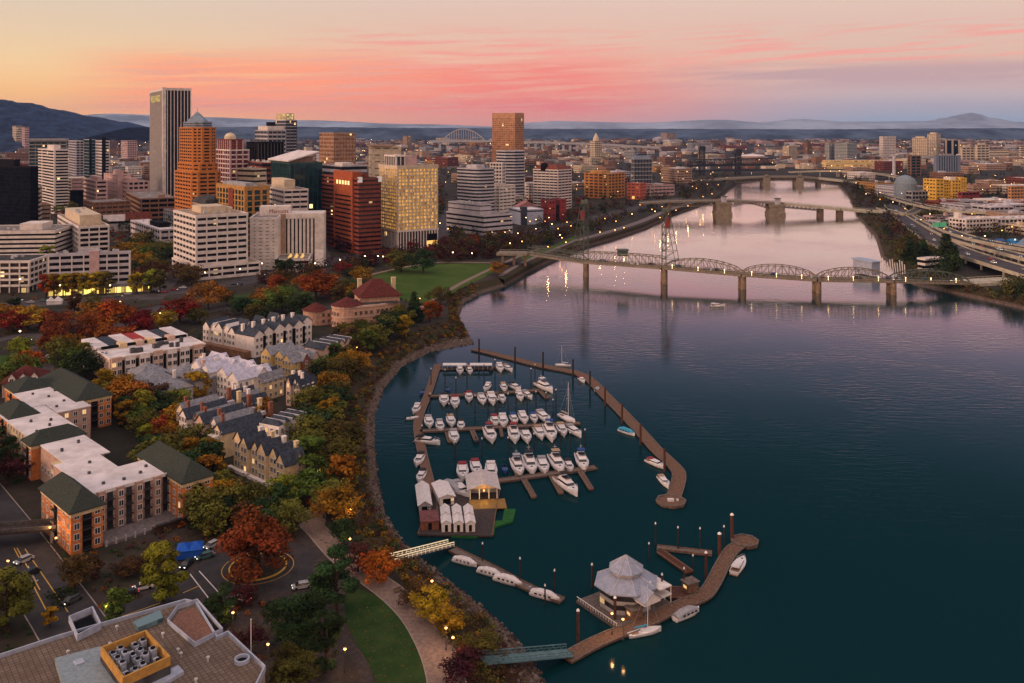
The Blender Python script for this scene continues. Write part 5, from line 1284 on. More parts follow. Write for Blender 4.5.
patch('lawn', [(228, 296), (262, 292), (285, 296), (268, 306), (236, 308)], LAWN, .016)
patch('lawn', [(520, 256), (552, 246), (575, 236), (572, 242), (545, 253), (526, 261)], LAWN2, .02)
ribbon('path', [(366, 276), (400, 268), (440, 262.5), (500, 263)], 3.5, mat('sand_path', (.22, .15, .10), .9, .15, .5), lift=.028)
# city streets
ribbon('road', [(-40, 308), (60, 302), (130, 296), (200, 288), (255, 279), (300, 268), (345, 259), (400, 250), (450, 243), (505, 236), (560, 226), (620, 212), (680, 198)], 22, ASPH2, lift=.014)
ribbon('road', [(-20, 345), (30, 335), (40, 360), (62, 392)], 7, ASPH2, lift=.016)
ribbon('road', [(105, 325), (140, 312), (180, 304), (222, 296)], 12, ASPH2, lift=.02)
ribbon('road', [(30, 336), (90, 330), (190, 314), (230, 308)], 8, ASPH2, lift=.024)
ribbon('road', [(150, 300), (190, 262), (240, 252), (300, 236)], 14, ASPH2, lift=.018)
ribbon('road', [(325, 264), (316, 240), (312, 220)], 14, ASPH2, lift=.02)
ribbon('road', [(440, 246), (446, 224), (452, 205)], 16, ASPH2, lift=.02)
ribbon('path', [(575, 240.5), (608, 232), (642, 221), (668, 210), (697, 201)], 9, mat('esplanade_paving', (.15, .12, .12), .9, .15, .3), lift=.022)
ribbon('path', [(500, 276), (520, 264), (545, 253), (575, 240.5)], 4, MATS['esplanade_paving'], lift=.026)

# ---- the nearest building: roof with terrace, plant box, skylight
RZ = 21.0
PARA = mat('pale_blue_parapet', (.32, .36, .46), .6, .1, .8, .3)

def tile_mat():
    m = bpy.data.materials.new('brown_roof_tile'); m.use_nodes = True; t = m.node_tree; p = t.nodes['Principled BSDF']
    g = N('ShaderNodeNewGeometry', t); mp = N('ShaderNodeMapping', t); t.links.new(g.outputs['Position'], mp.inputs[0]); mp.inputs['Rotation'].default_value = (0, 0, -.68)
    b = N('ShaderNodeTexBrick', t, offset=0.0); t.links.new(mp.outputs[0], b.inputs['Vector']); b.inputs['Scale'].default_value = 1.0
    b.inputs['Brick Width'].default_value = .85; b.inputs['Row Height'].default_value = .85; b.inputs['Mortar Size'].default_value = .05; b.inputs['Bias'].default_value = -.2
    b.inputs['Color1'].default_value = (.17, .130, .104, 1); b.inputs['Color2'].default_value = (.120, .094, .076, 1); b.inputs['Mortar'].default_value = (.05, .034, .026, 1)
    n_ = noise(g.outputs['Position'], .35, 5, .65, 0, t); t.links.new(mixc(smooth(n_, .4, .7, 0, .6, t), b.outputs['Color'], (.09, .06, .045, 1), t), p.inputs['Base Color']); p.inputs['Roughness'].default_value = .9; p.inputs['Specular IOR Level'].default_value = .15
    return m
TILE = tile_mat()
fp = [(265, 668), (228, 633), (217, 638), (196, 603), (185, 601), (62, 636), (4, 655), (-60, 676), (-60, 830), (200, 800)]
fw_ = [at(x, y, RZ) for x, y in fp]
T = thing('foreground_building', 'nearest flat roofed building with brown tiled roof and a yellow rooftop plant box', 'building', (fw_[0].x, fw_[0].y, LZ))
poly = [(p.x, p.y) for p in fw_]
mb = MB(); mb.prism(poly, LZ, RZ - .3, 0); mb.build('wall', mat('buff_wall', (.30, .23, .17), .88, .12, .8), T, world=True)
mb = MB(); mb.prism(inset(poly, .5), RZ - .4, RZ - .1, 0); mb.build('roof', TILE, T, world=True)
mb = MB(); mb.ring(inset(poly, -.10), inset(poly, .18), RZ - .5, RZ + .4); mb.build('parapet', PARA, T, world=True)
def inset_px(px, z): return inset([(p.x, p.y) for p in (at(x, y, z) for x, y in px)], .32)
def wbox(name, px, z0, z1, m, zr=RZ):
    q = [(p.x, p.y) for p in (at(x, y, zr) for x, y in px)] if zr else px; mb = MB(); mb.prism(q, z0, z1); return mb.build(name, m, T, world=True)
def wring(name, px, k, z0, z1, m, zr=RZ):
    q = [(p.x, p.y) for p in (at(x, y, zr) for x, y in px)]; mb = MB(); mb.ring(q, inset(q, k), z0, z1); return mb.build(name, m, T, world=True)
wbox('terrace_floor', [(195, 642), (172, 622), (180, 612), (194, 607), (214, 632)][::1], RZ - .1, RZ + .05, mat('red_paver', (.17, .085, .06), .9, .2, 2.5)) 
wring('terrace_rail', [(195, 646), (168, 623), (178, 609), (197, 603), (222, 632)], .14, RZ - .1, RZ + .75, PARA)
wring('stair_hood', [(78, 640), (70, 622), (92, 613), (100, 629)], .2, RZ - .1, RZ + 1.1, PARA)
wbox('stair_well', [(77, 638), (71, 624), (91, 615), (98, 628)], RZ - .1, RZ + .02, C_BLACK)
wbox('glass_canopy', [(138, 632), (133, 626), (160, 614), (163, 622)], RZ - .1, RZ + .8, glassy('teal_skylight', (.10, .16, .18), 0, 1.0, 1.0))
yb_ = mat('yellow_render', (.40, .215, .050), .85, .10, 1.0)
pb = [(124, 676), (103, 647), (145, 631), (168, 656)]
PZ = RZ + 3.4
wring('plant_screen', pb, .3, RZ - .1, PZ, yb_, PZ)
wbox('plant_floor', inset_px(pb, PZ), RZ - .1, RZ + 1.9, C_ROOFD, None)
q = [at(x, y, PZ) for x, y in pb]; c0 = sum(q, Vector()) / 4
ux, uy = (q[3] - q[0]).normalized(), (q[1] - q[0]).normalized()
LU, LV = (q[3] - q[0]).length, (q[1] - q[0]).length
for i in range(5):
    for j in range(4):
        if (i * 3 + j) % 5 == 4: continue
        p = q[0] + ux * (LU * (.08 + .175 * i)) + uy * (LV * (.07 + .225 * j))
        mb = MB(); s = .42
        mb.prism([tuple((p + ux * a + uy * b)[:2]) for a, b in ((0, 0), (LU * .12, 0), (LU * .12, LV * .14), (0, LV * .14))], RZ + 1.92, RZ + 2.6 + .9 * ((i * 5 + j * 3) % 4) / 3)
        cz = RZ + 2.6 + .9 * ((i * 5 + j * 3) % 4) / 3; pc_ = p + ux * LU * .06 + uy * LV * .07
        mb.tube((pc_.x, pc_.y, cz), (pc_.x, pc_.y, cz + .18), min(LU * .05, LV * .06), None, 14, 1); mb.prism([tuple((p + ux * a * LU + uy * b * LV)[:2]) for a, b in ((.0, .145), (.12, .145), (.12, .19), (0, .19))], RZ + 1.95, RZ + 2.5, 2)
        mb.build('air_conditioner', [mat('blue_grey_casing', (.26, .29, .36), .6, .2, 2), C_BLACK, M_METAL], T, world=True)
wbox('canopy_slab', [(112, 700), (178, 668), (184, 674), (120, 712)], RZ - .1, RZ + .5, PARA)
wbox('metal_roof', [(66, 700), (55, 664), (100, 652), (124, 690)], RZ - .1, RZ + 1.0, mat('teal_grey_seam_roof', (.20, .25, .28), .5, .12, 1.5, .3))
wbox('roof_hatch', [(76, 672), (73, 668), (82, 665), (85, 669)], RZ + .9, RZ + 1.2, PARA)
p = at(242, 661, RZ); mb = MB(); mb.lathe([(1.25, RZ - .1), (1.25, RZ + .55), (.98, RZ + .55), (.98, RZ - .1)], 24, 0, (p.x, p.y), caps=False); mb.build('round_vent', PARA, T, world=True); mb = MB(); mb.lathe([(.97, RZ + .02), (.02, RZ + .03)], 20, 0, (p.x, p.y), caps=False); mb.build('vent_throat', C_BLACK, T, world=True)
for x, y in ((163, 637), (178, 653), (181, 657), (208, 661), (196, 683), (68, 655), (117, 630), (110, 647)):
    p = at(x, y, RZ); mb = MB(); mb.tube(p + Vector((0, 0, -.1)), p + Vector((0, 0, .55)), .16, None, 8); mb.lathe([(.3, RZ + .55), (.3, RZ + .75), (.05, RZ + .9)], 8, 0, (p.x, p.y)); mb.build('roof_vent', M_METAL, T, world=True)
q0 = [fw_[k] for k in (5, 6)]
p = at(251, 664); t = thing('flagpole', 'bare white flagpole beside the nearest roof', 'flagpole', at(251, 700, LZ))
t.location = at(251, 664, RZ - 3); t.location.z = LZ
mb = MB(); mb.tube((0, 0, 0), (0, 0, hz(620, t.location.y) - LZ), .13, .06, 8); mb.build('pole', WHITE_P, t); mb = MB(); mb.lathe([(.02, 0), (.14, .1), (.02, .22)], 8); o_ = mb.build('finial', WHITE_P, t); o_.location.z = hz(620, t.location.y) - LZ

# ---- benches by the path
for k, (x, y) in enumerate(((398, 592), (418, 607), (365, 572))):
    t = thing('park_bench', ('middle', 'lower', 'upper')[k] + ' slatted bench at the right edge of the brick path', 'bench', at(x, y), math.radians(40 - 8 * k))
    part_box(t, 'seat', mat('bench_wood', (.16, .10, .06), .85, .2, 3), -1.0, 1.0, -.25, .25, .42, .50); part_box(t, 'backrest', MATS['bench_wood'], -1.0, 1.0, .22, .30, .55, .95)
    for lx in (-.85, .85): part_box(t, 'leg', M_DKMETAL, lx - .05, lx + .05, -.22, .28, 0, .42)
# ---- the blue tent
p = at(190, 556); t = thing('tent', 'bright blue canopy tent pitched at the roundabout kerb', 'tent', p, math.radians(15))
TB = mat('blue_canvas', (.006, .075, .40), .8, .1, 1)
mb = MB(); mb.box(-2.9, 2.9, -2.2, 2.2, .3, 2.3); mb.build('side_wall', TB, t)
mb = MB()
for k in (-1, 1): mb.loft([[(k * 1.5 - 1.55, -2.4, 2.3), (k * 1.5 + 1.55, -2.4, 2.3), (k * 1.5 + 1.55, 2.4, 2.3), (k * 1.5 - 1.55, 2.4, 2.3)], [(k * 1.5 - .1, -.1, 3.5), (k * 1.5 + .1, -.1, 3.5), (k * 1.5 + .1, .1, 3.5), (k * 1.5 - .1, .1, 3.5)]])
mb.build('roof', TB, t)
for x in (-2.8, 0, 2.8):
    for y in (-2.1, 2.1): mb = MB(); mb.tube((x, y, 0), (x, y, 2.35), .05, None, 6); mb.build('leg', M_METAL, t)
for k, (x, y) in enumerate(((386 / 7.6, 280 + 175 / 7.6), (440 / 7.6, 280 + 172 / 7.6))):
    t = thing('tent', ('smaller' if k == 0 else 'larger') + ' of two white peaked tents beside the wide street', 'tent', at(x, y + 1), .3)
    mb = MB(); s = 2.0 + .5 * k; mb.loft([[(-s, -s, 2), (s, -s, 2), (s, s, 2), (-s, s, 2)], [(-.1, -.1, 4.4), (.1, -.1, 4.4), (.1, .1, 4.4), (-.1, .1, 4.4)]]); mb.build('roof', C_ROOFW, t)
    mb = MB(); mb.box(-s + .1, s - .1, -s + .1, s - .1, 0, 2.0); mb.build('side_wall', C_ROOFW, t)
# ---- road bridge over the sunken street at the left edge
p = at(20, 543); t = thing('footbridge', 'low concrete bridge crossing the street at the left photo edge', 'bridge', p, math.radians(12))
mb = MB(); mb.box(-22, 9, -2.2, 2.2, 3.2, 3.8); mb.build('deck', PAVE2, t)
for y in (-2.3, 2.1): mb = MB(); mb.box(-22, 9, y, y + .2, 3.8, 4.7); mb.build('parapet', mat('dark_parapet', (.09, .08, .078), .9, .2, 1), t)
for x in (-9, 7.5): mb = MB(); mb.box(x, x + .9, -1.8, 1.8, 0, 3.2); mb.build('pillar', KERB, t)

# ================================================================== lamps and cars
BULB = glow('lamp_bulb', (1, .33, .06), 9.0)
BULBW = glow('lamp_bulb_white', (1, .62, .28), 9.0)
M_POLE = mat('lamp_pole_metal', (.05, .048, .046), .6, .1)
def lamp_meshes(hh, rb):
    a = MB(); a.tube((0, 0, 0), (0, 0, hh), .09, .06, 8); a.lathe([(.2, 0), (.2, .25), (.1, .6)], 8)
    b = MB(); b.lathe([(.03, hh), (rb, hh + rb * .7), (rb, hh + rb * 1.2), (.03, hh + rb * 2)], 10)
    c = MB(); c.lathe([(rb * 1.25, hh + rb * 2.0), (.04, hh + rb * 2.5)], 10)
    return a.mesh('pole', M_POLE), b.mesh('bulb', BULB), c.mesh('cap', M_POLE)
LM = {1: lamp_meshes(4.2, .24), 2: lamp_meshes(8.5, .42)}
def lamp(px, py, where, big=False, light=0, white=False, z=LZ):
    t = thing('street_lamp', f"{'tall' if big else 'lit'} lamp with {'a white' if white else 'an orange'} glow {where}", 'street lamp', at(px, py, z), 0, 'street lamps ' + where)
    for n_, me in zip(('pole', 'bulb', 'cap'), LM[2 if big else 1]):
        b = link(n_, me, t)
        if n_ == 'bulb' and white: b.material_slots[0].link = 'OBJECT'; b.material_slots[0].material = BULBW
    if light:
        l = bpy.data.lights.new('lamp_light', 'POINT'); l.energy = light; l.color = (1, .5, .18); l.shadow_soft_size = .3
        lo = bpy.data.objects.new('lamp_light', l); COL.objects.link(lo); lo.parent = t; lo.location = (0, -.6, 4.9 if not big else 9.6)
for x, y in ((350, 557), (432, 601), (233, 634), (268, 667), (345, 672), (307, 642), (446, 650), (453, 660), (351, 526), (324, 518), (322, 512)): lamp(x, y, 'beside the park path and lawn', light=420)
for x, y in ((8, 580), (107, 628), (50, 545), (56, 556)): lamp(x, y, 'on the pavement by the near apartments', light=300)
for x, y in ((318, 488), (317, 446), (320, 417), (328, 395), (357, 357), (373, 344), (394, 331), (402, 318), (420, 306)): lamp(x, y, 'along the tree lined promenade', light=480)
for x, y in ((365, 268), (378, 268), (383, 268.5), (453, 264), (472, 265), (340, 272), (315, 276)): lamp(x, y, 'at the edge of the upper lawn', True, light=700, white=True)
lr = random.Random(8)
for x, y in ((440, 230), (448, 236), (492, 240), (505, 240), (518, 241), (536, 236), (545, 228), (552, 231), (558, 236), (562, 246), (567, 229), (571, 233), (560, 243), (530, 228), (526, 224), (536, 226), (549, 224), (510, 252), (522, 250), (605, 225), (616, 228), (632, 220), (655, 217), (662, 212), (686, 205), (652, 215), (640, 210), (660, 206)): lamp(x, y + 2, 'among the trees above the sea wall', True, white=lr.random() < .3)
for x, y in ((700, 212), (703, 207), (712, 204), (688, 217), (676, 222), (668, 226), (660, 230), (624, 241), (600, 246), (615, 243.5), (566, 257), (548, 262)): lamp(x, y - 4, 'on the sea wall along the water', True, light=500)
for x, y in ((12, 291), (20, 293), (60, 300), (110, 300), (165, 292), (205, 286), (240, 282), (262, 276), (280, 272), (120, 318), (192, 306), (160, 330), (60, 345), (20, 350)): lamp(x, y, 'along the downtown streets', True, white=True)
for x, y in ((866, 200), (880, 206), (893, 209), (905, 216), (921, 228), (944, 238), (962, 246), (985, 246), (1002, 240), (1015, 250), (930, 222), (972, 222), (1012, 236), (897, 186), (912, 184), (856, 188), (845, 180), (1000, 206)): lamp(x, y, 'along the east bank freeway', True, white=lr.random() < .5)

PAINTS = {'white': (.60, .60, .60), 'silver': (.32, .33, .35), 'black': (.012, .012, .014), 'dark grey': (.06, .062, .07), 'red': (.28, .02, .018), 'blue': (.03, .07, .18), 'teal': (.05, .12, .13)}
PM = {k: mat('car_paint_' + k.replace(' ', '_'), v, .35, 0, spec=.5) for k, v in PAINTS.items()}
M_TYRE = mat('tyre_rubber', (.012, .012, .012), .9, 0)
def car_meshes():
    b = MB(); W2 = .88
    prof = [(-2.2, .35, .62), (-2.15, .32, .80), (-1.2, .28, .86), (1.3, .28, .92), (2.1, .32, .86), (2.2, .38, .66)]
    b.loft([[(x, -W2, z0), (x, W2, z0), (x, W2 * .96, z1), (x, -W2 * .96, z1)] for x, z0, z1 in prof])
    c = MB(); c.loft([[(-1.5, -.78, .85), (1.75, -.78, .85), (1.75, .78, .85), (-1.5, .78, .85)], [(-.75, -.64, 1.38), (1.35, -.64, 1.38), (1.35, .64, 1.38), (-.75, .64, 1.38)]])
    r = MB(); r.loft([[(-.8, -.66, 1.37), (1.4, -.66, 1.37), (1.4, .66, 1.37), (-.8, .66, 1.37)], [(-.6, -.55, 1.45), (1.2, -.55, 1.45), (1.2, .55, 1.45), (-.6, .55, 1.45)]])
    w_ = MB(); w_.tube((0, -.1, 0), (0, .1, 0), .33, None, 14)
    h_ = MB(); h_.box(-.04, .03, -.16, .16, -.07, .07)
    return b.mesh('body', PM['white']), c.mesh('cabin', mat('car_glass', (.02, .024, .028), .15, 0, spec=.6)), r.mesh('roof', PM['white']), w_.mesh('wheel', M_TYRE), h_.mesh('headlight', glow('car_headlight', (1, .9, .7), 3.0)), h_.mesh('tail_light', glow('car_tail_light', (1, .06, .03), 2.0))
CB, CC, CRF, CW, CH, CT = car_meshes()
def car(px, py, deg, col, where, z=LZ, scale=1.0, lod=0):
    t = thing('parked_car' if 'parked' in where else 'car', f'{col} car {where}', 'car', at(px, py, z) + Vector((0, 0, .03)), math.radians(deg), 'cars ' + where)
    t.scale = (scale,) * 3
    for n_, me in (('body', CB), ('roof', CRF)):
        q_ = link(n_, me, t); q_.material_slots[0].link = 'OBJECT'; q_.material_slots[0].material = PM[col]
    link('cabin', CC, t)
    for y in (-.6, .6): link('headlight', CH, t, (-2.19, y, .66))
    if lod == 0:
        for x in (-1.35, 1.4):
            for y in (-.82, .82): link('wheel', CW, t, (x, y, .33))
        for y in (-.6, .6): link('tail_light', CT, t, (2.2, y, .68))
for x, y, d, c in ((143, 589, 28, 'white'), (72, 602, 62, 'dark grey'), (205, 558, 40, 'teal'), (212, 547, 60, 'silver'), (241, 601, -20, 'white'), (187, 566, 80, 'black'), (128, 596, 30, 'black'), (24, 562, 60, 'silver'), (30, 575, 60, 'black'), (302, 588, 20, 'silver')): car(x, y, d, c, 'parked near the roundabout and apartments')
cr = random.Random(3)
for k in range(26):
    x = 2 + k * 9.6 + cr.uniform(-3, 3); y = 305 - x * .088 + cr.uniform(-2.5, 3)
    car(x, y, 5 if k % 2 else 185, cr.choice(list(PAINTS)), 'driving on the wide street below the offices', lod=1)
for x, y, d, c in ((48, 358, 120, 'white'), (56, 372, 120, 'red'), (42, 347, 120, 'silver'), (30, 340, 120, 'black'), (52, 384, -60, 'dark grey')): car(x, y, d, c, 'parked on the side street among trees', lod=1)
for k in range(10):
    x = 262 + k * 24 + cr.uniform(-6, 6); y = 277 - (x - 262) * .172 + cr.uniform(-1, 1)
    car(x, y, 30, cr.choice(list(PAINTS)), 'driving on the riverside avenue', lod=1, scale=1.1)
# ================================================================== the marina
PLANK = mat('weathered_plank', (.145, .085, .058), .9, .22, 1.5, .15)
PLANKG = mat('grey_plank', (.14, .112, .10), .9, .2, 1.5, .15)
PILE = mat('creosoted_pile', (.030, .024, .024), .9, .25, 2, .15)
PILER = mat('rusty_pile', (.075, .030, .020), .85, .25, 2, .2)
PALE = mat('boat_white', (.66, .63, .64), .4, .05, 1, .45)
BGLASS = mat('boat_window', (.012, .014, .018), .15, 0, spec=.6)
TEAK = mat('teak_deck', (.22, .13, .08), .8, .15, 2)
CANV = {k: mat('canvas_' + k, v, .85, .1, 1.5) for k, v in {'blue': (.02, .06, .22), 'red': (.22, .025, .03), 'tan': (.34, .24, .16), 'black': (.02, .02, .024), 'grey': (.28, .28, .31), 'turquoise': (.04, .26, .42), 'white': (.58, .55, .56)}.items()}
def dock(name, label, px, width, m=PLANK, zt=.62, rails=False, group='floating docks of the marina'):
    pts = smooth_line([at(x, y, zt) for x, y in px], 5) if len(px) > 2 else [at(x, y, zt) for x, y in px]
    mid = pts[len(pts) // 2]; t = thing(name, label, 'dock', (mid.x, mid.y, 0), 0, group)
    secs = []
    for i, p in enumerate(pts):
        a, b = pts[max(0, i - 1)], pts[min(len(pts) - 1, i + 1)]; d = Vector((b.x - a.x, b.y - a.y, 0)).normalized(); s = Vector((-d.y, d.x, 0)) * (width / 2)
        secs.append((p - s, p + s))
    mb = MB(); mb.loft([[(a.x, a.y, zt - .45), (b.x, b.y, zt - .45), (b.x, b.y, zt), (a.x, a.y, zt)] for a, b in secs]); mb.build('deck', m, t, world=True)
    mb = MB()
    for side in (0, 1):
        for i in range(len(secs) - 1): mb.bar(secs[i][side] + Vector((0, 0, .08)), secs[i + 1][side] + Vector((0, 0, .08)), .3, .22)
    mb.build('edge_beam', PLANKG if m is PLANK else PLANK, t, world=True)
    mb = MB(); mb.loft([[(a.x, a.y, -.35), (b.x, b.y, -.35), (b.x, b.y, zt - .46), (a.x, a.y, zt - .46)] for a, b in [(a.lerp(b, .1), a.lerp(b, .9)) for a, b in secs]]); mb.build('float', C_BLACK, t, world=True)
    if rails:
        mb = MB()
        for i in range(len(secs) - 1):
            a, b = secs[i][0], secs[i + 1][0]; mb.bar(a + Vector((0, 0, 1.0)), b + Vector((0, 0, 1.0)), .12, .12); mb.bar(a, a + Vector((0, 0, 1.0)), .12, .12, up=(0, 1, 0))
        mb.build('railing', PLANK, t, world=True)
    return t
dock('breakwater_dock', 'long curved plank boardwalk enclosing the marina on its river side', [(474, 349), (495, 354), (515, 359), (543, 366), (574, 372), (590, 380), (606, 396), (622, 412), (640, 431), (656, 449), (672, 464), (679, 474), (676, 490), (672, 499)], 4.2, rails=False)
p = at(671, 501, .62); t = thing('dock_end', 'rounded plank platform at the far tip of the curved boardwalk', 'dock', (p.x, p.y, 0)); mb = MB(); mb.lathe([(4.4, .1), (4.4, .66)], 8, 0); mb.build('deck', PLANK, t); mb = MB(); mb.lathe([(4.5, .66), (4.5, 1.0), (4.1, 1.0), (4.1, .66)], 8, 0, caps=False); mb.build('rim', PLANKG, t); mb = MB(); mb.box(-1, .8, -.5, .5, .66, 1.3); mb.box(1.6, 2.2, -.3, .3, .66, 1.2); mb.build('dock_box', CANV['white'], t)
dock('walkway_dock', 'narrow plank walkway on the bank side of the marina', [(438, 364), (428, 394), (418, 422), (422, 452), (429, 482), (432, 510)], 3.0)
dock('finger_dock', 'main dock row farthest from the restaurant with long white covers', [(440, 368.5), (496, 367.5)], 2.2, PLANKG)
dock('finger_dock', 'second dock row counted from the far end of the marina', [(428, 396), (480, 394), (540, 390)], 2.4, PLANKG)
dock('finger_dock', 'third dock row counted from the far end of the marina', [(420, 431), (480, 428), (580, 423)], 2.6, PLANKG)
dock('finger_dock', 'nearest dock row with the widest gaps between its boats', [(488, 482), (540, 475), (596, 467)], 2.6, PLANKG)
for a, b, l in (((523, 478), (534, 497), 'left bare finger pier of the nearest dock row'), ((551, 475), (561, 493), 'finger pier beside the largest white yacht'), ((580, 471), (591, 489), 'right bare finger pier of the nearest dock row'), ((539, 390), (547, 398), 'finger pier at the end of the second dock row'), ((472, 430), (476, 440), 'finger pier with dinghies on the third dock row'), ((447, 432), (450, 442), 'finger pier at the left of the third dock row'), ((519, 477), (512, 462), 'finger pier left of the nearest row of yachts')):
    dock('finger_pier', l, [a, b], 1.5, PLANK)
for k in range(9): dock('finger_pier', 'thin finger pier between yachts on the third dock row', [(508 + k * 8.2 - 24, 428.5 - k * .45), (508 + k * 8.2 - 22.5, 437 - k * .45)], 1.0, PLANKG, group='thin finger piers of the third row')
dock('finger_dock', 'lower dock with a line of covered boats near the bank', [(452, 549), (490, 567), (530, 588), (562, 600)], 2.4, PLANKG)
dock('platform_dock', 'broad plank platform under the marina sheds', [(455, 535), (461, 510), (467, 488)], 20, mat('dark_plank', (.050, .040, .040), .9, .25, 1.5, .15), zt=.7)

def nest(t, rules):
    kids = list(t.children)
    for host, subs in rules.items():
        h_ = next((k for k in kids if k.name.split('.')[0] == host), None)
        for k in kids:
            if h_ is not None and k.name.split('.')[0] in subs: k.parent = h_
# ---- boats: a few kinds, each with its own parts
def hull_mesh(L_, W_, z, m, sheer=.35, transom=.8):
    mb = MB(); secs = []
    for k in range(9):
        u = k / 8; x = -L_ / 2 + L_ * u; w_ = W_ / 2 * (transom + (1 - transom) * min(1, u * 2.2)) if u < .5 else W_ / 2 * max(.02, 1 - ((u - .5) / .5) ** 2.4)
        zs = z + sheer * u ** 2 * 1.4; b = w_ * (.72 if u < .8 else .4)
        secs.append([(x, -w_, zs), (x + .0, -w_ * .93, zs * .45), (x, -b * .6, -.45), (x, b * .6, -.45), (x, w_ * .93, zs * .45), (x, w_, zs)])
    mb.loft(secs); return mb
def cruiser(kind, canvas='white'):
    """kind: 'fly' flybridge yacht, 'express' low cruiser, 'cabin' small cabin boat. Bow along +x."""
    L_, W_ = {'fly': (14.5, 4.5), 'express': (11.5, 3.8), 'cabin': (8.6, 3.1)}[kind]; z = {'fly': 1.5, 'express': 1.25, 'cabin': 1.0}[kind]
    t = bpy.data.objects.new('motor_yacht' if kind != 'cabin' else 'cabin_boat', None); COL.objects.link(t); t.empty_display_size = 1
    hull_mesh(L_, W_, z, PALE).build('hull', PALE, t)
    mb = MB(); mb.box(-L_ * .5 + .3, -L_ * .22, -W_ * .36, W_ * .36, z + .01, z + .10); mb.build('cockpit_deck', TEAK, t)
    x0, x1 = -L_ * .24, L_ * .22; hc = 1.35 if kind == 'fly' else 1.0; w1 = W_ * .39
    def house(a, b, wa, z0, z1, rake, name, m):
        mb = MB(); mb.loft([[(a, -wa, z0), (b, -wa * .8, z0), (b, wa * .8, z0), (a, wa, z0)], [(a + .1, -wa * .9, z1), (b - rake, -wa * .72, z1), (b - rake, wa * .72, z1), (a + .1, wa * .9, z1)]]); return mb.build(name, m, t)
    house(x0, x1, w1, z + .02, z + hc * .35, .35, 'cabin', PALE); wb = house(x0 + .06, x1 - .3, w1 * .93, z + hc * .35, z + hc * .82, .75, 'window_band', BGLASS); house(x0 - .1, x1 - .9, w1 * .93, z + hc * .82, z + hc, .25, 'cabin_top', PALE)
    mb = MB(); mb.loft([[(L_ * .22, -W_ * .30, z + .12), (L_ * .40, -W_ * .12, z + .28), (L_ * .40, W_ * .12, z + .28), (L_ * .22, W_ * .30, z + .12)], [(L_ * .21, -W_ * .26, z + .5), (L_ * .36, -W_ * .09, z + .5), (L_ * .36, W_ * .09, z + .5), (L_ * .21, W_ * .26, z + .5)]]); mb.build('fore_cabin', PALE, t)
    mb = MB(); mb.box(L_ * .27, L_ * .33, -.3, .3, z + .5, z + .56); mb.build('hatch', BGLASS, t)
    if kind == 'fly':
        house(x0 + .3, x1 - 1.9, w1 * .8, z + hc, z + hc + .65, .5, 'flybridge', PALE); house(x0 + 1.9, x1 - 2.1, w1 * .7, z + hc + .66, z + hc + .95, .5, 'windscreen', BGLASS)
        mb = MB(); mb.box(x0 + .2, x0 + 2.6, -w1 * .75, w1 * .75, z + hc + 1.75, z + hc + 1.83)
        for sx_ in (x0 + .3, x0 + 2.4):
            for sy_ in (-w1 * .7, w1 * .7): mb.bar((sx_, sy_, z + hc + .6), (sx_, sy_, z + hc + 1.76), .07)
        mb.build('hardtop', CANV[canvas], t)
        mb = MB(); mb.tube((x0 + .6, 0, z + hc + 1.8), (x0 + .3, 0, z + hc + 3.2), .05, .03, 6); mb.bar((x0 + .45, -.6, z + hc + 2.5), (x0 + .45, .6, z + hc + 2.5), .06); mb.build('radar_mast', PALE, t)
    else:
        mb = MB(); mb.loft([[(x0 - 2.0, -w1 * .9, z + .9), (x0 + .4, -w1 * .9, z + hc + .05), (x0 + .4, w1 * .9, z + hc + .05), (x0 - 2.0, w1 * .9, z + .9)], [(x0 - 1.9, -w1 * .85, z + 1.25), (x0 + .5, -w1 * .8, z + hc + .45), (x0 + .5, w1 * .8, z + hc + .45), (x0 - 1.9, w1 * .85, z + 1.25)]]); mb.build('canvas_cover', CANV[canvas], t)
    mb = MB(); r_ = [(L_ * (.20 + .3 * k / 5), W_ * .5 * max(.03, 1 - ((.20 + .3 * k / 5) / .5) ** 2.4) * .94) for k in range(6)]
    for sg in (-1, 1):
        for (xa, ya), (xb, yb) in zip(r_, r_[1:]): mb.bar((xa, sg * ya, z + .95), (xb, sg * yb, z + 1.0), .05); mb.bar((xa, sg * ya, z + .2), (xa, sg * ya, z + .95), .04)
    mb.build('bow_rail', M_METAL, t)
    mb = MB(); mb.box(-L_ * .5 - .7, -L_ * .5 + .05, -W_ * .36, W_ * .36, .25, .38); mb.build('swim_platform', TEAK, t)
    nest(t, {'cabin': ('window_band', 'cabin_top'), 'flybridge': ('windscreen', 'hardtop', 'radar_mast'), 'hull': ('bow_rail', 'swim_platform'), 'fore_cabin': ('hatch',)})
    return t
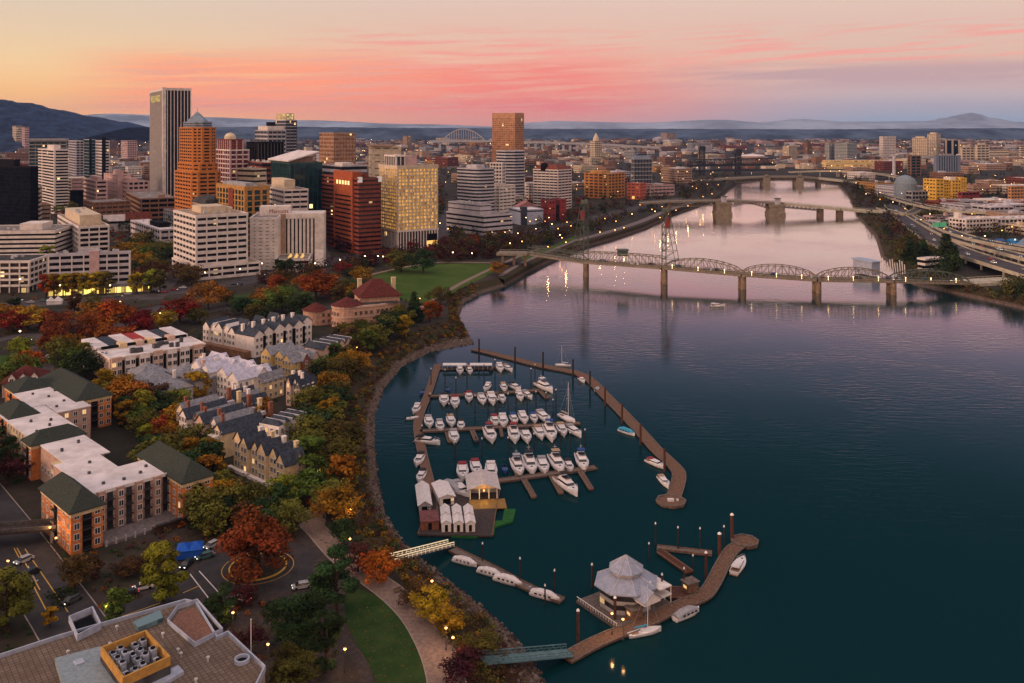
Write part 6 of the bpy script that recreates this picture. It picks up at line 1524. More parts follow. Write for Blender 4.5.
def sailboat(canvas='blue', L_=10.5, mast=13.0):
    t = bpy.data.objects.new('sailboat', None); COL.objects.link(t)
    hull_mesh(L_, 3.1, 1.0, PALE, .3, .6).build('hull', PALE, t)
    mb = MB(); mb.loft([[(-L_ * .1, -.9, .95), (L_ * .25, -.55, 1.05), (L_ * .25, .55, 1.05), (-L_ * .1, .9, .95)], [(-L_ * .1, -.75, 1.55), (L_ * .22, -.4, 1.4), (L_ * .22, .4, 1.4), (-L_ * .1, .75, 1.55)]]); mb.build('cabin', PALE, t)
    mb = MB(); mb.box(-L_ * .42, -L_ * .12, -.7, .7, .98, 1.04); mb.build('cockpit_deck', TEAK, t)
    mb = MB(); mb.tube((L_ * .08, 0, 1.0), (L_ * .08, 0, 1.0 + mast), .11, .07, 8); mb.bar((L_ * .08, -.9, 1 + mast * .55), (L_ * .08, .9, 1 + mast * .55), .06); mb.build('mast', PALE, t)
    mb = MB(); mb.tube((L_ * .06, 0, 2.4), (-L_ * .34, 0, 2.3), .08, None, 8); mb.build('boom', PALE, t)
    mb = MB(); mb.tube((L_ * .05, 0, 2.6), (-L_ * .33, 0, 2.48), .26, .2, 8); mb.build('sail_cover', CANV[canvas], t)
    mb = MB()
    for x, y in ((L_ * .48, 0), (-L_ * .48, 0), (L_ * .06, 1.45), (L_ * .06, -1.45)): mb.bar((x, y, 1.1), (L_ * .08, 0, mast * .97), .03)
    mb.build('rigging', M_METAL, t); nest(t, {'mast': ('boom', 'sail_cover', 'rigging')})
    return t
def covered(canvas='white', L_=10.0):
    t = bpy.data.objects.new('covered_boat', None); COL.objects.link(t)
    hull_mesh(L_, 3.3, 1.0, PALE).build('hull', PALE, t)
    mb = MB(); mb.loft([[(x, -w_, 1.02 + .1 * (x > 0)), (x, -w_ * .75, 1.02 + h_ * .7), (x, 0, 1.02 + h_), (x, w_ * .75, 1.02 + h_ * .7), (x, w_, 1.02 + .1 * (x > 0))] for x, w_, h_ in ((-L_ * .47, 1.35, .9), (-L_ * .2, 1.6, 1.7), (L_ * .15, 1.55, 1.7), (L_ * .36, .95, .9), (L_ * .46, .3, .4))]); mb.build('boat_cover', CANV[canvas], t)
    mb = MB()
    for k in range(4):
        for sg in (-1, 1): mb.box(-L_ * .3 + k * L_ * .16, -L_ * .3 + k * L_ * .16 + .9, sg * 1.57 - .04, sg * 1.57 + .04, 1.3, 1.75)
    mb.build('side_window', BGLASS, t)
    return t
def dinghy(canvas='black'):
    t = bpy.data.objects.new('dinghy', None); COL.objects.link(t)
    hull_mesh(4.6, 1.9, .6, PALE).build('hull', CANV[canvas], t); mb = MB()
    for x in (-1.0, .3): mb.box(x, x + .35, -.8, .8, .61, .68)
    mb.build('thwart', TEAK, t); mb = MB(); mb.box(-2.7, -2.2, -.2, .2, .3, 1.1); mb.build('outboard_motor', C_BLACK, t)
    return t
PRO = {}
def proto(key, fn, *a):
    if key not in PRO:
        o_ = fn(*a); bpy.context.view_layer.update(); index_kids(o_); PRO[key] = [o_, False]
    return PRO[key]
def boat(px, py, kind, canvas, deg, label, group='boats moored in the marina', s=1.0):
    fn = {'fly': cruiser, 'express': cruiser, 'cabin': cruiser, 'sail': sailboat, 'cov': covered, 'ding': dinghy}[kind]
    pr = proto((kind, canvas), fn, *((kind, canvas) if fn is cruiser else (canvas,)))
    p = at(px, py, .5); loc = (p.x, p.y, 0)
    c = dup(pr[0], loc, math.radians(deg), label, group, (s, s, s))
    c['category'] = {'sail': 'sailboat', 'ding': 'dinghy'}.get(kind, 'boat')
BRW = random.Random(17)
DESC = {'fly': 'large white flybridge yacht', 'express': 'white cabin cruiser', 'cabin': 'small white cabin boat', 'cov': 'covered boat', 'ding': 'open dinghy', 'sail': 'white sailboat'}
def row(items, where, deg=-84, s=1.0):
    for it in items:
        x, y, k, c = it[:4]; d = it[4] if len(it) > 4 else deg + BRW.uniform(-4, 4)
        if k in ('fly',): c2 = f'with a {c} hardtop'
        elif k in ('express', 'cabin'): c2 = f'with a {c} canvas'
        elif k == 'sail': c2 = f'with a {c} sail cover'
        else: c2 = f'in {c}'
        boat(x, y, k, c, d, f'{DESC[k]} {c2} {where}', 'boats ' + where, s * BRW.uniform(.92, 1.08))
row([(460, 371, 'cabin', 'white'), (469.5, 371, 'cabin', 'tan'), (491, 370, 'ding', 'black'), (500, 368.5, 'express', 'white'), (508, 369, 'cabin', 'tan', -60)], 'on the far dock row')
row([(444, 401, 'express', 'black'), (455, 403, 'express', 'red'), (469, 398, 'cabin', 'red'), (466, 394, 'ding', 'red'), (482, 400, 'express', 'grey'), (492, 400, 'express', 'white'), (487, 388, 'cabin', 'white', -100), (502, 399, 'cabin', 'black'), (504, 388, 'cabin', 'tan'), (515.5, 388, 'cabin', 'black', -60), (520, 397, 'cabin', 'white'), (527.5, 396, 'cabin', 'grey', -65), (544.5, 388, 'fly', 'white', -62), (448, 390, 'ding', 'blue')], 'on the second dock row')
row([(429, 423, 'express', 'grey'), (440, 427, 'cabin', 'grey'), (451, 422, 'express', 'tan'), (461, 426, 'cabin', 'black'), (454, 438, 'express', 'grey'), (490, 436, 'fly', 'red'), (495, 422, 'cabin', 'red'), (503, 422, 'express', 'white'), (514, 420, 'cabin', 'blue'), (514, 436, 'fly', 'red'), (523.5, 419, 'express', 'white'), (526, 437, 'express', 'black'), (534, 419, 'cabin', 'blue'), (543.5, 418, 'express', 'grey', -70), (539.5, 434, 'express', 'tan'), (550, 434, 'fly', 'blue'), (562, 431, 'express', 'tan'), (574, 432, 'express', 'grey', -65), (567, 419, 'sail', 'tan', -60), (476, 441, 'ding', 'black')], 'on the third dock row')
row([(462.5, 473, 'express', 'red'), (476, 469, 'express', 'red'), (491, 473, 'express', 'white'), (517.5, 468, 'fly', 'grey'), (530, 466, 'fly', 'black'), (543, 467, 'express', 'grey'), (557, 465, 'fly', 'tan'), (569, 467, 'cabin', 'black'), (582, 463, 'fly', 'blue'), (567, 487, 'fly', 'black', -66), (505, 470, 'ding', 'blue')], 'on the nearest dock row')
row([(416, 410, 'cabin', 'white', -95), (412.5, 418, 'ding', 'white', 10), (422, 393, 'ding', 'blue', -95), (419, 461, 'cabin', 'black', -95), (421, 477, 'cabin', 'black', -95), (428, 442, 'cabin', 'black', -20)], 'along the bank side walkway')
row([(563, 365, 'sail', 'white', 170), (582, 380, 'cabin', 'red', -75), (627, 432, 'cov', 'turquoise', -50), (656, 464, 'express', 'red', -55), (664, 482, 'express', 'tan', -80)], 'along the curved boardwalk', s=.72)
row([(465, 562, 'cov', 'white', -28), (490, 573, 'cov', 'white', -28), (508, 581, 'cov', 'white', -28), (526, 586, 'ding', 'grey', -28), (545, 596, 'cov', 'white', -28)], 'on the lower dock near the bank', s=.74)
row([(739, 566, 'express', 'white', 60), (645, 632, 'sail', 'turquoise', 20), (687, 614, 'cov', 'grey', 35)], 'alongside the restaurant pier', s=.8)
row([(453, 489, 'cov', 'grey', -62), (461, 491, 'express', 'grey', -62)], 'laid up between the marina sheds')
row([(718, 306, 'cabin', 'white', 0)], 'under way below the near bridge'); row([(597, 389, 'ding', 'grey', 70)], 'beside the inner boardwalk') 
for (key, (o_, _)) in PRO.items():                       # the patterns themselves are not part of the scene
    for k in list(o_.children_recursive): bpy.data.objects.remove(k)
    bpy.data.objects.remove(o_)
# long covers on the far row
for k, (x0, x1) in enumerate(((443, 466), (470, 492))):
    a, b = at(x0, 364, 2.5), at(x1, 364, 2.5); t = thing('boat_shelter', ('left' if k == 0 else 'right') + ' long white boat shelter on the far dock row', 'boat shelter', (a.x, a.y, 0))
    ln = b.x - a.x; mb = MB(); mb.loft([[(0, -2, 2.4), (0, 0, 3.0), (0, 2, 2.4)], [(ln, -2, 2.4), (ln, 0, 3.0), (ln, 2, 2.4)]]); mb.build('roof', CANV['white'], t)
    for i in range(6):
        for y in (-1.8, 1.8): mb = MB(); mb.tube((ln * i / 5, y, .3), (ln * i / 5, y, 2.45), .07, None, 6); mb.build('post', M_METAL, t)

# ---- marina sheds
def shed(label, px, py, w_, d_, h_, rise, deg, roof, wall, cat='shed', name='boat_shed', lit=False):
    p = at(px, py, .7); t = thing(name, label, cat, (p.x, p.y, .72), math.radians(deg)); t.scale = (.95, .95, .8)
    gable(t, -w_ / 2, w_ / 2, 0, d_, 0, h_, h_ + rise, 'y', wall, roof, .5)
    part_box(t, 'doorway', C_BLACK, -w_ * .28, w_ * .28, -.05, .2, .1, h_ * .75); link('window', window_mesh(.8, .9, HOUSE_W, W_LIT if lit else W_GLASS), t, (w_ * .38, -.02, h_ * .45))
    return t
shed('long white roofed shed at the left end of the marina platform', 425, 512, 3.4, 15, 2.6, 1.3, 9, CANV['white'], HOUSE_G)
t = shed('white walled shed with a lit window between the marina sheds', 447, 505, 4.4, 11, 3.0, .8, 16, CANV['white'], HOUSE_W, lit=True)
t = thing('boat_shelter', 'wide grey roofed open shelter above a lit fuel deck', 'shelter', (*at(484, 501, .7)[:2], .72), math.radians(6)); t.scale = (1, 1, .85)
gable(t, -4.2, 4.2, 1.2, 11.5, 3.6, 3.7, 5.4, 'y', HOUSE_P, mat('pale_roll_roof', (.44, .40, .40), .9, .1, 1), .7, 'gable_wall')
for x in (-4.1, -1.4, 1.4, 3.8):
    for y in (1.4, 11.0): part_box(t, 'post', HOUSE_W, x, x + .3, y, y + .3, 0, 3.65)
part_box(t, 'counter', HOUSE_G, -4.2, 4.2, 6, 7, 0, 1.3)
part_box(t, 'deck', mat('fuel_deck', (.22, .13, .04), .9, .1, 1), -4.4, 6.2, -5.5, 1.0, -.25, .06)
l = bpy.data.lights.new('deck_light', 'POINT'); l.energy = 260; l.color = (1, .62, .14); l.shadow_soft_size = .3; lo = bpy.data.objects.new('deck_light', l); COL.objects.link(lo); lo.parent = t; lo.location = (0, -1.6, 3.0)
mb = MB(); mb.lathe([(.05, 0), (.2, .12), (.2, .3), (.05, .42)], 8); o_ = mb.build('lamp_bulb', BULB, t); o_.location = (0, .6, 3.1)
GREENM = mat('green_light_paint', (.008, .085, .012), .9, .2, 1)  # green light on the float, painted in as its deck colour
t = thing('green_float', 'float coloured as if lit green, edging the fuel deck', 'float', (*at(484, 524, .4)[:2], 0), math.radians(4)); mb = MB(); mb.prism([(-9, -7), (-3, -7.6), (2.5, -7), (3, -2), (8, 1), (9.5, 9), (6.2, 9.3), (5.2, 1.8), (-3, 1)], -.3, .5); mb.build('deck', GREENM, t)
for k in range(3):
    p = at(446.5 + k * 12, 532, .8); t = thing('houseboat', 'narrow white roofed houseboat on the plank platform', 'houseboat', (p.x, p.y, .72), math.radians(7), 'narrow houseboats')
    gable(t, -1.25, 1.25, .2, 4.6, 0, 2.3, 3.0, 'y', HOUSE_W, CANV['white'], .2); gable(t, -1.15, 1.15, 4.8, 10, 0, 2.6, 3.4, 'y', HOUSE_W, CANV['white'], .2)
    part_box(t, 'door', C_BLACK, -.4, .4, .12, .4, .1, 1.9)
p = at(430, 530, .7); t = thing('storage_hut', 'low maroon roofed hut at the near end of the marina platform', 'hut', (p.x, p.y, .7), math.radians(9)); part_box(t, 'wall', BRICK_H, -2.4, 2.4, 0, 7, 0, 2.2); part_box(t, 'roof', mat('hut_roof', (.14, .05, .05), .9, .2), -2.6, 2.6, -.2, 7.2, 2.2, 2.45); part_box(t, 'door', C_BLACK, -.5, .5, -.06, .1, .1, 1.9)

# ---- floating restaurant with an eight sided metal roof
p = at(626, 602, .7); t = thing('floating_restaurant', 'floating restaurant under a two tier eight sided metal roof', 'restaurant', (p.x, p.y, 0), math.radians(35)); t.scale = (.80, .80, .92)
MROOF = mat('seamed_metal_roof', (.25, .275, .36), .6, .10, 1.2, .25)
def octo(r, k=1.0): return [(r * math.cos(math.pi / 8 + i * math.pi / 4) * k, r * math.sin(math.pi / 8 + i * math.pi / 4)) for i in range(8)]
part_box(t, 'float', PLANKG, -11, 10.5, -8.4, 9, -.4, .7)
mb = MB(); mb.prism(octo(7.4, 1.08), .7, 6.0); mb.build('wall', HOUSE_G, t)
mb = MB(); mb.prism(octo(7.46, 1.08), 1.8, 3.0, cap=False); mb.prism(octo(7.46, 1.08), 4.0, 5.4, cap=False); mb.build('window_band', glassy('restaurant_glass', (.03, .03, .035), .05, 2, 3), t)
mb = MB(); mb.loft([[(x, y, 5.9) for x, y in octo(9.0, 1.08)], [(x, y, 6.2) for x, y in octo(9.0, 1.08)], [(x, y, 8.3) for x, y in octo(4.6)]]); mb.build('roof', MROOF, t)
mb = MB(); mb.prism(octo(4.4), 8.2, 9.3); mb.build('clerestory', HOUSE_G, t)
mb = MB(); mb.loft([[(x, y, 9.2) for x, y in octo(5.2)], [(x, y, 9.4) for x, y in octo(5.2)], [(x, y, 12.4) for x, y in octo(.3)]]); mb.build('upper_roof', MROOF, t)
mb = MB()
for i in range(8):
    a, b = octo(5.22)[i], octo(.3)[i]; mb.bar((a[0], a[1], 9.45), (b[0], b[1], 12.45), .14); a, b = octo(9.02, 1.08)[i], octo(4.6)[i]; mb.bar((a[0], a[1], 6.25), (b[0], b[1], 8.35), .14)
mb.build('roof_rib', M_METAL, t)
gable(t, -3, 3, -11, -6.5, 4.4, 5.2, 7.2, 'y', HOUSE_W, MROOF, .4, 'porch'); part_box(t, 'deck', PLANK, -9, 10, -8.3, -7.7, .72, 3.2) if False else None
part_box(t, 'terrace', HOUSE_W, 5.5, 10.4, -8, 2, 2.9, 3.2); part_box(t, 'terrace', HOUSE_W, 5.5, 10.4, -8, 2, 5.0, 5.25)
for k in range(5): part_box(t, 'post', HOUSE_W, 10.1, 10.35, -7.8 + 2.4 * k, -7.6 + 2.4 * k, .7, 5.0)
for k in range(16): part_box(t, 'rail_post', HOUSE_W, -10.9, -10.8, -8.2 + 1.1 * k, -8.1 + 1.1 * k, .7, 1.6)
part_box(t, 'railing', HOUSE_W, -10.95, -10.75, -8.3, 9, 1.55, 1.65)
dock('pier_dock', 'angled plank pier in front of the floating restaurant', [(566, 658), (590, 645), (612, 635), (641, 624), (678, 606), (702, 596), (712, 585), (722, 566), (732, 550), (745, 541)], 3.5, PLANK, .7)
p = at(745, 541, .7); t = thing('dock_end', 'eight sided plank tip of the restaurant pier', 'dock', (p.x, p.y, 0)); mb = MB(); mb.lathe([(3.6, .1), (3.6, .76)], 8); mb.build('deck', PLANK, t); mb = MB(); mb.lathe([(3.7, .76), (3.7, 1.05), (3.3, 1.05), (3.3, .76)], 8, caps=False); mb.build('rim', PLANKG, t)
dock('finger_dock', 'pale float between lamp piles behind the floating restaurant', [(657, 547), (712, 553)], 2.0, PLANKG)
dock('finger_dock', 'dark float joining the restaurant to the pale float', [(660, 551), (690, 572)], 2.0, PILER); dock('finger_dock', 'dark float beside the restaurant terrace', [(668, 592), (704, 594)], 5.0, PILER)
for x, y, l in ((634, 617, 'left'), (690, 590, 'right')):
    p = at(x, y, .8); t = thing('kiosk', f'{l} timber kiosk beside the restaurant pier', 'kiosk', (p.x, p.y, .72), .5); part_box(t, 'wall', PLANK, -1.5, 1.5, -1.2, 1.2, 0, 2.2); part_box(t, 'roof', PLANKG, -1.8, 1.8, -1.5, 1.5, 2.2, 2.4); part_box(t, 'window', W_LIT, -1.52, -1.46, -.6, .6, .9, 1.6)
# ---- gangways
def gangway(label, a, b, za, zb, w_, m, mr, truss=False):
    A, B = at(*a, za), at(*b, zb); t = thing('gangway', label, 'gangway', (A.x, A.y, 0)); d = (B - A); s = Vector((-d.y, d.x, 0)).normalized() * (w_ / 2)
    mb = MB(); mb.bar(A, B, w_, .2); mb.build('deck', m, t, world=True)
    for k in (-1, 1):
        mb = MB(); up = Vector((0, 0, 1.1)); mb.bar(A + s * k + up, B + s * k + up, .16); mb.bar(A + s * k + up * .5, B + s * k + up * .5, .08); n = 14
        for i in range(n + 1):
            q = A + d * (i / n) + s * k; mb.bar(q, q + up, .09, up=(0, 1, 0))
            if truss and i < n: mb.bar(q, A + d * ((i + 1) / n) + s * k + up, .07)
        mb.build('railing', mr, t, world=True)
gangway('gangway with two bright lit rails from the bank to the marina', (392, 560), (451, 545), 4.6, 1.0, 2.2, PLANKG, glow('rail_light', (1, .72, .42), .75))
gangway('long teal gangway from the bank to the restaurant pier', (482, 661), (570, 653), 4.6, 1.0, 3.0, mat('teal_steel', (.09, .17, .19), .6, .15), MATS['teal_steel'], True)
# ---- piles
CAPW = mat('white_pile_cap', (.75, .72, .70), .7, 0)
PC = {}
def pile(px, py0, py1, where, r=.26, m=PILE, cap=True, lit=False):
    """A pile seen from the water (px, py1) up to row py0."""
    p = at(px, py1, 0); hh = max(2.0, hz(py0, p.y))
    t = thing('mooring_pile', f"{'thick' if r > .35 else 'slim'} {'rust brown' if m is PILER else 'black'} pile {'with white cap ' if cap else ''}{where}", 'mooring pile', (p.x, p.y, 0), 0, 'piles ' + where)
    k = (round(r, 2), m.name)
    if k not in PC: mb = MB(); mb.tube((0, 0, 0), (0, 0, 1), r, r * .9, 10); PC[k] = mb.mesh('shaft', m)
    s = link('shaft', PC[k], t, (0, 0, -1.5)); s.scale = (1, 1, hh + 1.5)
    if cap:
        if ('cap', r) not in PC: mb = MB(); mb.lathe([(r * 1.05, 0), (r * .9, .25), (.05, .55)], 10); PC[('cap', r)] = mb.mesh('cap', CAPW)
        link('cap', PC[('cap', r)], t, (0, 0, hh))
for x, a, b in ((479, 339, 359), (515, 347, 363), (543, 352, 370), (573, 359, 376), (590, 371, 389), (605, 387, 406), (622, 404, 423), (640.5, 424, 445), (664.5, 449, 472)): pile(x, a, b, 'along the curved boardwalk', .42, PILE if x < 600 else PILER, False)
for x, y in ((431, 377), (445, 378), (456, 386), (467, 373), (484, 372), (495, 368), (531, 377), (535, 373), (449, 412), (457, 415), (475, 404), (508, 402), (516, 401), (527, 402), (536, 400), (546, 401), (556, 398), (496, 405), (488, 404), (455, 450), (482, 447), (508, 446), (534, 442), (560, 439), (570, 441), (585, 438), (553, 408), (498, 408), (430, 402), (422, 434)): pile(x, y - 8, y + 9, 'among the marina berths', .2)
for x, a, b in ((482.5, 544, 563), (520, 559, 582), (554.5, 571, 592), (545, 586, 603)): pile(x, a, b, 'beside the lower dock', .2)
for x, a, b in ((592, 565, 588), (607, 583, 606), (615, 598, 622), (635, 587, 613), (650, 583, 610), (662, 575, 602), (684, 569, 592), (706, 553, 580), (578, 611, 644)): pile(x, a, b, 'around the restaurant', .36 if x in (578, 706, 650, 615) else .24, PILER)
for x, a, b in ((655.5, 524, 546), (678, 528, 551), (700, 529, 552), (724, 527, 548), (649, 544, 560), (693, 556, 568)): pile(x, a, b, 'behind the restaurant', .2)
for x, a, b in ((719.5, 534, 556), (732, 515, 541)): pile(x, a, b, 'at the restaurant pier tip', .5, PILER)
lamp(612, 634, 'on the restaurant pier', light=420, z=.72); lamp(623, 640, 'on the restaurant pier', light=300, z=.72)
# ================================================================== bridges and the freeway
STEELG = mat('green_grey_steel', (.075, .090, .072), .7, .18, .5, .25)
STEELT = mat('tan_grey_steel', (.19, .16, .125), .7, .18, .5, .25)
STEELK = mat('black_steel', (.020, .022, .028), .7, .2, .5, .2)
CONC_T = mat('tan_bridge_concrete', (.25, .20, .145), .88, .16, .3)
CONC_P = mat('pier_concrete', (.20, .14, .095), .9, .2, .3)
CONC_G = mat('pale_girder', (.40, .36, .28), .85, .12, .2)
STEELW = mat('white_steel', (.34, .33, .34), .7, .1, .2)
# ---- the near truss bridge with lift towers
def wp(px, py, base): d = dep(base, 0.0); return Vector((xat(px, d), d, hz(py, d)))
NP = [wp(530, 252.5, 271), wp(586, 261, 276), wp(664, 266.5, 283), wp(742, 273.5, 288.5), wp(816.5, 278.5, 292), wp(891, 279.8, 293.5), wp(966, 281.5, 292)]
BR1 = thing('lift_bridge', 'long steel truss bridge with lift towers crossing the river nearest the marina', 'bridge', (NP[2].x, NP[2].y, 0))
RW = 8.0
def perp(a, b): d = (b - a); d.z = 0; d.normalize(); return Vector((-d.y, d.x, 0))
def deckseg(a, b, w_, th, m, t, name='deck'):
    mb = MB(); s = perp(a, b) * (w_ / 2); dn = Vector((0, 0, -th)); mb.loft([[a - s + dn, a + s + dn, a + s, a - s], [b - s + dn, b + s + dn, b + s, b - s]]); mb.build(name, m, t, world=True)
    mb = MB()
    for k in (-1, 1): mb.bar(a + s * k + Vector((0, 0, 1.0)), b + s * k + Vector((0, 0, 1.0)), .22, .3)
    n = max(2, int((b - a).length / 4))
    for i in range(n + 1):
        for k in (-1, 1): q = a.lerp(b, i / n) + s * k; mb.bar(q, q + Vector((0, 0, 1.0)), .16, up=(0, 1, 0))
    mb.build('railing', m, t, world=True)
def truss(a, b, hfun, n, t, m, w_=RW, bw=.52):
    s = perp(a, b) * (w_ / 2)
    for k in (-1, 1):
        mb = MB(); lo = [a.lerp(b, i / n) + s * k + Vector((0, 0, .3)) for i in range(n + 1)]; hi = [p + Vector((0, 0, hfun(i / n))) for i, p in enumerate(lo)]
        for i in range(n):
            mb.bar(lo[i], lo[i + 1], bw * .9); mb.bar(hi[i], hi[i + 1], bw)
            if hfun(i / n) > 1: mb.bar(lo[i], hi[i], bw * .6, up=(0, 1, 0))
            A, B_ = (lo[i], hi[i + 1]) if i < n / 2 else (hi[i], lo[i + 1])
            mb.bar(A, B_, bw * .6)
        mb.build('truss', m, t, world=True)
    mb = MB()
    for i in range(1, n):
        z = Vector((0, 0, hfun(i / n) + .3)); p = a.lerp(b, i / n); mb.bar(p - s + z, p + s + z, bw * .55)
    mb.build('cross_bracing', m, t, world=True)
camel = lambda h0, h1: (lambda u: h0 + (h1 - h0) * math.sin(math.pi * max(0, min(1, u))) ** .6)
for i in range(6):
    a, b = NP[i], NP[i + 1]; deckseg(a, b, RW + 4, 1.3, STEELT, BR1)
    truss(a, b, camel((4.4, 6.3, 1, 1, 1, 1)[i], (5, 7, 7, 7, 7, 6.6)[i]), (8, 12, 12, 11, 11, 11)[i], BR1, STEELG if i in (0, 5) else STEELT)
for i in range(1, 6):
    p = NP[i]; r_ = 1.9; mb = MB(); mb.lathe([(r_ * 1.12, -2), (r_ * 1.05, 1.5), (r_, 2), (r_ * .95, p.z - 3.2), (r_ * 1.15, p.z - 3.0), (r_ * 1.15, p.z - 1.35)], 14, 0, (p.x, p.y + 3)); mb.lathe([(r_, -2), (r_ * .95, p.z - 1.35)], 14, 0, (p.x, p.y - 4)); mb.box(p.x - 1.1, p.x + 1.1, p.y - 4.5, p.y + 3.5, p.z - 4.2, p.z - 1.4); mb.build('pier', CONC_P, BR1, world=True)
def lift_tower(p, top, side):
    s = perp(NP[1], NP[2]); d = (NP[2] - NP[1]).normalized() * side
    for k in (-1, 1):
        mb = MB(); f0 = p + s * (k * RW / 2) + Vector((0, 0, .2)); t0 = Vector((f0.x, f0.y, top)); b0 = f0 + d * 10.5; t1 = t0 + d * 2.5
        mb.bar(f0, t0, .62, up=(0, 1, 0)); mb.bar(b0, t1, .36, up=(0, 1, 0)); n = 7
        for i in range(n):
            mb.bar(f0.lerp(t0, i / n), b0.lerp(t1, (i + 1) / n), .26); mb.bar(f0.lerp(t0, (i + 1) / n), b0.lerp(t1, (i + 1) / n), .26)
        mb.build('tower_leg', STEELG, BR1, world=True)
    mb = MB()
    for i in range(1, 8):
        z = p.z + (top - p.z) * i / 7; mb.bar(p + s * (RW / 2) + Vector((0, 0, z - p.z)), p - s * (RW / 2) + Vector((0, 0, z - p.z)), .5)
        if i > 2: mb.bar(p + s * (RW / 2) + Vector((0, 0, z - p.z)), p - s * (RW / 2) + Vector((0, 0, p.z + (top - p.z) * (i - 1) / 7 - p.z)), .35)
    mb.build('tower_bracing', STEELG, BR1, world=True)
    c = p + d * 1.3; mb = MB(); mb.box(c.x - 2.0, c.x + 2.0, c.y - 5, c.y + 5, top - .5, top + .5)
    for k in (-1, 1): q = c + s * (k * RW * .36); mb.tube(q + s * -.3 + Vector((0, 0, top + 1.2 - q.z)), q + s * .3 + Vector((0, 0, top + 1.2 - q.z)), 1.4, None, 14)
    mb.build('sheave_deck', STEELG, BR1, world=True)
    z = p.z + (top - p.z) * .70; mb = MB(); c = p + d * 2.6; mb.box(c.x - 1.3, c.x + 1.3, c.y - RW * .40, c.y + RW * .40, z, z + 7); mb.build('counterweight', mat('red_counterweight', (.26, .035, .03), .8, .15), BR1, world=True)
lift_tower(NP[1], hz(203, NP[1].y), -1); lift_tower(NP[2], hz(211, NP[2].y), 1)
c = NP[1].lerp(NP[2], .48); mb = MB(); mb.box(c.x - 3.5, c.x + 3.5, c.y - 3, c.y + 3, c.z + 5.8, c.z + 9.5); mb.build('operator_house', mat('green_cabin', (.05, .08, .07), .7, .1), BR1, world=True)
mb = MB(); mb.box(c.x - 4.2, c.x + 4.2, c.y - 3.6, c.y + 3.6, c.z + 9.52, c.z + 10.3); mb.build('cabin_roof', STEELG, BR1, world=True)
for i in range(2, 6):
    for k in range(3):
        q = NP[i].lerp(NP[i + 1], (k + .4) / 3) - perp(NP[i], NP[i + 1]) * (RW / 2 + 1.6); mb = MB(); mb.lathe([(.05, q.z + 2.2), (.26, q.z + 2.4), (.26, q.z + 2.6), (.05, q.z + 2.8)], 8, 0, (q.x, q.y)); mb.tube((q.x, q.y, q.z), (q.x, q.y, q.z + 2.3), .09, None, 6); o_ = mb.build('bridge_lamp', glow('bridge_bulb', (1, .62, .28), 7), BR1, world=True)
# east approach of the near bridge
E0 = NP[6]; E1 = wp(1036, 277.5, 288)
T2 = thing('viaduct', 'pale concrete approach viaduct at the right end of the near truss bridge', 'viaduct', (E0.x, E0.y, 0)); deckseg(E0 + Vector((1.2, 0, -.02)), E1, 17, 2.4, CONC_G, T2)
for u in (.06, .42, .8):
    p = E0.lerp(E1, u)
    for k in (-5, 5): mb = MB(); mb.box(p.x - 1, p.x + 1, p.y + k - 1, p.y + k + 1, -1, p.z - 2.42); mb.build('pier', CONC_G, T2, world=True)
    mb = MB(); mb.box(p.x - 1.2, p.x + 1.2, p.y - 7.5, p.y + 7.5, p.z - 4, p.z - 2.44); mb.build('pier_cap', CONC_G, T2, world=True)
W0 = NP[0]; W1 = at(498, 252, LZ + 9); T2 = thing('viaduct', 'low approach ramp at the left end of the near truss bridge among trees', 'viaduct', (W0.x, W0.y, 0)); deckseg(W0 - Vector((1.2, 0, 0)), W1, 15, 1.6, STEELT, T2)
for u in (.15, .5, .85):
    p = W0.lerp(W1, u); mb = MB(); mb.box(p.x - 1, p.x + 1, p.y - 5, p.y + 5, LZ - 1, p.z - 1.62); mb.build('pier', CONC_P, T2, world=True)
# sail like white masts behind the near bridge's right end
p = at(892, 272, LZ); T2 = thing('mast_sculpture', 'cluster of white slanted masts behind the right end of the truss bridge', 'sculpture', p)
for k in range(11): q = at(882 + k * 2.3, 271 + k * .35, LZ); mb = MB(); mb.bar(q, q + Vector((-1.2 + k * .1, .6, 8.5 + 1.5 * math.sin(k * 1.7))), .45, .6, up=(0, 1, 0)); mb.build('mast', WHITE_P, T2, world=True)
f = lot('riverside_house', 'pale blue flat roofed shed beside the white slanted masts', 'shed', 872, 270, 858, 880, 20); part_box(f.t, 'wall', mat('pale_blue_panel', (.34, .37, .47)), 0, f.lb, 0, 20, -4, 5.5); part_box(f.t, 'roof', mat('pale_blue_roof', (.30, .36, .48), .7, .1), -1, f.lb + 1, -1, 21, 5.5, 6.2)
